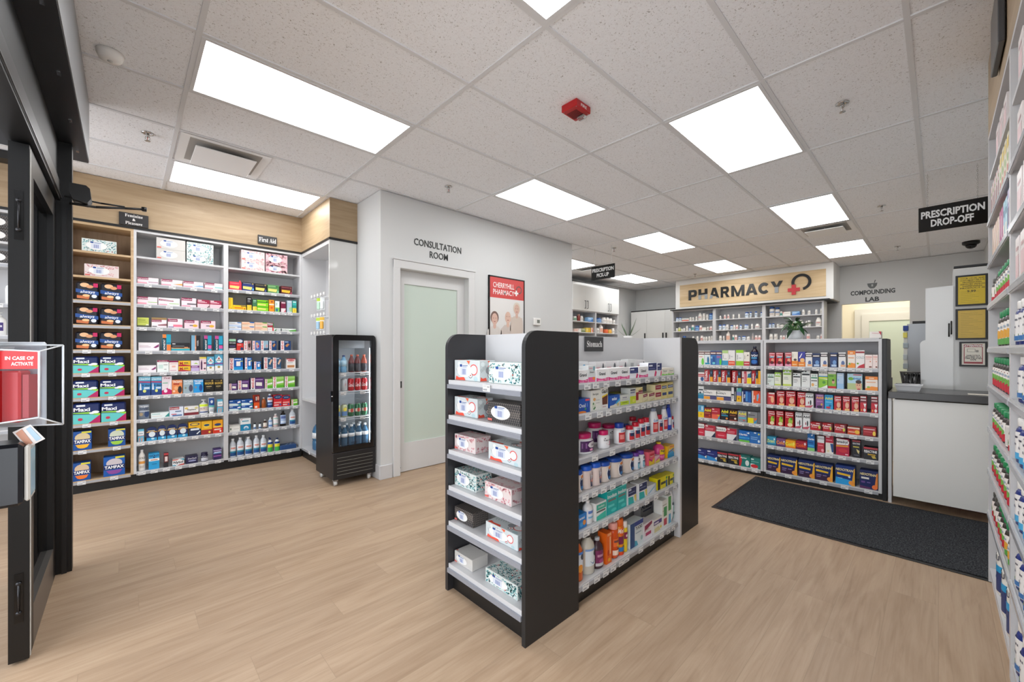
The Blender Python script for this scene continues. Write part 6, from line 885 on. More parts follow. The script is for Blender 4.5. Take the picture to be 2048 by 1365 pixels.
def tissue(m, key, w, h, d):
    base = {'TLF': mat('d5dcd8', .5), 'TPK': mat('dccfcc', .5), 'TRD': mat('ced6d7', .5), 'TDK': LATT, 'TGY': mat('cbc8c3', .5), 'TRS': mat('d9b9be', .5)}[key]
    m.box(0, 0, 0, w, d, h, base, 0.002)
    faces = [(w, h, lambda u, v, l: (u, -l, v)), (w, d, lambda u, v, l: (u, v, h+l)), (d, h, lambda u, v, l: (w+l, u, v)), (d, h, lambda u, v, l: (-l, u, v))]
    def ell(P, cx, cy, a, b, ang, c, l, n=8):
        m.add([P(cx+a*cos(t)*cos(ang)-b*sin(t)*sin(ang), cy+a*cos(t)*sin(ang)+b*sin(t)*cos(ang), l) for t in [2*pi*k/n for k in range(n)]], [tuple(range(n))], mat(c, .5))
    for fi, (W_, H_, P) in enumerate(faces):
        if key == 'TLF':
            for k in range(int(190*W_/0.22)):
                cx, cy = rnd.uniform(.006, W_-.006), rnd.uniform(.007, H_-.007); ell(P, cx, cy, .0065, .0024, rnd.uniform(0, 3.1), rnd.choice(['1f7f86', '2f979c', '5fb0b2', '2c3f46', '8fc4c0']), .0005, 6)
            for k in range(4): ell(P, rnd.uniform(.02, W_-.02), rnd.uniform(.01, H_-.01), .004, .004, 0, 'd8504a', .0007, 6)
        elif key in ('TPK', 'TRS'):
            for k in range(int(80*W_/0.22)):
                cx, cy = rnd.uniform(.006, W_-.006), rnd.choice([rnd.uniform(.004, H_*.35), rnd.uniform(H_*.7, H_-.004)]); r = .0045 if key == 'TPK' else .010
                for q in range(4): ell(P, min(W_-.006, max(.006, cx+r*.7*cos(q*1.57))), min(H_-.005, max(.005, cy+r*.7*sin(q*1.57))), r*.5, r*.4, q*1.57, rnd.choice(['d9828c', 'e8a8b0', 'c4606c'] if key == 'TPK' else ['d0708c', 'e08aa0', 'b89a8a', 'f0c8d0']), .0005, 6)
        elif key == 'TRD':
            for cx, cy, r, c in ((.78, .55, .3, 'df5a56'), (.78, .55, .24, 'eceaea'), (.58, .52, .2, '8d8f92'), (.66, .28, .15, '3a3a3e'), (.66, .28, .12, 'f0ecec'), (.2, .82, .12, 'e4ecec'), (.86, .12, .16, 'b4ccd0')):
                ell(P, min(W_-.03, cx*W_), cy*H_, r*H_*0.8 if cx*W_+r*H_ > W_ else r*H_, r*H_*.9 if cy > r else cy*H_*.9, 0, c, .0005+.0002*(1-r), 16)
            m.add([P(u*W_, v*H_, .0009) for u, v in ((.05, .02), (.46, .02), (.40, .18), (.2, .14), (.08, .22))], [(0, 1, 2, 3, 4)], mat('e8553f', .5))
            m.add([P(u*W_, v*H_, .0009) for u, v in ((.5, .98), (.64, .98), (.6, .8))], [(0, 1, 2)], mat('e8653f', .5))
            for q in range(3): ell(P, .66*W_, .28*H_, .006, .002, q*1.05, 'd8403a', .0012, 6)
            for q in range(6): ell(P, (.1+.06*q)*W_, .5*H_+.004*q, .001, .012, .4, '5a5c60', .0005, 6)
        elif key == 'TGY' and fi < 2: ell(P, .06*W_, .12*H_, .008, .004, 0, 'c85a50', .0005, 8)
        if fi == 0:   # slot window and store label on the front
            ell(P, .42*W_, .5*H_, .3*W_, .33*H_, 0, 'ecebe8', .0016, 22); ell(P, .30*W_, .5*H_, .004, .26*H_, 0, 'd9d7d3', .0018, 8)
            P2 = lambda u, v, l=.0021: P(u, v, l)
            def rect(x0, y0, x1, y1, c, l): m.add([P(x0*W_, y0*H_, l), P(x1*W_, y0*H_, l), P(x1*W_, y1*H_, l), P(x0*W_, y1*H_, l)], [(0, 1, 2, 3)], mat(c, .5))
            rect(.26, .26, .54, .78, 'd6dbe4', .0019); rect(.24, .68, .33, .80, '1f4a94', .0022); rect(.35, .72, .56, .755, '6a7fa8', .0022); rect(.35, .66, .50, .69, '9aa8c4', .0022)
            for q in range(5): rect(.34+.03*q, .3, .355+.03*q, .58, '5a6fb0', .0022)
            rect(.02, .06, .16, .17, 'd86a60', .0024) if key in ('TDK', 'TGY', 'TPK') else None
def make_item(key, w, h, d):
    """returns [(suffix, mesh builder)] with the first as the body, local origin at front-bottom-left"""
    if key in TISSUE:
        m = M(); tissue(m, key, w, h, d); return [(None, m)]
    kind, desc, base, els = DES[key]; B = mat(base, .38)
    if kind in ('carton', 'arch', 'pack', 'pouch', 'slab', 'tube'):
        m = M(); P = lambda u, v, l: (u, -l, v)
        if kind == 'carton': m.box(0, 0, 0, w, d, h, B)
        elif kind == 'pack':
            m.box(0, 0, 0, w, d, h, B, min(.012, h*.12))
        elif kind == 'arch':
            n = 8; top = [(w/2+w/2*cos(pi*k/n), h*.76+h*.24*sin(pi*k/n)) for k in range(n+1)]; m.prism([(0, 0), (w, 0)]+top, 0, d, B)
        elif kind == 'slab':
            m.box(0, 0, 0, w, d, h, B, .004); P = lambda u, v, l: (u, v/h*d, h+l)
        elif kind == 'pouch':
            V = []; nu, nv = 7, 7
            for side in (-1, 1):
                for j in range(nv):
                    for i in range(nu):
                        u, v = i/(nu-1), j/(nv-1); b = max(0, (4*u*(1-u)))**.5*max(0, 4*v*(1-v))**.35
                        V.append((u*w, d/2+side*(d/2*b+.0008), v*h))
            F = []
            for s_ in (0, 1):
                o = s_*nu*nv; F += [(o+j*nu+i, o+j*nu+i+1, o+(j+1)*nu+i+1, o+(j+1)*nu+i) for j in range(nv-1) for i in range(nu-1)]
            m.add(V, F, B, True)
            def P(u, v, l):
                a, b_ = min(1, max(0, u/w)), min(1, max(0, v/h)); b = (4*a*(1-a))**.5*(4*b_*(1-b_))**.35
                return (u, d/2-d/2*b-.0008-l*3, v)
            els2 = []
            for e in els:      # finer strips so print follows the bulge
                q = e.split()
                if q[0] == 'r':
                    x0, y0, x1, y1 = map(float, q[1:5]); n = 6
                    els2 += ['r %g %g %g %g %s' % (x0+(x1-x0)*i/n, y0, x0+(x1-x0)*(i+1)/n, y1, q[5]) for i in range(n)]
                else: els2.append(e)
            els = els2
        elif kind == 'tube':
            n = 14; V = []; rows = [(0, .8, .8), (.12, .8, .8), (.121, .92, .9), (.5, .96, .6), (.9, 1, .12), (1, 1, .04)]
            for z, a, b in rows: V += [(w/2+w/2*a*cos(2*pi*k/n), d/2+d/2*b*sin(2*pi*k/n), z*h) for k in range(n)]
            m.add(V, [(j*n+k, j*n+(k+1) % n, (j+1)*n+(k+1) % n, (j+1)*n+k) for j in range(5) for k in range(n)]+[tuple(range(n))], B, True)
            def P(u, v, l):
                z = v/h; b = .9-(z-.121)/.88*.86 if z > .12 else .8; a = (u/w-.5)*2*.92
                return (u, d/2-d/2*b*math.sqrt(max(0, 1-a*a))-l*3, v)
            els2 = []
            for e in els:
                q = e.split()
                if q[0] == 'r':
                    x0, y0, x1, y1 = map(float, q[1:5]); x0 = max(3, x0); x1 = min(97, x1)
                    els2 += ['r %g %g %g %g %s' % (x0+(x1-x0)*i/6, y0+(y1-y0)*j/2, x0+(x1-x0)*(i+1)/6, y0+(y1-y0)*(j+1)/2, q[5]) for i in range(6) for j in range(2)]
                else: els2.append(e)
            els = els2
        decals(m, els, w, h, P); return [(None, m)]
    body, cap, sy = PROF[kind]; R = w/2; cy = R*sy; capc = [e.split()[1] for e in els if e[0] == '#']
    shiny = key in ('ALC', 'CLW', 'ORB', 'AMB', 'PER', 'NYQ', 'DRP', 'MTO', 'BRB')
    m = M(); n = 16 if w > .03 else 10
    m.lathe([(r*R, z*h) for r, z in body], R, cy, 0, mat(base, .12 if shiny else .32), n, sy)
    def P(u, v, l):
        a = (u/w-.5)*2.2; r = R+l*2.5
        return (R+r*sin(a), cy-r*sy*cos(a), v)
    decals(m, els, w, h, P, True)
    c = M(); c.lathe([(r*R, z*h) for r, z in cap], R, cy, 0, mat(capc[0] if capc else 'eee', .35), n, sy)
    if kind in ('pump', 'lot'): c.box(R-.004, cy-R*.8, h*.955, R+.004, cy, h*.985, mat(capc[0] if capc else 'eee', .35), .002)
    return [(None, m), ('cap', c)]
# ------------------------------------------------------------------ placing
SHN = {}
GOODS = {}      # (bay, level) -> items
def ordn(i, n):
    if n == 2: return ['left one of two', 'right one of two'][i]
    if i == 0: return 'leftmost of '+NUM[n]
    if i == n-1: return 'rightmost of '+NUM[n]
    return ORD[i]+' of '+NUM[n]
NUM = ['', 'one', 'two', 'three', 'four', 'five', 'six', 'seven', 'eight', 'nine', 'ten', 'eleven', 'twelve', 'thirteen']
LVL = ['top shelf', 'second shelf', 'third shelf', 'fourth shelf', 'fifth shelf', 'sixth shelf', 'seventh shelf', 'eighth shelf', 'ninth shelf', 'lowest shelf']
BAYS = {  # key: axis, plane, start along the wall, levels, phrase, group phrase
 'br': ('y', 5.27, -0.40, [2.174, 1.949, 1.729, 1.508, 1.283, 1.071, .851, .617, .383, .11], 'brown bay'),
 'w1': ('y', 5.27, 0.055, [2.18, 1.92, 1.72, 1.50, 1.272, 1.062, .838, .612, .396, .115], 'white middle bay'),
 'w2': ('y', 5.27, 0.78, [2.175, 1.935, 1.72, 1.497, 1.275, 1.06, .84, .62, .388, .11], 'first aid bay'),
 'gl': ('x', 4.66, 2.12, [1.115, .93, .735, .525, .32, .062], 'left counter bay'),
 'gr': ('x', 4.66, 1.216, [1.12, .928, .735, .528, .328, .07], 'right counter bay'),
 'is': ('y', 1.24, 1.60, [1.112, .958, .738, .553, .37, .103], 'stomach display'),
 'ie': ('x', 1.25, 1.80, [1.12, .934, .75, .558, .37, .145], 'island end'),
 'p1': ('x', 9.1, 4.22, [1.935, 1.708, 1.475, 1.25], 'pharmacy wall, left'),
 'p2': ('x', 9.1, 3.30, [1.935, 1.708, 1.475, 1.25], 'pharmacy wall, middle'),
 'p3': ('x', 9.1, 2.37, [1.935, 1.715, 1.478, 1.25], 'pharmacy wall, right'),
 'l1': ('y', 5.2, 6.66, [1.895, 1.665, 1.43], 'far cabinet, left'),
 'l2': ('y', 5.2, 7.50, [1.895, 1.665, 1.43], 'far cabinet, right'),
}
ROWS = '''
br 0 130 430 5.056: 168 527 230 TLF
br 1: 195 550 490 TPK
br 2: 108 345 672 ALW; 358 582 690 ALW
br 3: 103 340 925 ALW; 355 582 940 ALW
br 4: 103 340 1182 ALW; 352 582 1185 ALW
br 5 130 700 4.55: 72 310 62 MAX; 318 545 60 MAX
br 6: 68 305 285 MAX; 318 545 278 MAX
br 7: 72 325 495 MAX; 330 560 488 MAX
br 8: 74 245 752 TM1; 393 552 728 TM2
br 9: 72 235 1040 TM3; 350 548 985 TM4
w1 0 130 430 5.056: 925 1222 335 TGY; 925 1222 222 TGY yb=335; 1230 1505 385 TLF; 1230 1505 268 TLF yb=385
w1 1: 727 948 625 CAA; 975 1190 648 CAB; 1197 1400 668 CAC; 1415 1598 685 CAD
w1 2 264 560 8.531: 82 440 280 CAE; 450 820 300 CNE; 845 1098 303 COR; 1118 1322 335 MNK; 1328 1530 350 MNK
w1 3: 90 290 640 YGR; 335 595 640 CBR; 612 865 660 CPK; 895 1140 688 CGD; 1175 1425 697 CGD
w1 4: 95 470 1070 WPS; 520 665 930 MNO; 670 990 1075 LBT; 1012 1170 948 BTV; 1230 1358 950 MNP; 1415 1560 955 MNP
w1 5 264 700 8.531: 82 418 272 WPS; 430 630 178 CN3; 635 790 190 CN4; 795 1000 285 MRD; 795 1000 190 MRD yb=285; 1005 1150 185 VAG; 1155 1270 125 PNK; 1278 1405 118 BLD; 1415 1560 78 BLD
w1 6: 110 320 460 CLB; 328 508 460 CLB; 510 680 455 FRP; 682 862 520 TRO; 872 1048 515 TRG; 1050 1220 512 TRB; 1235 1400 512 MAG; 1405 1560 510 MAG
w1 7: 105 300 945 TRP; 325 640 1085 TBX; 642 880 985 CRX; 890 1138 972 WBD; 1142 1300 855 PMW; 1310 1410 820 TBB; 1458 1550 850 SMB
w1 8 130 700 4.55: 662 720 728 SMB; 742 838 708 SCH; 845 922 692 SCH; 930 1020 686 SCH; 1028 1118 676 SCH; 1125 1238 665 SCY; 1240 1340 655 SCR; 1345 1438 645 SCO
w1 9: 668 732 915 SPG; 762 860 950 BLB; 900 942 945 RBX; 978 1085 1003 NYT; 1102 1210 975 DPU; 1235 1302 938 DJR; 1352 1425 905 PUR
w2 0 430 460 5.687: 300 570 340 TPK; 300 570 222 TPK yb=340; 578 828 385 TRS; 578 828 262 TRS yb=385
w2 1 450 560 9.75: 80 325 28 POR; 340 570 42 PON; 585 815 68 POK; 832 1055 92 POG; 1095 1310 118 POM
w2 2: 72 155 345 YEL; 158 415 490 YE2; 430 520 340 BKY; 540 622 375 GNY; 628 848 390 LIM; 860 960 388 ORG; 978 1062 412 WGR; 1092 1185 425 MAR; 1210 1305 400 LBL; 1315 1395 405 TEA
w2 3: 77 322 910 WBL; 77 322 820 WBL yb=910; 330 580 905 PEA; 330 580 818 PEA yb=905; 585 830 905 PEG; 585 830 828 PEG yb=905; 835 960 925 WRD; 825 1068 840 BEN yb=930 d=.03; 965 1100 945 WHG; 1105 1390 950 GRT
w2 4: 75 215 1155 NEX; 228 360 1150 RDB; 370 515 1188 BA1; 535 690 1188 BA2; 700 845 1188 BA3; 862 1005 1190 BA4; 1085 1285 1190 BA4
w2 5 450 680 9.1: 74 328 335 BA5; 362 490 325 BA5; 530 655 398 BA5; 708 868 322 BA6; 872 1025 325 BA6; 1120 1285 345 RSQ
w2 6: 74 225 800 BA7; 238 445 745 BA7; 470 715 698 BA7; 728 868 718 BA8; 872 1075 678 BA8; 1088 1275 668 BA8
w2 7: 74 292 1215 CBL; 74 292 1105 CBL yb=1215; 298 508 1200 CBL; 298 508 1092 CBL yb=1200; 525 630 1012 ORD; 665 745 1055 AMB; 765 865 990 SPB; 885 1040 1010 RBL; 1045 1185 1018 RBL; 1210 1322 1090 BA8
w2 8 430 690 5.055: 145 255 820 TIN; 258 362 750 THB; 388 415 790 SMV; 440 468 788 SMV; 485 525 760 BRB; 538 580 738 WBT; 585 638 700 PLB; 655 718 670 PER; 748 812 655 ALC
w2 9: 147 213 955 ALC; 218 293 942 ALC; 300 375 935 ALC; 385 450 920 ALC; 455 522 918 ALC; 530 583 950 SWB; 600 655 945 SWB; 225 268 932 ALC d=.11; 295 338 930 ALC d=.11; 530 570 940 SWB d=.11; 660 825 1025 SLB
gl 0 1390 680 11.373: 82 215 255 NO1; 218 350 255 NO2; 352 480 255 NO3; 482 612 255 NO4; 618 755 240 BKL; 758 910 240 BKO; 935 1105 235 BKG; 1110 1245 280 BKM; 1275 1450 150 NYQ
gl 1: 75 215 740 TYS; 218 408 680 TYL; 412 595 685 TYL; 600 805 692 TYL; 840 1050 702 TYL; 1068 1285 715 TYW; 1295 1435 698 TYL; 1438 1510 705 TYO
gl 2: 70 200 1050 BUC; 202 490 1135 BKW; 495 820 1150 BKW; 830 945 1080 BWV; 947 1055 1095 YBV; 1070 1285 1150 NAV; 1295 1485 1160 SIN
gl 3 1390 790 9.1: 58 165 190 LBY; 168 300 235 ADV; 305 455 240 RYB; 470 615 255 ADN; 622 770 270 ADM; 780 942 290 ADG; 960 1138 305 GYB; 1140 1192 310 GRY
gl 4: 55 175 520 BN2; 180 370 545 MNR; 380 576 578 BN2; 578 760 605 MNR; 800 995 645 CLR; 998 1192 670 CL2
gl 5: 55 215 985 BLN; 218 405 1005 BLN; 408 590 1040 REA; 600 800 1065 REA; 805 1005 1095 ARI; 1010 1192 1145 GNR
gr 0 1520 670 7.314: 133 218 262 TYR; 235 335 262 TYR; 368 460 262 TYR; 465 555 248 BKC; 560 662 250 BLO; 665 765 268 NOW; 768 880 275 NON; 885 990 262 NOW; 1025 1130 262 NON; 1148 1255 260 NOW; 1282 1395 235 CUO; 1400 1530 228 CUR; 1535 1645 292 PKW; 1648 1750 292 PKW
gr 1: 105 210 570 HYL; 215 305 550 HYG; 335 460 505 HYG; 482 595 560 HYK; 608 735 510 HYK; 742 845 570 HYO; 858 990 532 PRO; 995 1115 540 GRD; 1125 1225 560 LBB; 1278 1498 568 KID; 1540 1745 608 CUO
gr 2: 102 215 845 MTB; 245 360 820 TYC; 378 520 822 TYC; 545 662 838 TYC; 665 782 855 ADW; 815 935 868 ADP; 945 1070 878 ADT; 1085 1190 895 TYC; 1210 1315 900 TYC; 1340 1450 905 TYC; 1465 1560 895 MOT; 1625 1740 905 MOT
gr 3 1520 820 7.314: 115 220 10 TYA; 235 345 15 TYA; 365 490 30 TYA; 518 615 38 ADW; 628 732 45 ADW; 738 905 180 TYH; 915 1065 195 TYH; 1090 1265 212 TYH; 1280 1460 250 MOH; 1508 1700 245 MOR
gr 4: 92 235 385 ZBL; 240 372 415 ZPU; 375 522 440 ZYE; 525 690 450 ZRE; 695 800 342 CLV; 840 940 378 BNV; 960 1075 372 CRV; 1112 1308 415 BN3; 1350 1470 440 RCV; 1515 1748 540 REA
gr 5: 90 300 650 NEO; 305 548 680 NEO; 562 803 725 NEO; 806 1068 770 NEO; 1105 1392 800 NEB; 1460 1745 870 NEN
is 0 1130 660 7.186: 140 280 590 GRW; 285 385 525 GRV; 402 568 575 GRW; 572 735 560 GRW; 738 880 548 GRW; 885 1005 548 NVP; 1015 1146 538 GRW; 1150 1272 482 NVP; 1280 1343 485 NVP; 1345 1430 560 GRN; 1432 1520 555 GRN; 1522 1605 545 GRN; 150 290 462 GRB d=.10; 395 530 465 GRX d=.10; 545 700 460 GRX d=.10; 722 850 450 GRX d=.10; 860 985 430 WHX d=.10; 990 1112 440 GRX d=.10; 1355 1445 455 GNX d=.10; 1455 1525 450 GNX d=.10
is 1: 140 310 1010 OVO; 322 462 885 IBE; 468 570 845 GAX; 595 740 955 EXL; 748 870 950 SEN; 885 970 850 SE2; 972 1070 840 SNK; 1072 1142 925 SN2; 1155 1245 915 SN2; 1250 1338 800 SN3; 1340 1420 780 SNY; 1425 1510 765 SNY; 1520 1605 790 HRB; 1170 1250 815 WHX d=.10; 690 800 915 YGR d=.12
is 2 1130 800 6.825: 155 345 475 RLX; 470 580 430 LXD; 690 790 325 LX2; 840 920 362 LXR; 925 998 315 LXR; 1002 1068 265 LXR; 1070 1136 250 LXR; 1140 1258 120 LXT; 1261 1312 210 LXR; 1315 1382 90 LXT; 1385 1435 70 LXB; 1437 1480 225 LXR; 325 480 325 RLX d=.09; 525 690 352 LXD d=.10; 800 870 340 LX2 d=.09; 890 960 240 LXR d=.10
is 3: 118 218 970 TUM; 228 345 910 TUG; 355 465 870 TUG; 470 585 855 TUM; 598 740 800 TUM; 758 895 750 TUM; 905 990 725 RFX; 990 1055 700 RFX; 1095 1180 740 PMB; 1190 1250 790 PMC; 1235 1320 590 PEP; 1356 1480 655 PEC; 480 585 800 TUM d=.10; 690 800 745 TUM d=.10
is 4 1130 960 5.057: 92 185 385 LAC; 192 262 220 WB2; 275 385 265 IMS; 390 495 140 IMO; 498 588 90 IMO; 600 690 110 NAT; 712 800 60 NAT; 808 890 85 WHC; 905 1010 10 PRH; 1012 1120 -30 PRH
is 5: 92 165 620 ORB; 175 278 560 CLW; 285 365 600 DRP; 385 438 572 ORX; 445 515 440 MTO; 520 580 400 MTM; 585 620 425 MTY; 625 758 480 TUK; 764 852 475 MAC; 862 950 430 PRW; 952 1000 235 ANV; 1005 1045 185 ANG; 1050 1160 140 WIP; 735 905 215 ANB d=.16
ie 0 870 650 4.55: 165 470 320 TRD w=.225; 488 800 340 TLF w=.225
ie 1: 148 470 645 TRD w=.225; 478 800 690 TDK w=.225
ie 2: 165 400 985 TPK w=.19; 486 800 1060 TRD w=.225
ie 3 870 930 3.592: 128 350 20 TLF w=.20; 357 585 112 TPK w=.19
ie 4: 116 310 283 TDK w=.19; 364 635 402 TRD w=.225
ie 5: 112 305 596 TGY w=.19; 362 640 737 TLF w=.225
p1 0 1340 600 12.8: 140 210 460 wbb; 215 290 455 wbb; 310 480 480 rwx; 490 545 445 wbt; 560 610 450 wbt; 645 690 425 wbt; 710 810 340 jug; 820 895 350 wbt; 915 975 370 wbt; 985 1085 350 blj; 1090 1140 400 wbt
p1 1: 145 195 730 wbt; 200 265 705 ylb; 270 330 720 blk; 335 380 730 wbt; 400 450 670 wbt; 470 520 720 wbb; 535 610 645 tlx; 620 735 665 blj; 740 812 660 wbp; 815 915 710 wxx; 940 985 690 wbt; 1000 1075 680 wbp; 1090 1145 605 jug
p1 2: 300 400 930 blj; 560 610 935 wbt; 670 720 930 wbt; 770 838 920 wbp; 842 890 950 wbt; 900 950 945 wbt; 970 1030 935 wbt; 1040 1090 925 wbt; 1098 1145 925 wbt
p2 0: 1260 1305 410 wbt; 1370 1425 385 wbp; 1460 1515 375 wbp; 1590 1645 370 wbt; 1735 1790 365 wbt; 1905 2010 320 wbb; 2030 2090 310 wbb; 2160 2230 300 wbb; 2310 2380 320 wbb
p2 1: 1235 1315 640 wbb; 1330 1415 635 wbb; 1420 1495 635 wbt; 1535 1605 655 wbb; 1615 1670 650 wbt; 1680 1740 645 wbp; 1770 1835 645 wbb; 1885 2000 640 wbb; 2070 2120 620 wbt; 2170 2290 615 jug
p2 2: 1240 1320 920 wbt; 1350 1390 925 wbt; 1430 1530 815 tal; 1590 1640 900 tlx; 1645 1715 900 wbp; 1740 1800 935 wbb; 1830 1930 930 wbb; 1950 2045 945 wbt; 2090 2140 840 grv; 2160 2240 915 wbp; 2245 2330 915 wbp
p3 0 1490 600 10.78: 515 633 150 bgb; 640 745 165 bgb; 750 805 250 tlx; 815 980 262 wxx; 1015 1180 255 blx; 1225 1290 215 wbt; 1345 1410 230 wbt; 1505 1560 205 wbt; 1620 1690 190 wbt
p3 1: 505 565 515 wbb; 575 635 510 wbb; 675 745 525 wbt; 755 825 525 wbt; 850 900 520 wbt; 935 1065 475 wbp; 1150 1260 440 jug; 1300 1340 460 wbt; 1345 1415 450 wbt; 1515 1645 380 jug; 1650 1690 500 blk
p3 2: 515 595 740 wbt; 615 700 735 wbt; 745 800 765 wbt; 805 860 770 wbp; 870 930 765 wbt; 1200 1240 770 wbt; 1320 1400 740 wbp; 1535 1605 770 wbt; 1625 1690 740 wbp
l1 0 1140 550 9.309: 92 145 770 gwb; 165 205 730 rds; 215 262 765 wbt; 335 430 790 blx
l1 1: 85 150 1000 pkx; 155 208 1000 wxx; 215 285 1000 gnx; 300 385 985 ylx; 395 480 985 orx
l2 0: 530 610 800 blj; 630 695 790 wbt; 700 742 795 wbt; 748 818 810 wbt; 825 860 840 wbt
l2 1: 515 552 990 wbt; 575 632 920 tal; 670 733 1010 orj; 737 800 1015 ylj; 805 850 995 wbt
'''
DES['SLB'] = DES['BLP']
DEP = {'y5.27': (.10, .02), 'x4.66': (.09, .02), 'y1.24': (.06, .012), 'x1.25': (.115, .03), 'x9.1': (.09, .03), 'y5.2': (.09, .03)}
cur = None
for ln in ROWS.strip().split('\n'):
    hd, body = ln.split(':', 1); h_ = hd.split()
    if len(h_) > 2: cur = tuple(map(float, h_[2:5]))
    bk, lv = h_[0], int(h_[1]); ax, pl, st, levels, ph = BAYS[bk]; ox, oy, sc = cur
    dd, inset = DEP[ax+str(pl)]
    out = []
    for it in body.split(';'):
        q = it.split(); x0, x1, yt = map(float, q[:3]); key = q[3]; opt = dict(z.split('=') for z in q[4:])
        dep = inset+float(opt.get('d', 0)); f = (lambda px, py: at_y(px, py, pl+dep)) if ax == 'y' else (lambda px, py: at_x(px, py, pl+dep))
        a0, zt = f(ox+x0/sc, oy+yt/sc); a1, _ = f(ox+x1/sc, oy+yt/sc)
        kd = None if key in TISSUE else DES[key][0]
        if kd in PROF and ax+str(pl) in ('y1.24', 'x4.66', 'y5.27'):
            dep2 = dep+abs(a1-a0)/2*PROF[kd][2]; f = (lambda px, py: at_y(px, py, pl+dep2)) if ax == 'y' else (lambda px, py: at_x(px, py, pl+dep2))
            a0, zt = f(ox+x0/sc, oy+yt/sc); a1, _ = f(ox+x1/sc, oy+yt/sc)
        elif bk == 'is':
            a0 = at_y(ox+x0/sc, oy, pl+dep+.022)[0]; a1 = at_y(ox+x1/sc, oy, pl+dep+.022)[0]
        zb = levels[lv]+0.0006
        if 'yb' in opt: zb = f(ox+x0/sc, oy+float(opt['yb'])/sc)[1]+0.0008
        w = abs(a1-a0)*0.985
        if 'w' in opt: w = float(opt['w'])
        h = zt-zb
        lx = (a0-st) if ax == 'y' else (st-a0)
        out.append(dict(key=key, x=lx, w=w, h=h, z=zb, y=dep, stack='yb' in opt, back='d' in opt, dd=dd))
    WID = dict(br=.455, w1=.725, w2=.748, gl=.90, gr=.885, ie=.556, p1=.92, p2=.93, p3=.95, l1=.81, l2=.86)
    sd = dict(br=.026, w1=.026, w2=.026, gl=.028, gr=.028, ie=.008, p1=.034, p2=.034, p3=.034, l1=.026, l2=.026)
    sd['is'] = .008; WID['is'] = 1.137; lo_, hi_ = sd[bk], WID[bk]-sd[bk]
    top_ = (([2.405]+levels)[lv] if lv else {'b': 2.405, 'w': 2.405, 'g': 1.35, 'i': 1.8, 'p': 2.15, 'l': 2.08}[bk[0]])
    if lv: top_ = levels[lv-1]-.0195
    for o in out:
        if o['x'] < lo_: o['w'] -= lo_-o['x']; o['x'] = lo_
        if o['x']+o['w'] > hi_:
            if bk == 'ie': o['x'] = hi_-o['w']
            else: o['w'] = hi_-o['x']
        if bk == 'gl' and o['w'] < .012: o['w'] = 0
        if not o['stack']: o['h'] = min(o['h'], top_-o['z'])
    out = [o for o in out if o['w'] > .012]
    # keep neighbours of one row from running into each other, and lids above their own stack
    for g_ in (False, True):
        r = sorted([o for o in out if o['back'] == g_ and not o['stack']], key=lambda o: o['x'])
        for p_, n_ in zip(r, r[1:]):
            if p_['x']+p_['w'] > n_['x']-0.001: p_['w'] = max(0.01, n_['x']-0.001-p_['x'])
    for o in out:
        if o['stack']:
            for u in out:
                if not u['stack'] and abs(u['x']-o['x']) < .01: u['h'] = o['z']-u['z']-0.0004; o['w'] = u['w']
    GOODS[(bk, lv)] = out
def tags_for(bk):
    res = []
    for lv in range(len(BAYS[bk][3])):
        if (bk == 'br' and lv < 4) or (lv == 0 and bk in ('w1', 'w2')): res.append([]); continue
        xs = []; lo = 0.05
        for o in sorted(GOODS.get((bk, lv), []), key=lambda o: o['x']):
            if o['back'] or o['stack']: continue
            c = o['x']+o['w']/2
            if xs and c-xs[-1] < 0.056: continue
            xs.append(c)
        res.append(xs)
    return res
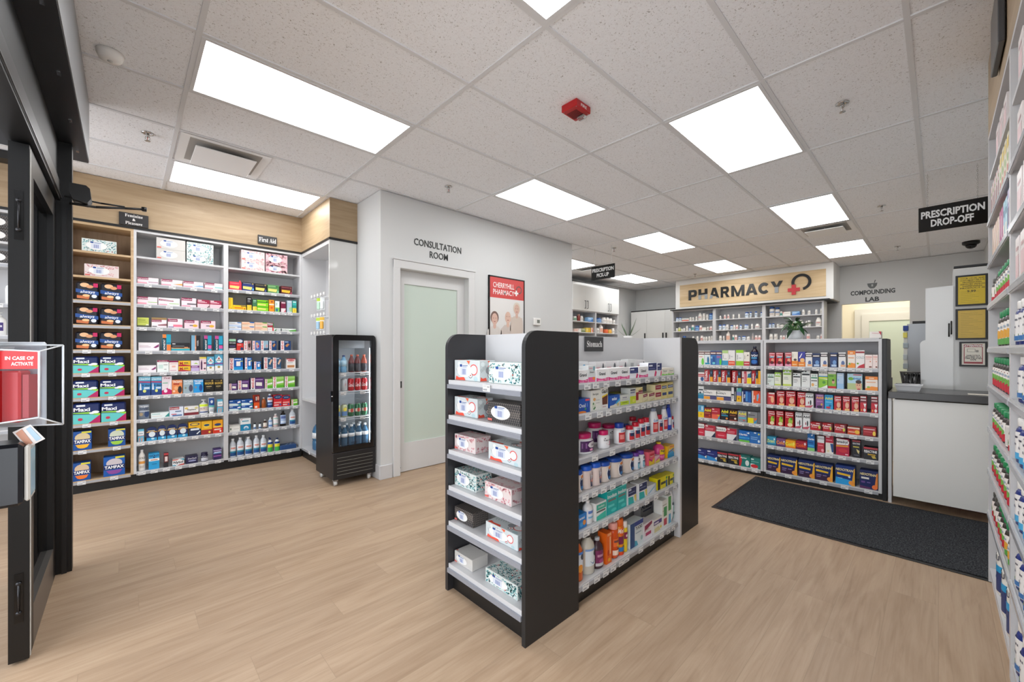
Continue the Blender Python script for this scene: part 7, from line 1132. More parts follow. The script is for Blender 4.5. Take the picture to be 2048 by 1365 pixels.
def place_goods(bk, org, rz):
    ax, pl, st, levels, ph = BAYS[bk]
    for lv in range(len(levels)):
        items = GOODS.get((bk, lv), []);
        if not items: continue
        bydesc = {}
        for o in sorted(items, key=lambda o: (o['x'], -o['z'] if o['stack'] else 0)):
            d_ = TISSUE.get(o['key']) or DES[o['key']][1]; bydesc.setdefault(d_, []).append(o)
        for d_, lst in bydesc.items():
            for i, o in enumerate(lst):
                key = o['key']; kind = 'tissue' if key in TISSUE else DES[key][0]; nm, cat = CATS[kind]
                w, h = o['w'], max(0.012, o['h']); R = w/2
                D = {'carton': min(o['dd'], max(.03, w*1.1, .035)), 'tissue': .105, 'pack': .09, 'arch': .02, 'slab': .12, 'pouch': .035, 'tube': .035}.get(kind, 0)
                if kind == 'carton' and o['back']: D = min(D, .05)
                if o['dd'] > .1: D = min(D, .15)
                if any(p['back'] for p in items) and not o['back'] and kind == 'carton': D = min(D, .085)
                parts = make_item(key, w, h, D)
                if len(lst) == 1: od = ''
                elif len(lst) == 2 and lst[0]['stack'] != lst[1]['stack'] and abs(lst[0]['x']-lst[1]['x']) < .02: od = 'upper one, ' if o['stack'] else 'lower one, '
                else: od = ordn(i, len(lst))+', '
                if len(lst) == 4 and sum(p['stack'] for p in lst) == 2:
                    lr = 'left' if o['x'] < sum(p['x'] for p in lst)/4 else 'right'; od = ('upper ' if o['stack'] else 'lower ')+lr+' one, '
                lev = (LVL[lv] if (lv < len(levels)-1 or bk[0] in 'pl') else 'lowest shelf')
                lb = '%s, %s%s, %s' % (d_, od, lev, ph)
                c_, s_ = cos(rz), sin(rz); X, Y = o['x'], o['y']
                loc = (org[0]+c_*X-s_*Y, org[1]+s_*X+c_*Y, o['z'])
                if len(parts) == 1: ob = parts[0][1].build(nm, None, loc, rz)
                elif w < .05 and bk[0] in 'pl':
                    m0, m1 = parts[0][1], parts[1][1]; n = len(m0.v); m0.v += m1.v
                    for f_, mi, sm in zip(m1.f, m1.mi, m1.sm): m0.f.append(tuple(k+n for k in f_)); m0.mi.append(m0.m(m1.ms[mi])); m0.sm.append(sm)
                    ob = m0.build(nm, None, loc, rz)
                else:
                    ob = empty(nm, loc, rz); parts[0][1].build('body', ob); parts[1][1].build('cap', ob)
                tag(ob, lb, cat, '%ss of the %s' % (nm.replace('_', ' ').replace('boxs', 'boxes'), ph.replace(',', '')))
HPI = pi/2
# ------------------------------------------------------------------ left wall shelving
def rails(bk, first): return [k >= first for k in range(len(BAYS[bk][3]))]
bay('oak_shelf_bay', 'brown oak shelf bay with pad packets beside the black door frame', (-0.40, 5.27, 0), 0, 0.455, 0.285, 2.43, BAYS['br'][3], OAKZ, 0.098, None, OAKE, rails('br', 2), tags_for('br'))
bay('white_shelf_bay', 'white shelf bay right of the brown oak bay', (0.055, 5.27, 0), 0, 0.725, 0.285, 2.43, BAYS['w1'][3], WHITE, 0.098, None, None, rails('w1', 1), tags_for('w1'), grp='white shelving along the left wall')
bay('white_shelf_bay', 'white shelf bay under the First Aid sign', (0.78, 5.27, 0), 0, 0.748, 0.285, 2.43, BAYS['w2'][3], WHITE, 0.098, None, None, rails('w2', 1), tags_for('w2'), grp='white shelving along the left wall')
BAYS['w0'] = ('y', 5.27, -1.20, [2.17, 1.93, 1.66, 1.40, 1.14, .88, .62, .36, .11], 'bay behind the door')
bay('white_shelf_bay', 'white shelf bay seen left of the open black door stile', (-1.20, 5.27, 0), 0, 0.798, 0.285, 2.43, [2.17, 1.99, 1.66, 1.40, 1.14, .88, .62, .36, .11], WHITE, 0.098, None, None, [False]+[True]*8, [[], [.4, .6], [.45, .6], [.3, .55], [.3, .55], [.4], [.4], [.4], [.3]], grp='white shelving along the left wall')
for bk, org in (('br', (-0.40, 5.27)), ('w1', (0.055, 5.27)), ('w2', (0.78, 5.27))): place_goods(bk, org, 0)
# goods seen left of the door stile
def single(key, x, y, z, w, h, d, rz, lb, grp=None, nm=None):
    kind = 'tissue' if key in TISSUE else DES[key][0]; n_, cat = CATS[kind]; parts = make_item(key, w, h, d)
    if len(parts) == 1: ob = parts[0][1].build(nm or n_, None, (x, y, z), rz)
    else:
        ob = empty(nm or n_, (x, y, z), rz); parts[0][1].build('body', ob); parts[1][1].build('cap', ob)
    return tag(ob, lb, cat, grp)
for x, z, n_ in ((-.86, 2.28, 'topmost'), (-.86, 2.171, 'second'), (-.86, 1.991, 'third')):
    single('TDK', x, 5.3, z+.0006, .2, .105, .1, 0, n_+' dark lattice tissue box seen left of the black door stile', 'tissue boxes of the bay behind the door')
single('lot', -.725, 5.31, 1.6606, .09, .21, .06, 0, 'white lotion bottle with blue cap just left of the door stile', 'lotions of the bay behind the door')
single('lov', -.80, 5.31, 1.4006, .085, .19, .06, 0, 'white lotion bottle with purple label left of the door stile', 'lotions of the bay behind the door')
single('lob', -.705, 5.31, 1.4006, .06, .2, .045, 0, 'cream lotion tube just left of the door stile', 'lotions of the bay behind the door')
single('TBB', -.70, 5.31, 1.1406, .055, .16, .045, 0, 'blue topped tube left of the door stile, above the alarm cover', 'lotions of the bay behind the door')
single('lob', -.785, 5.31, 1.1406, .06, .18, .045, 0, 'pale lotion tube beside the blue topped tube left of the stile', 'lotions of the bay behind the door')
# corner unit with hooks
t = empty('corner_hook_unit', (1.53, 5.27, 0), -HPI); tag(t, 'white corner unit with display hooks behind the black fridge', 'shelf unit')
LN, DP = .918, .285
M().box(0.0, 0.0, .098, .02, DP, 2.43, WHITE).build('side_panel', t)
M().box(LN-.02, 0, .098, LN, DP, 2.43, GLOSS).build('end_panel', t)
M().box(.02, DP-.012, .098, LN-.02, DP, 2.43, WHITE).build('back_panel', t)
M().box(.02, 0, 2.39, LN-.02, DP-.012, 2.43, WHITE).build('top_panel', t); M().box(0, .012, 0, LN, DP, .096, BLACK).build('toe_kick', t)
shelf(t, .02, LN-.02, .705, DP-.012, WHITE, False, [], .025); shelf(t, .02, LN-.02, .118, DP-.012, WHITE, True, [.3])
for r_, z in enumerate((1.88, 1.66, 1.46)):
    for k in range(5):
        x = .29+.10*k
        if x > LN-.03: break
        h = M(); h.tube([(x, DP-.012, z), (x, .04, z-.01), (x, .025, z+.008)], .0028, mat('dfe1e3', .25, .6)); h.box(x-.02, .02, z+.0, x+.02, .023, z+.03, mat('f1f1ef', .4)); h.build('display_hook', t)
def blister(y, z, c1, c2, lb):
    t = empty('blister_pack', (1.575, y, z), radians(35)); tag(t, lb, 'blister pack', 'blister packs on the corner hooks')
    c = M(); c.box(-.002, -.028, -.14, .002, .028, 0, mat('e9ecec', .4)); c.box(-.0028, -.028, -.035, -.002, .028, 0, mat(c1, .4)); c.build('card', t)
    M().box(-.018, -.02, -.13, -.002, .02, -.045, mat(c2, .25), .005).build('bubble', t)
blister(4.80, 1.865, 'b6d334', 'b9dcc4', 'green and clear blister pack hanging from the upper corner hooks')
blister(4.69, 1.865, 'dfe3e3', 'e3e9ea', 'pale blister pack on the upper corner hooks by the panel')
blister(4.82, 1.645, 'bcd63c', '9fc4dc', 'green and light blue pack on the second row of corner hooks')
blister(4.70, 1.645, 'e8b923', 'e3a81f', 'yellow pack on the second row of corner hooks')
PET = clear_mat('blue_water_bottle_plastic', '5f8fb4', .12, .6)
def jug(x, y, lb):
    t = empty('water_jug', (x, y, .1195)); tag(t, lb, 'water jug', 'large blue water jugs in the corner unit')
    r = .082; M().lathe([(r*.9, 0), (r, .012), (r, .10), (r*.95, .108), (r, .116), (r, .215), (r*.85, .26), (r*.42, .305), (r*.25, .315), (r*.25, .328)], 0, 0, 0, mat('3f6d92', .12), 24).build('body', t)
    M().lathe([(r*1.01, .135), (r*1.01, .20)], 0, 0, 0, mat('e8ecee', .4), 24).build('label', t)
    M().lathe([(.024, .326), (.024, .347), (.02, .35)], 0, 0, 0, mat('2a62a6', .3), 16).build('cap', t)
jug(1.655, 5.01, 'large blue water jug nearest the shelf corner'); jug(1.65, 4.83, 'large blue water jug partly hidden by the black fridge')
# ------------------------------------------------------------------ fridge
t = empty('display_fridge', (1.395, 3.87, 0)); tag(t, 'black glass door drinks fridge standing beside the consultation room', 'fridge')
FB = mat('1f1f21', .4); W_, D_, Z0, Z1 = .41, .47, .065, 1.425
f = M(); b = .02
f.box(0, .03, Z0, .022, D_, Z1, FB).box(W_-.022, .03, Z0, W_, D_, Z1, FB).box(.022, .03, Z1-.03, W_-.022, D_, Z1, FB).box(.022, D_-.02, Z0, W_-.022, D_, Z1-.03, FB).box(.022, .03, Z0, W_-.022, D_-.02, .335, FB); f.build('cabinet', t)
LIN = mat('c9ced2', .35)
f = M(); f.box(.022, .04, .335, .027, D_-.02, Z1-.03, LIN).box(W_-.027, .04, .335, W_-.022, D_-.02, Z1-.03, LIN).box(.027, D_-.026, .335, W_-.027, D_-.02, Z1-.03, LIN).box(.027, .05, .335, W_-.027, D_-.026, .345, LIN).box(.027, .2, 1.30, W_-.027, D_-.026, Z1-.03, mat('b9bfc4', .4)); f.build('liner', t)
f = M()
pts = lambda x0, z0, x1, z1, r: arc(x1-r, z1-r, r, 0, 90)+arc(x0+r, z1-r, r, 90, 180)+[(x0, z0), (x1, z0)]
fr = M(); x0, x1, z0, z1 = 0, W_, .322, Z1; g0, g1, h0, h1 = .05, W_-.045, .37, 1.372
DB = mat('101012', .12)
fr.box(x0, 0, z0, g0, .03, z1-.03, DB).box(g1, 0, z0, x1, .03, z1-.03, DB).box(g0, 0, z0, g1, .03, h0, DB).box(g0, 0, h1, g1, .03, z1-.03, DB)
fr.prism(arc(x1-.03, z1-.03, .03, 0, 90, 5)+arc(x0+.03, z1-.03, .03, 90, 180, 5), 0, .03, DB)
dr = fr.build('door', t); M().box(g0, .012, h0, g1, .016, h1, GLASS).build('glass_pane', dr)
hd = M(); hd.box(-.022, .0, .80, -.001, .014, .90, DB, .003); hd.lathe([(.006, -.01), (.006, .02)], -.012, 0, .85, CHROME, 10, axis='y'); hd.build('handle', dr)
M().box(-.004, .001, .335, -.0006, .028, 1.40, mat('3a3a3d', .2)).build('door_gasket', dr)
g = M(); g.box(0, 0, Z0, W_, .03, .316, FB, .004)
for k in range(6): g.box(.035, -.0018, .105+k*.032, W_-.03, 0, .108+k*.032, mat('7f7f78', .35))
g.build('lower_grille', t)
LED = bpy.data.materials.new('fridge_led'); LED.use_nodes = True; q = LED.node_tree.nodes['Principled BSDF']; q.inputs['Emission Color'].default_value = (.85, .93, 1, 1); q.inputs['Emission Strength'].default_value = 18
M().box(W_-.037, .045, .38, W_-.028, .055, 1.30, LED).build('light_strip', t)
for x, y in ((.035, .05), (W_-.05, .05), (.035, D_-.06), (W_-.05, D_-.06)):
    c = M(); c.lathe([(.026, -.011), (.026, .011)], x, y, .026, mat('d9d9d6', .3), 16, axis='x'); c.box(x-.02, y-.02, .045, x+.02, y+.02, Z0, mat('aaa', .3, .6)); c.build('caster', t)
FS = [1.065, .885, .635]
for z in FS:
    s = M(); wm = mat('e4e8ea', .3, .2)
    for k in range(18): s.cyl((.032+k*.0205, .05, z-.003), (.032+k*.0205, D_-.03, z-.003), .0016, wm, 5)
    s.cyl((.028, .05, z-.005), (W_-.028, .05, z-.005), .003, wm, 6).cyl((.028, .05, z-.025), (W_-.028, .05, z-.025), .002, wm, 6); sh = s.build('wire_shelf', t)
    for x in (.11, .30):
        o = bpy.data.objects.new('price_tag', price_tag_mesh()); C.objects.link(o); o.parent = sh; o.location = (x, .046, z-.02)
M().text('DYE-E', .2, .0112, .392, .014, mat('1a1a1c'), w=.055).build('sticker', t)
FX, FY = 1.395, 3.87
def can(x, y, z, c, c2, lb, grp, lab):
    t = empty('drink_can', (x, y, z)); tag(t, lb, 'can', grp); r = .029
    b_ = M(); b_.lathe([(r*.8, 0), (r, .008), (r, .105), (r*.82, .118)], 0, 0, 0, mat(c, .25, .2), 16)
    P = lambda u, v, l: ((r+l)*sin((u/.06-.5)*2.4), -(r+l)*cos((u/.06-.5)*2.4), v); decals(b_, lab, .06, .12, P, True); b_.build('body', t)
    M().lathe([(r*.82, .118), (r*.84, .121), (r*.76, .121), (r*.74, .118)], 0, 0, 0, CHROME, 16).build('lid', t)
def pet(x, y, z, c, cap, h, r, lab, lb, grp, lc='e8ecee', nm='drink_bottle'):
    t = empty(nm, (x, y, z)); tag(t, lb, 'bottle', grp)
    M().lathe([(r*.85, 0), (r, h*.03), (r, h*.3), (r*.93, h*.36), (r, h*.42), (r, h*.62), (r*.8, h*.74), (r*.42, h*.88), (r*.4, h*.92)], 0, 0, 0, c, 16).build('body', t)
    M().lathe([(r*1.02, h*lab[0]), (r*1.02, h*lab[1])], 0, 0, 0, mat(lc, .4), 16).build('label', t); M().lathe([(r*.46, h*.91), (r*.46, h*.99), (r*.42, h)], 0, 0, 0, mat(cap, .35), 14).build('cap', t)
for k, x in enumerate((.068, .13)): pet(FX+x, FY+.09, 1.0655, mat('7fb4d8', .15), '23458c', .165, .028, (.35, .7), ('left' if k == 0 else 'right')+' blue drink bottle on the top fridge shelf', 'blue drinks in the fridge', 'b8dcf0')
for k, x in enumerate((.205, .265, .33)): pet(FX+x, FY+.09, 1.0655, mat('6a2424', .15) if k < 2 else mat('a84a34', .2), 'd9694a', .17, .028, (.05, .5), ['leftmost', 'middle', 'rightmost'][k]+' of three dark red sports drinks on the top fridge shelf', 'red sports drinks in the fridge', '3a3a40')
for k in range(5):
    x = .068+.066*k; sv = k < 2
    can(FX+x, FY+.09, .8855, 'c9ced2' if sv else 'b81c24', '', ('silver drink can, ' + ['leftmost', 'second'][k] if sv else 'red cola can, '+['left one', 'middle one', 'right one'][k-2])+' on the second fridge shelf', 'cans on the second fridge shelf', ['t Coke 50 50 14 b81c24 iv'] if sv else ['t Coca-Cola 50 48 30 f4eeee i'])
for k in range(5):
    x = .068+.066*k; yl = k < 2
    can(FX+x, FY+.09, .6355, 'c9d0a8' if yl else '2f6b48', '', ('yellow and blue can, '+['leftmost', 'second'][k] if yl else 'green ginger ale can, '+['left one', 'middle one', 'right one'][k-2])+' on the third fridge shelf', 'cans on the third fridge shelf', ['r 0 10 100 45 5a84b8', 'e 50 62 26 14 e8d84a'] if yl else ['r 0 35 100 60 d8c9b8', 'e 50 48 22 16 b8463a'])
k = 0
for j, yy in enumerate((.10, .20)):
    for i, x in enumerate((.07, .14, .21, .28, .345)):
        pet(FX+x-(.01 if j else 0), FY+yy, .3456, PET, 'eef2f4', .205, .0305, (.45, .62), '%s clear water bottle, %s row on the fridge floor' % (['leftmost', 'second', 'middle', 'fourth', 'rightmost'][i], ['front', 'rear'][j]), 'water bottles in the fridge', 'ecefF1'.lower(), 'water_bottle')

# ------------------------------------------------------------------ island display
t = empty('island_display', (1.24, 1.22, 0)); tag(t, 'black and white island shelf display standing on the oak floor', 'display shelf')
X0, X1, X2, X3 = 0.0, .375, 1.53, 1.815   # end cap, middle, far end cap
TOP = 1.367
def endpanel(x0, x1, y, lb, left):
    r = .075; p = [(x0, 0), (x1, 0), (x1, TOP), (x0+r, TOP)]+arc(x0+r, TOP-r, r, 90, 180, 8)[1:] if left else [(x0, 0), (x1, 0)]+arc(x1-r, TOP-r, r, 0, 90, 8)+[(x0, TOP)]
    m = M(); m.prism(p, y, y+.022, CHAR if y < .3 else mat('2b2b2e', .4)); m.build('end_panel', t)
endpanel(0, .375, 0, '', True); endpanel(0, .375, .578, '', True); endpanel(X2, X3, 0, '', False); endpanel(X2, X3, .578, '', False)
M().box(.262, .022, .1, .28, .578, TOP, WHITE).build('back_panel', t)
M().box(X2+.02, .022, .1, X2+.038, .578, TOP, WHITE).build('back_panel', t)
M().box(.335, .002, 0, .36, .598, TOP-.001, WHITE).build('side_panel', t); M().box(1.497, -.006, 0, 1.522, .598, TOP-.001, WHITE).build('side_panel', t)
M().box(.36, .265, .08, 1.497, .283, TOP-.001, WHITE).build('back_panel', t)
M().box(.36, .035, 0, 1.497, .05, .075, BLACK).build('toe_kick', t); M().box(.036, .022, 0, .05, .578, .11, BLACK).build('toe_kick', t); M().box(.36, .55, 0, 1.497, .565, .075, BLACK).build('toe_kick', t)
for k, z in enumerate(BAYS['is'][3]):
    tg = [x for x in tags_for('is')[k]]
    s = shelf(t, .3605, 1.4965, z, .265, WHITE, True, [1.60-1.24+x for x in tg], .018, None, .012)
    s2 = M().box(.3605, .283, z-.018, 1.4965, .585, z, WHITE).build('shelf', t)
for k, z in enumerate(BAYS['ie'][3]):
    s = M(); s.box(.01, .024, z-.018, .262, .576, z, WHITE); s.box(.004, .024, z-.022, .01, .576, z+.002, WHITE); s = s.build('shelf', t)
    M().box(-.006, .024, z-.042, .003, .576, z-.020, mat('8d9098', .2)).build('price_rail', s)
    s = M(); s.box(X2+.04, .024, z-.018, X3-.01, .576, z, WHITE).build('shelf', t)
o = bpy.data.objects.new('price_tag', price_tag_mesh()); C.objects.link(o); o.parent = t; o.location = (-.007, .25, BAYS['ie'][3][0]-.02); o.rotation_euler = (0, 0, -HPI)
place_goods('is', (1.60, 1.24), 0); place_goods('ie', (1.25, 1.80), -HPI)
t = empty('section_sign', (2.115, 1.484, 1.318)); tag(t, 'small black sign reading Stomach on the island back panel', 'sign')
M().box(-.098, -.008, -.046, .098, .0, .046, mat('39393b', .4), .002).build('panel', t); M().text('Stomach', 0, -.0088, 0, .036, mat('eceae8', .5), w=.165, serif=True).build('lettering', t)

# ------------------------------------------------------------------ counter shelving and counter
for bk, nm, W_ in (('gl', 'left', .90), ('gr', 'right', .885)):
    st = BAYS[bk][2]
    bay('counter_shelf_bay', nm+' white counter shelf bay full of cold and pain remedies' if nm == 'right' else 'left white counter shelf bay partly hidden by the island', (4.66, st, 0), -HPI, W_, .34, 1.375, BAYS[bk][3], WHITE, .055, mat('c9c7c8', .4), None, [True]*6, tags_for(bk), True, .022, 'white shelving under the pharmacy counter')
    place_goods(bk, (4.66, st), -HPI)
bay('counter_shelf_bay', 'empty counter shelf bay between the island and the consultation wall', (4.66, 3.02, 0), -HPI, .9, .34, 1.375, BAYS['gl'][3], WHITE, .055, mat('c9c7c8', .4), None, [True]*6, None, True, .022, 'white shelving under the pharmacy counter')
t = empty('counter_end_panel', (4.66, .30, 0)); tag(t, 'stepped black end panel closing the right counter shelf bay', 'panel')
m = M(); m.prism([(0, 0), (.62, 0), (.62, 1.02), (.48, 1.02), (.48, 1.19), (.40, 1.19), (.40, 1.352), (.375, 1.378), (0, 1.378)], 0.0, .028, CHAR); m.build('panel', t)
M().box(-.004, .004, 0, .0, .024, 1.376, BLACK).build('edge_band', t)
M().box(4.67, .35, 1.376, 5.1, 3.0, 1.385, WHITE).build('ledge_top')
tag(bpy.data.objects['ledge_top'], 'white ledge on top of the counter shelf bays', 'ledge')
t = empty('service_counter', (4.62, .27, 0)); tag(t, 'low service counter with dark top and pale front below the posters', 'counter')
CT = mat('3f3e3e', .28)
M().box(.0, -.765, .878, .62, .02, .934, CT, .003).build('counter_top', t)
M().box(.03, .0, 0, .05, .022, .876, WHITE).build('side_post', t); M().box(.40, -.765, 0, .42, .0, .876, mat('8a7a66', .6)).build('inner_panel', t)
p = M(); pa = [(.02, .87), (.034, .87), (-.012, .075), (-.026, .075)]
p.add([(x, y, z) for y in (-.012, -.62) for x, z in pa], [(0, 1, 2, 3), (4, 5, 6, 7), (0, 1, 5, 4), (1, 2, 6, 5), (2, 3, 7, 6), (3, 0, 4, 7)], mat('d9d8d3', .25)); p.build('leaning_front_panel', t)
t = empty('red_brick_riser', (4.86, -.2, 0)); tag(t, 'dark red base course glimpsed below the leaning counter front', 'riser')
M().box(0, -.35, 0, .1, .2, .085, mat('5e1c20', .5), .003).build('course', t)
t = empty('plastic_basket', (4.84, .175, .9345)); t.scale = (.78, .78, .9); tag(t, 'small white plastic basket on the dark counter top', 'basket')
m = M(); wq = mat('e3e4e6', .35)
for s_ in (-1, 1):
    m.add([(-.10, s_*.085, .0), (.10, s_*.085, .0), (.12, s_*.105, .055), (-.12, s_*.105, .055)], [(0, 1, 2, 3)], wq); m.add([(s_*.10, -.085, 0), (s_*.10, .085, 0), (s_*.12, .105, .055), (s_*.12, -.105, .055)], [(0, 1, 2, 3)], wq)
m.box(-.1, -.085, .0, .1, .085, .003, wq); m.build('tray', t)
m = M(); m.box(-.128, -.113, .052, .128, -.100, .060, wq).box(-.128, .100, .052, .128, .113, .060, wq).box(-.128, -.1, .052, -.115, .1, .060, wq).box(.115, -.1, .052, .128, .1, .060, wq); m.build('rim', t)
t = empty('paper_sheet', (4.80, -.22, .9345)); tag(t, 'white paper sheet lying on the counter by the right shelving', 'paper'); M().box(-.06, -.1, 0, .06, .06, .0008, mat('e6dfd2', .6)).build('sheet', t)
m = M(); m.box(0, 0, 0, .11, .075, .055, mat('ece6e0', .5)); m.add([(-.0004, .0, .055), (-.0004, .0, .02), (-.0004, .018, .055)], [(0, 1, 2)], mat('b02030')); m.add([(-.0004, .06, .04), (-.0004, .01, .034), (-.0004, .01, .039), (-.0004, .06, .045)], [(0, 1, 2, 3)], mat('d8a0a0'))
tag(m.build('medicine_carton', None, (4.72, .34, 1.3865)), 'small white and red carton on the ledge above the right bay', 'box')
# cabinet with framed notices
t = empty('notice_cabinet', (5.25, -.09, 0)); tag(t, 'tall white cabinet with framed notices at the counter end', 'cabinet')
M().box(0, -.40, 0, .5, 0, 1.99, GLOSS).build('body', t); M().box(-.004, -.40, 1.995, .5, -.004, 2.012, BLACK).build('top_trim', t)
m = M(); m.prism([(-.0, .935), (.20, .935), (.205, 1.32)]+arc(.165, 1.33, .04, 0, 80, 5)+[(.17, 1.37), (.17, 1.835), (0, 1.845)], -.03, -.015, GLOSS, 'x'); m.build('side_shield', t)
h = M(); h.tube([(-.015, .012, 1.53), (-.055, .012, 1.53), (-.055, .012, 1.42), (-.015, .012, 1.42)], .005, BLACK, 6).tube([(-.015, .026, 1.51), (-.055, .026, 1.51), (-.055, .026, 1.40), (-.015, .026, 1.40)], .005, BLACK, 6); h.build('handle', t)
def frame(y0, y1, z0, z1, lb, kind):
    t = empty('framed_notice', (5.243, (y0+y1)/2, (z0+z1)/2)); tag(t, lb, 'framed notice'); w, h = (y1-y0)/2, (z1-z0)/2; e = .014
    m = M(); m.box(-.012, -w, -h, .004, -w+e, h, BLACK).box(-.012, w-e, -h, .004, w, h, BLACK).box(-.012, -w+e, -h, .004, w-e, -h+e, BLACK).box(-.012, -w+e, h-e, .004, w-e, h, BLACK); m.build('frame', t)
    p = M(); P = lambda u, v: (-.0085, -u, v); Q = lambda u0, v0, u1, v1, c, l=0: p.add([(-.0082-l, -u0, v0), (-.0082-l, -u1, v0), (-.0082-l, -u1, v1), (-.0082-l, -u0, v1)], [(0, 1, 2, 3)], mat(c, .4))
    if kind == 'y':
        Q(-w+e, -h+e, w-e, h-e, 'd2b52a'); ink = mat('4a4520', .5)
        for k, s in enumerate(('YOUR USUAL AND', 'CUSTOMARY FEE FOR', 'PROFESSIONAL', 'SERVICES WHICH', 'DISPENSING', 'PRODUCT IS')): p.text(s, 0, 0, 0, .011, ink, w=.14-(.03 if k in (2, 4) else 0), bold=.02, P=lambda u, v, k=k: (-.0088, -u-.005, v+h-.03-k*.0165))
        p.text('9.99', 0, 0, 0, .02, ink, w=.05, P=lambda u, v: (-.0088, -u, v+h-.14))
        for k in range(7): Q(-w+.03, -h+.03+k*.015, w-.05-.02*(k % 3), -h+.0315+k*.015, '7a6c20', .0004)
    elif kind == 'y2':
        Q(-w+e, -h+e, w-e, h-e, 'cfae4c')
        for k in range(14): Q(-w+.03, -h+.03+k*.015, w-.03-.025*(k % 4), -h+.0315+k*.015, '7d6a30', .0004)
    else:
        Q(-w+e, -h+e, w-e, h-e, 'e3ddd0'); Q(-w+.026, -h+.024, w-.026, h-.024, '9a3a40', .0003); Q(-w+.031, -h+.04, w-.031, h-.047, 'e3ddd0', .0006)
        p.text('ATTENTION', 0, 0, 0, .014, mat('eeeeea'), w=.105, bold=.04, P=lambda u, v: (-.0092, -u, v+h-.036))
        for k, s in enumerate(('NARCOTICS', 'SECURED IN A', 'TIME-DELAYED', 'SAFE')): p.text(s, 0, 0, 0, .009, mat('333'), w=(.075, .09, .098, .034)[k], bold=.04, P=lambda u, v, k=k: (-.0092, -u, v-.012-k*.0125))
        Q(-.035, .018, .012, .045, '8a867e', .0008); Q(-.032, .021, .009, .042, 'e3ddd0', .001); Q(.014, .016, .03, .034, '8a867e', .0009)
    p.build('notice', t)
frame(-.287, -.103, 1.66, 1.925, 'upper yellow framed notice with centred heading', 'y')
frame(-.287, -.103, 1.37, 1.636, 'lower yellow framed notice with rows of small print', 'y2')
frame(-.285, -.125, 1.14, 1.352, 'framed red and cream notice reading ATTENTION', 'a')
# steel fridge and basket behind
t = empty('steel_refrigerator', (8.3, .16, 0)); tag(t, 'tall stainless refrigerator glimpsed behind the counter', 'refrigerator')
M().box(0, -.30, .02, .6, .155, 1.66, mat('5a5c5e', .4, .3)).build('body', t); M().box(-.05, -.30, .62, -.002, .155, 1.66, mat('8d8f91', .3, .8)).build('upper_door', t); M().box(-.05, -.30, .02, -.002, .155, .60, mat('8d8f91', .3, .8)).build('lower_door', t); M().box(.0, -.3, 1.662, .3, .1, 1.70, BLACK).build('top_hinge_cover', t)
t = empty('note_clip_strip', (8.20, .33, 1.3)); tag(t, 'strip of clipped notes and pens beside the steel refrigerator', 'note strip')
m = M(); m.box(.03, -.02, -.3, .035, .02, .3, mat('c9ccc8', .5)); m.build('strip', t)
for k, (z, c) in enumerate(((.30, '23408c'), (.20, 'd8d060'), (.05, '9aa8b0'), (-.12, 'aab4b8'), (-.25, '8f9aa0'))):
    M().box(.0, -.03+.01*(k % 2), z-.04, .02, .025, z+.035, mat(c, .5), .004).build('note', t)
t = empty('wire_waste_basket', (6.6, .17, .0)); tag(t, 'black mesh basket with dark liner behind the counter', 'basket')
m = M()
for k in range(20):
    a = 2*pi*k/20; m.cyl((.10*cos(a), .10*sin(a), .70), (.14*cos(a+.4), .14*sin(a+.4), 1.03), .004, BLACK, 5); m.cyl((.10*cos(a), .10*sin(a), .70), (.14*cos(a-.4), .14*sin(a-.4), 1.03), .004, BLACK, 5)
m.lathe([(.142, 1.02), (.147, 1.025), (.142, 1.03)], 0, 0, 0, BLACK, 24); m.build('mesh_body', t); M().lathe([(.08, .70), (.095, .75), (.13, 1.0)], 0, 0, 0, mat('1a1a1e', .25), 16).build('liner', t)
M().box(-.2, -.2, 0, .2, .2, .699, mat('d8d6d0', .5)).build('stand', t)
# carpet runner
t = empty('floor_mat', (4.03, .3, 0)); tag(t, 'charcoal entrance mat with rubber edge lying before the counter', 'mat')
m = M(); m.box(-.58, -.79, .001, .585, .975, .004, BLACK, .001); m.build('rubber_border', t)
m = M(); m.box(-.545, -.76, .0035, .555, .945, .009, carpet_mat(), .002); m.build('carpet_pile', t)

# ------------------------------------------------------------------ pharmacy wall
for bk, W_, pos in (('p1', .92, 'left'), ('p2', .93, 'middle'), ('p3', .95, 'right')):
    st = BAYS[bk][2]
    bay('pharmacy_shelf_bay', pos+' stock shelf bay under the PHARMACY sign', (9.1, st, 0), -HPI, W_, .3, 2.175, BAYS[bk][3]+[1.02], WHITE, .1, None, None, [False]*5, None, True, .03, 'stock shelves under the pharmacy sign')
    place_goods(bk, (9.1, st), -HPI)
t = empty('far_cabinet', (6.66, 5.2, 0)); tag(t, 'white wall cabinet with four upper doors left of the pharmacy', 'cabinet')
M().box(0, 0, .1, .02, .35, 2.70, WHITE).build('side_panel', t); M().box(1.72, 0, .1, 1.745, .35, 2.70, WHITE).build('side_panel', t); M().box(.82, 0, .1, .86, .34, 2.10, WHITE).build('divider', t)
M().box(.02, .33, .1, 1.72, .35, 2.70, WHITE).build('back_panel', t); M().box(.0, .002, 2.702, 1.75, .35, 2.725, BLACK).build('top_trim', t); M().box(.02, 0, 2.10, 1.72, .33, 2.118, WHITE).build('soffit', t)
for z in (1.895, 1.665, 1.43, 1.1): M().box(.02, .004, z-.018, 1.72, .33, z, WHITE).build('shelf', t)
for k, (a, b_) in enumerate(((.0, .445), (.448, .93), (.933, 1.33), (1.333, 1.745))):
    d = M().box(a, -.02, 2.12, b_, -.002, 2.70, GLOSS).build('cabinet_door', t)
    x = b_-.04 if k % 2 == 0 else a+.04
    M().tube([(x, -.02, 2.17), (x, -.048, 2.17), (x, -.048, 2.33), (x, -.02, 2.33)], .006, BLACK, 6).build('handle', d)
for k in (0,): pass
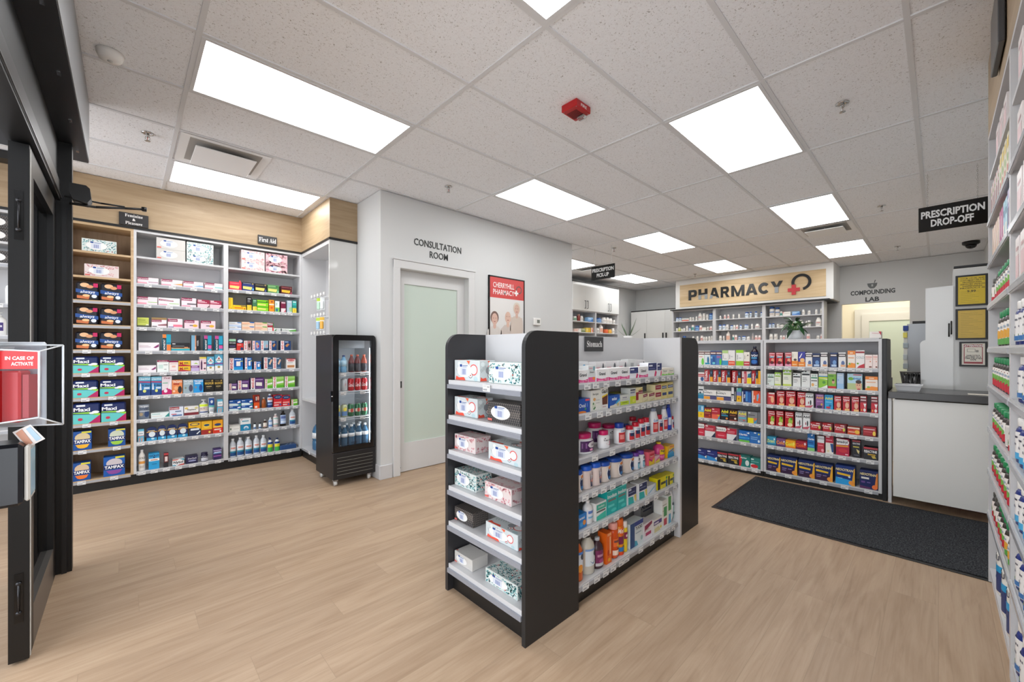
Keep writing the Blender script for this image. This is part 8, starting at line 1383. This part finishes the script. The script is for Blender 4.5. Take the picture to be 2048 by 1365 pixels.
place_goods('l1', (6.66, 5.2), 0); place_goods('l2', (7.50, 5.2), 0)
t = empty('tall_cupboard', (9.4, 5.44, 0)); tag(t, 'tall white cupboards with black pulls left of the stock shelves', 'cupboard')
M().box(.02, -1.18, 0, .45, 0, 2.25, WHITE).build('body', t); M().box(-.002, -1.18, 2.25, .45, 0, 2.275, BLACK).build('top_trim', t)
for k, (a, b_) in enumerate(((0, -.43), (-.433, -.90), (-.903, -1.18))):
    d = M().box(.0, b_, .08, .018, a, 2.248, GLOSS).build('cupboard_door', t); y = b_+.04 if k < 2 else a-.04
    M().box(-.03, y-.012, 1.30, -.012, y+.012, 1.70, BLACK).build('handle', d)
# ------------------------------------------------------------------ plants
def leaf(m, base, tip, up, w, c, n=7, curl=0.0):
    V = []
    for i in range(n+1):
        s_ = i/n; p = [base[k]*(1-s_)+tip[k]*s_ for k in range(3)]; p[2] += up*4*s_*(1-s_); dx, dy = tip[0]-base[0], tip[1]-base[1]; l = math.hypot(dx, dy) or 1
        ww = w*math.sin(pi*min(1, .08+.92*s_))**.8*(1-.25*s_) if s_ < 1 else 0.0005
        nx, ny = -dy/l, dx/l
        V += [(p[0]-nx*ww, p[1]-ny*ww, p[2]+.15*ww), (p[0], p[1], p[2]-.25*ww), (p[0]+nx*ww, p[1]+ny*ww, p[2]+.15*ww)]
    F = []
    for i in range(n): o = i*3; F += [(o, o+1, o+4, o+3), (o+1, o+2, o+5, o+4)]
    m.add(V, F, mat(c, .4), True)
t = empty('potted_aloe', (4.86, 2.86, 1.386)); tag(t, 'spiky aloe plant in a white pot behind the island', 'potted plant')
M().lathe([(.035, 0), (.05, .01), (.058, .085), (.052, .085), (.05, .075)], 0, 0, 0, mat('dfdfdc', .35), 18).build('pot', t)
m = M()
for dx, dy, dz, w in ((.05, .13, .20, .010), (.0, .10, .18, .010), (-.02, .03, .24, .012), (.03, -.03, .22, .011), (.0, -.13, .25, .012), (.04, -.10, .19, .011), (-.04, .16, .13, .010), (.02, -.06, .14, .013), (.0, .06, .14, .013), (.05, -.16, .11, .010)):
    leaf(m, (dx*.12, dy*.12, .07), (dx, dy, .07+dz), -.01, w, '4d6b45')
m.build('leaves', t)
t = empty('potted_leafy_plant', (4.86, .99, 1.386)); tag(t, 'leafy green plant in a white pot on the counter ledge', 'potted plant')
M().lathe([(.045, 0), (.058, .008), (.066, .09), (.06, .09), (.058, .08)], 0, 0, 0, mat('dadddf', .35), 20).build('pot', t)
m = M(); r2 = random.Random(3)
for k in range(26):
    a = 2*pi*k/26*1.9; l = .06+.07*r2.random(); hz = .10+.10*r2.random(); fall = r2.choice([-.10, -.05, .02, .0]) if l > .09 else .03
    b0 = (cos(a)*.015, sin(a)*.015, .08); mid = (cos(a)*l*.45, sin(a)*l*.45, hz)
    m.tube([b0, mid], .0018, mat('4a7a30', .5), 5); leaf(m, mid, (cos(a)*l*1.25, sin(a)*l*1.25, hz+fall), .014, .022, r2.choice(['1f4a22', '2a5c28', '3a7030', '17381c']))
m.build('leaves', t)
# ------------------------------------------------------------------ right wall shelving
RL = [2.227, 1.98, 1.752, 1.526, 1.295, 1.092, .866, .635, .401, .088]
for x1, W_, lb in ((3.445, .98, 'right wall shelf bay of green capped herbal bottles'), (2.465, .98, 'right wall shelf bay of navy vitamin bottles nearest the camera')):
    t = bay('vitamin_shelf_bay', lb, (x1, -.19, 0), pi, W_, .30, 2.45, RL, WHITE, .012, None, None, [False, True, True, True, True, True, True, True, True, False], None, True, .02, 'white shelving along the right wall')
    o = [c for c in t.children if c.name.startswith('toe_kick')][0]; o.data.materials[0] = WHITE
struct(M().box(.9, -.49, 2.452, 3.445, -.19, CEIL, OAK).build('trim_11'))
t = empty('section_sign', (2.72, -.186, 2.66)); tag(t, 'dark sign plate seen edge on above the right shelving', 'sign'); M().box(-.16, 0, -.13, .16, .02, .13, mat('45474a', .3), .003).build('panel', t)
def rrow(lv, items, bay_x1, ph, y=-.1965):
    cnt = {}
    for it in items: cnt.setdefault(it[0], []).append(it)
    for key, xs, w, h, d in items:
        n = len(xs); kind = DES[key][0]; nm, cat = CATS[kind]
        for i, x in enumerate(sorted(xs)):
            od = '' if n == 1 else (['farther', 'nearer'][1-i] if n == 2 else ['nearest', 'second nearest', 'third nearest', 'fourth nearest', 'fifth nearest', 'sixth nearest', 'seventh nearest'][i])+', '
            lb = '%s, %s%s, %s' % (DES[key][1], od, LVL[lv] if lv < 9 else 'floor level', ph)
            yy = y
            if ph.startswith('far'): x = 2.60+(x-2.53)*(3.31-2.60)/(3.24-2.53) if len(items) > 1 or n > 4 else x+.1
            single(key, x+w/2, yy, RL[lv]+.0006, w, h, d, pi, lb, '%ss on the %s of the %s' % (nm.replace('_', ' '), LVL[lv], ph))
def seq(a, b, n): return [a+(b-a)*i/(n-1) for i in range(n)] if n > 1 else [a]
far = 'far right bay'; near = 'near right bay'
rrow(0, [('pkb', seq(2.62, 2.95, 3), .12, .13, .05)], 3.4, far); rrow(1, [('yib', seq(2.55, 2.83, 4), .055, .19, .10), ('rwb', seq(2.92, 3.28, 5), .05, .17, .10)], 3.4, far)
rrow(2, [('ltb', [2.53], .06, .18, .1), ('lbx', seq(2.61, 2.69, 2), .06, .17, .1), ('mgb', seq(2.77, 2.85, 2), .06, .165, .1), ('crm', seq(2.94, 3.2, 4), .055, .16, .1)], 3.4, far)
rrow(3, [('hrb', seq(2.53, 3.0, 6), .062, .135, .06), ('hrd', seq(3.09, 3.26, 2), .06, .13, .06)], 3.4, far)
rrow(4, [('hrg', seq(2.53, 2.9, 4), .075, .165, .06)], 3.4, far); rrow(5, [('hrb', seq(2.53, 3.2, 7), .075, .15, .06)], 3.4, far)
rrow(6, [('hro', [2.62], .08, .15, .06), ('hrd', [2.52], .06, .11, .06), ('hrb', seq(2.76, 3.2, 5), .068, .14, .06)], 3.4, far); rrow(7, [('hrb', seq(2.56, 3.24, 7), .075, .145, .06)], 3.4, far)
rrow(8, [('hrg', seq(2.53, 2.65, 2), .07, .14, .06), ('hrb', seq(2.75, 2.93, 3), .07, .14, .06), ('hrd', seq(3.05, 3.24, 3), .065, .13, .06)], 3.4, far)
rrow(9, [('tub', [2.56, 2.76, 2.99], .12, .26, .1)], 3.4, far)
for lv, key, xs, w, h in ((0, 'pkb', [2.08, 2.25], .11, .15), (1, 'pkb', [2.1, 2.27], .12, .15), (2, 'pkb', [2.12, 2.28], .12, .16), (3, 'pkb', [2.05, 2.2, 2.33], .10, .16)):
    rrow(lv, [(key, xs, w, h, .07)], 2.4, near)
for lv, key, xs in ((4, 'nvb', [2.06, 2.17, 2.28, 2.38]), (5, 'nvb', [2.06, 2.18, 2.30]), (6, 'nvl', [2.06, 2.17, 2.27, 2.37]), (7, 'nvl', [2.05, 2.17, 2.28, 2.38]), (8, 'nvb', [2.04, 2.15, 2.26, 2.37])):
    rrow(lv, [(key, xs, .085, .165, .06)], 2.4, near)
rrow(9, [('nvb', [2.0, 2.12, 2.25, 2.37], .1, .2, .06)], 2.4, near)

# ------------------------------------------------------------------ entrance: door leaf, frame, operators, alarm cover
DK = mat('0d0d0e', .4); DKG = mat('1a1b1d', .35)
t = empty('entrance_door_leaf', (-.315, 2.58, 0)); tag(t, 'closed black framed glass door leaf with flush bolts on its edge', 'door')
m = M(); m.box(-.028, 0, .012, .028, .105, 2.125, DK).box(-.028, .76, .012, .028, .865, 2.125, DK).box(-.028, .105, 2.02, .028, .76, 2.125, DK).box(-.028, .105, .012, .028, .76, .19, mat('6a6560', .35, .5)); m.build('leaf_frame', t)
m = M(); m.box(.0285, .003, .02, .0315, .012, 2.11, mat('cfcfcb', .5)); m.build('weather_strip', t)
M().box(-.005, .105, .19, .005, .76, 2.02, glass_mat('door_glass', 'a8acb0', .04)).build('glass_pane', t)
for z in (1.83, .27):
    m = M(); m.box(-.012, -.003, z-.10, .012, 0.0, z+.10, mat('0d0d0e', .25)); m.lathe([(.008, 0), (.008, .008)], 0, -.01, z+.06, mat('3a3a3d', .2, .6), 12, axis='y'); m.lathe([(.008, 0), (.008, .008)], 0, -.01, z-.06, mat('3a3a3d', .2, .6), 12, axis='y'); m.cyl((0, -.008, z-.055), (0, -.008, z+.055), .003, mat('3a3a3d', .2, .6), 8); m.build('flush_bolt', t)
t = empty('entrance_surround', (-.30, 3.46, 0)); tag(t, 'black aluminium entrance frame with head bar and jamb', 'door frame')
M().box(-.14, 0, 0, .075, .06, 2.473, DK).build('jamb', t); m = M(); m.box(.035, -.012, 0, .055, 0, 2.13, DKG); m.box(-.01, -.012, 0, .0, 0, 2.13, DKG); m.build('jamb_stop', t)
M().box(-.05, -2.9, 2.135, .03, 0, 2.24, DK).build('head_bar', t); M().box(.032, -2.9, 2.15, .036, 0, 2.156, mat('55585c', .3)).build('head_trim', t)
M().box(-.045, -2.9, 2.24, .02, 0, 2.473, mat('121213', .5)).build('transom_panel', t)
t = empty('door_operator_box', (-.3, 1.2, 0)); tag(t, 'large black door operator box mounted above the entrance', 'door operator')
m = M(); SIL = mat('8b8d90', .4, .3)
m.box(-.3, -.35, 2.476, .128, 2.55, CEIL-.004, mat('1a1b20', .4)); m.build('housing', t)
M().box(.1285, -.35, 2.482, .131, 2.55, CEIL-.006, SIL).build('side_cover', t)
for k, y in enumerate((.15, .9, 1.4, 1.9, 2.35)): M().box(.085, y, 2.4735, .097, y+.035, 2.476, CHROME).build('cover_clip', t)
m = M(); m.lathe([(.032, 0), (.034, -.014), (.02, -.02)], .0, .12, 2.476, mat('5a5a58', .3, .7), 20); m.box(.05, .1, 2.45, .10, .17, 2.476, mat('3a3a3c', .3), .004); m.build('drive_spindle', t)
m = M(); m.box(-.09, .05, 2.452, .015, .10, 2.468, mat('4a4540', .35, .5), .003); m.tube([(-.08, .075, 2.455), (-.22, -.05, 2.44), (-.5, -.12, 2.44)], .012, BLK2, 8); m.build('arm', t)
m = M(); m.box(.02, .24, 2.4752, .09, .30, 2.4758, mat('c9c9c6', .5)); m.build('rating_label', t)
t = empty('door_closer', (-.225, 3.32, 2.15)); tag(t, 'black door closer arm reaching over the oak fascia', 'door closer')
m = M(); m.prism([(0, 0), (.015, -.04), (.07, -.045), (.085, -.02), (.08, .035), (.065, .05), (.0, .05)], -.04, .07, BLK2); m.build('body', t)
m = M(); e = (.31, .15, .022)
m.tube([(.0, .0, -.055), (.10, .03, -.045), (.22, .10, -.005), e], .007, BLACK, 8); m.tube([(-.02, .0, -.02), (.12, .06, -.01), (.22, .10, .004)], .005, BLACK, 8); m.lathe([(.012, -.012), (.014, .012)], e[0], e[1], e[2], BLK2, 12); m.build('arm', t)
# alarm pull station cover on the near pillar
struct(M().box(-.62, 1.58, 0, -.2355, 1.66, 2.13, mat('8f8d89', .4)).build('trim_12'))
ANG = radians(-52)
t = empty('alarm_pull_station', (-.190, 1.64, 1.188), radians(-27)); tag(t, 'red fire alarm handle under a clear plastic cover', 'alarm station')
CV = glass_mat('clear_cover_plastic', 'f4f7fa', .02, .02)
w2, h2 = .078, .105
def shell(m, w, h, tw, th, d, mt):
    A = [(-w, 0, -h), (w, 0, -h), (w, 0, h), (-w, 0, h)]; B = [(-tw, -d, -th), (tw, -d, -th*.8), (tw, -d, th*.92), (-tw, -d, th)]
    m.add(A+B, [(0, 1, 5, 4), (1, 2, 6, 5), (2, 3, 7, 6), (3, 0, 4, 7), (4, 5, 6, 7)], mt)
m = M(); shell(m, w2, h2, w2*.86, h2*.92, .06, CV); m.build('cover', t)
m = M(); ed = mat('dfe5ea', .15)
A = [(-w2, 0, -h2), (w2, 0, -h2), (w2, 0, h2), (-w2, 0, h2)]; B = [(-w2*.86, -.06, -h2*.92), (w2*.86, -.06, -h2*.92*.8), (w2*.86, -.06, h2*.92*.92), (-w2*.86, -.06, h2*.92)]
for Q in (A, B):
    for i in range(4): m.cyl(Q[i], Q[(i+1) % 4], .0022, ed, 6)
for i in range(4): m.cyl(A[i], B[i], .0018, ed, 6)
m.build('cover_rim', t)
m = M(); m.box(-w2*.8, -.0602, .045, w2*.84, -.0596, .09, mat('d01a20', .3)); m.text('IN CASE OF', .03, -.0608, .072, .008, mat('f4f4f4'), w=.055, bold=.03).text('ACTIVATE', .035, -.0608, .058, .008, mat('f4f4f4'), w=.042, bold=.03); m.build('red_band', t)
m = M(); m.box(-.03, -.045, -.09, .02, -.01, .04, mat('c2141b', .3), .004); m.box(.022, -.04, -.08, .034, -.012, .03, mat('a81c22', .35)); m.build('pull_handle', t)
m = M(); m.box(-w2*1.35, .0, -h2*1.02, w2*.5, .012, h2*1.08, mat('c9cfd6', .3), .004); m.lathe([(.005, 0), (.005, .004)], -.05, -.005, .01, BLACK, 8, axis='y').lathe([(.005, 0), (.005, .004)], -.05, -.005, -.03, BLACK, 8, axis='y'); m.build('backplate', t)
t = empty('card_pouch', (-.182, 1.59, 1.058), radians(-35)); t.scale = (.75, 1, .75); tag(t, 'small clear pouch with a picture card under the alarm cover', 'card')
m = M(); m.add([(-.04, 0, .02), (.0, 0, -.035), (.055, 0, -.005), (.012, 0, .045)], [(0, 1, 2, 3)], mat('d8cfca', .3)); m.add([(-.03, -.001, .016), (.002, -.001, -.026), (.02, -.001, -.018), (-.012, -.001, .03)], [(0, 1, 2, 3)], mat('c08a72', .4)); m.add([(.0, -.001, .03), (.03, -.001, -.012), (.046, -.001, -.004), (.012, -.001, .038)], [(0, 1, 2, 3)], mat('9fb8c8', .4)); m.build('card', t)
t = empty('black_wall_terminal', (-.183, 1.55, .975), 0); tag(t, 'black wall terminal with pale glass side at the left edge', 'terminal')
M().box(-.2, 0, -.078, 0, .095, .075, mat('0e0f14', .2), .008).build('housing', t)
m = M(); m.box(.001, .008, -.07, .011, .085, .068, mat('c4c1ba', .3), .004); m.box(.0112, .016, -.058, .012, .077, .056, mat('8fb4c4', .2)); m.build('side_screen', t)
t = empty('stool', (-.93, 4.35, 0)); tag(t, 'dark metal stool legs seen low beyond the door stile', 'stool')
for a, b_ in ((-.14, -.14), (.14, -.14), (.14, .14), (-.14, .14)): M().cyl((a, b_, 0), (a*.7, b_*.7, .46), .012, BLACK, 8).build('leg', t)
M().box(-.15, -.15, .46, .15, .15, .49, BLK2, .008).build('seat', t); m = M(); m.cyl((-.12, -.12, .2), (.12, -.12, .2), .007, BLACK, 6).cyl((.12, -.12, .2), (.12, .12, .2), .007, BLACK, 6); m.build('stretcher', t)
# corridor lamp beyond the compounding lab opening
L = bpy.data.lights.new('corridor_lamp', 'AREA'); L.energy = 20; L.size = .9; L.color = (1, .93, .78); o = bpy.data.objects.new('corridor_lamp', L); C.objects.link(o); o.location = (10.7, .75, 2.8)
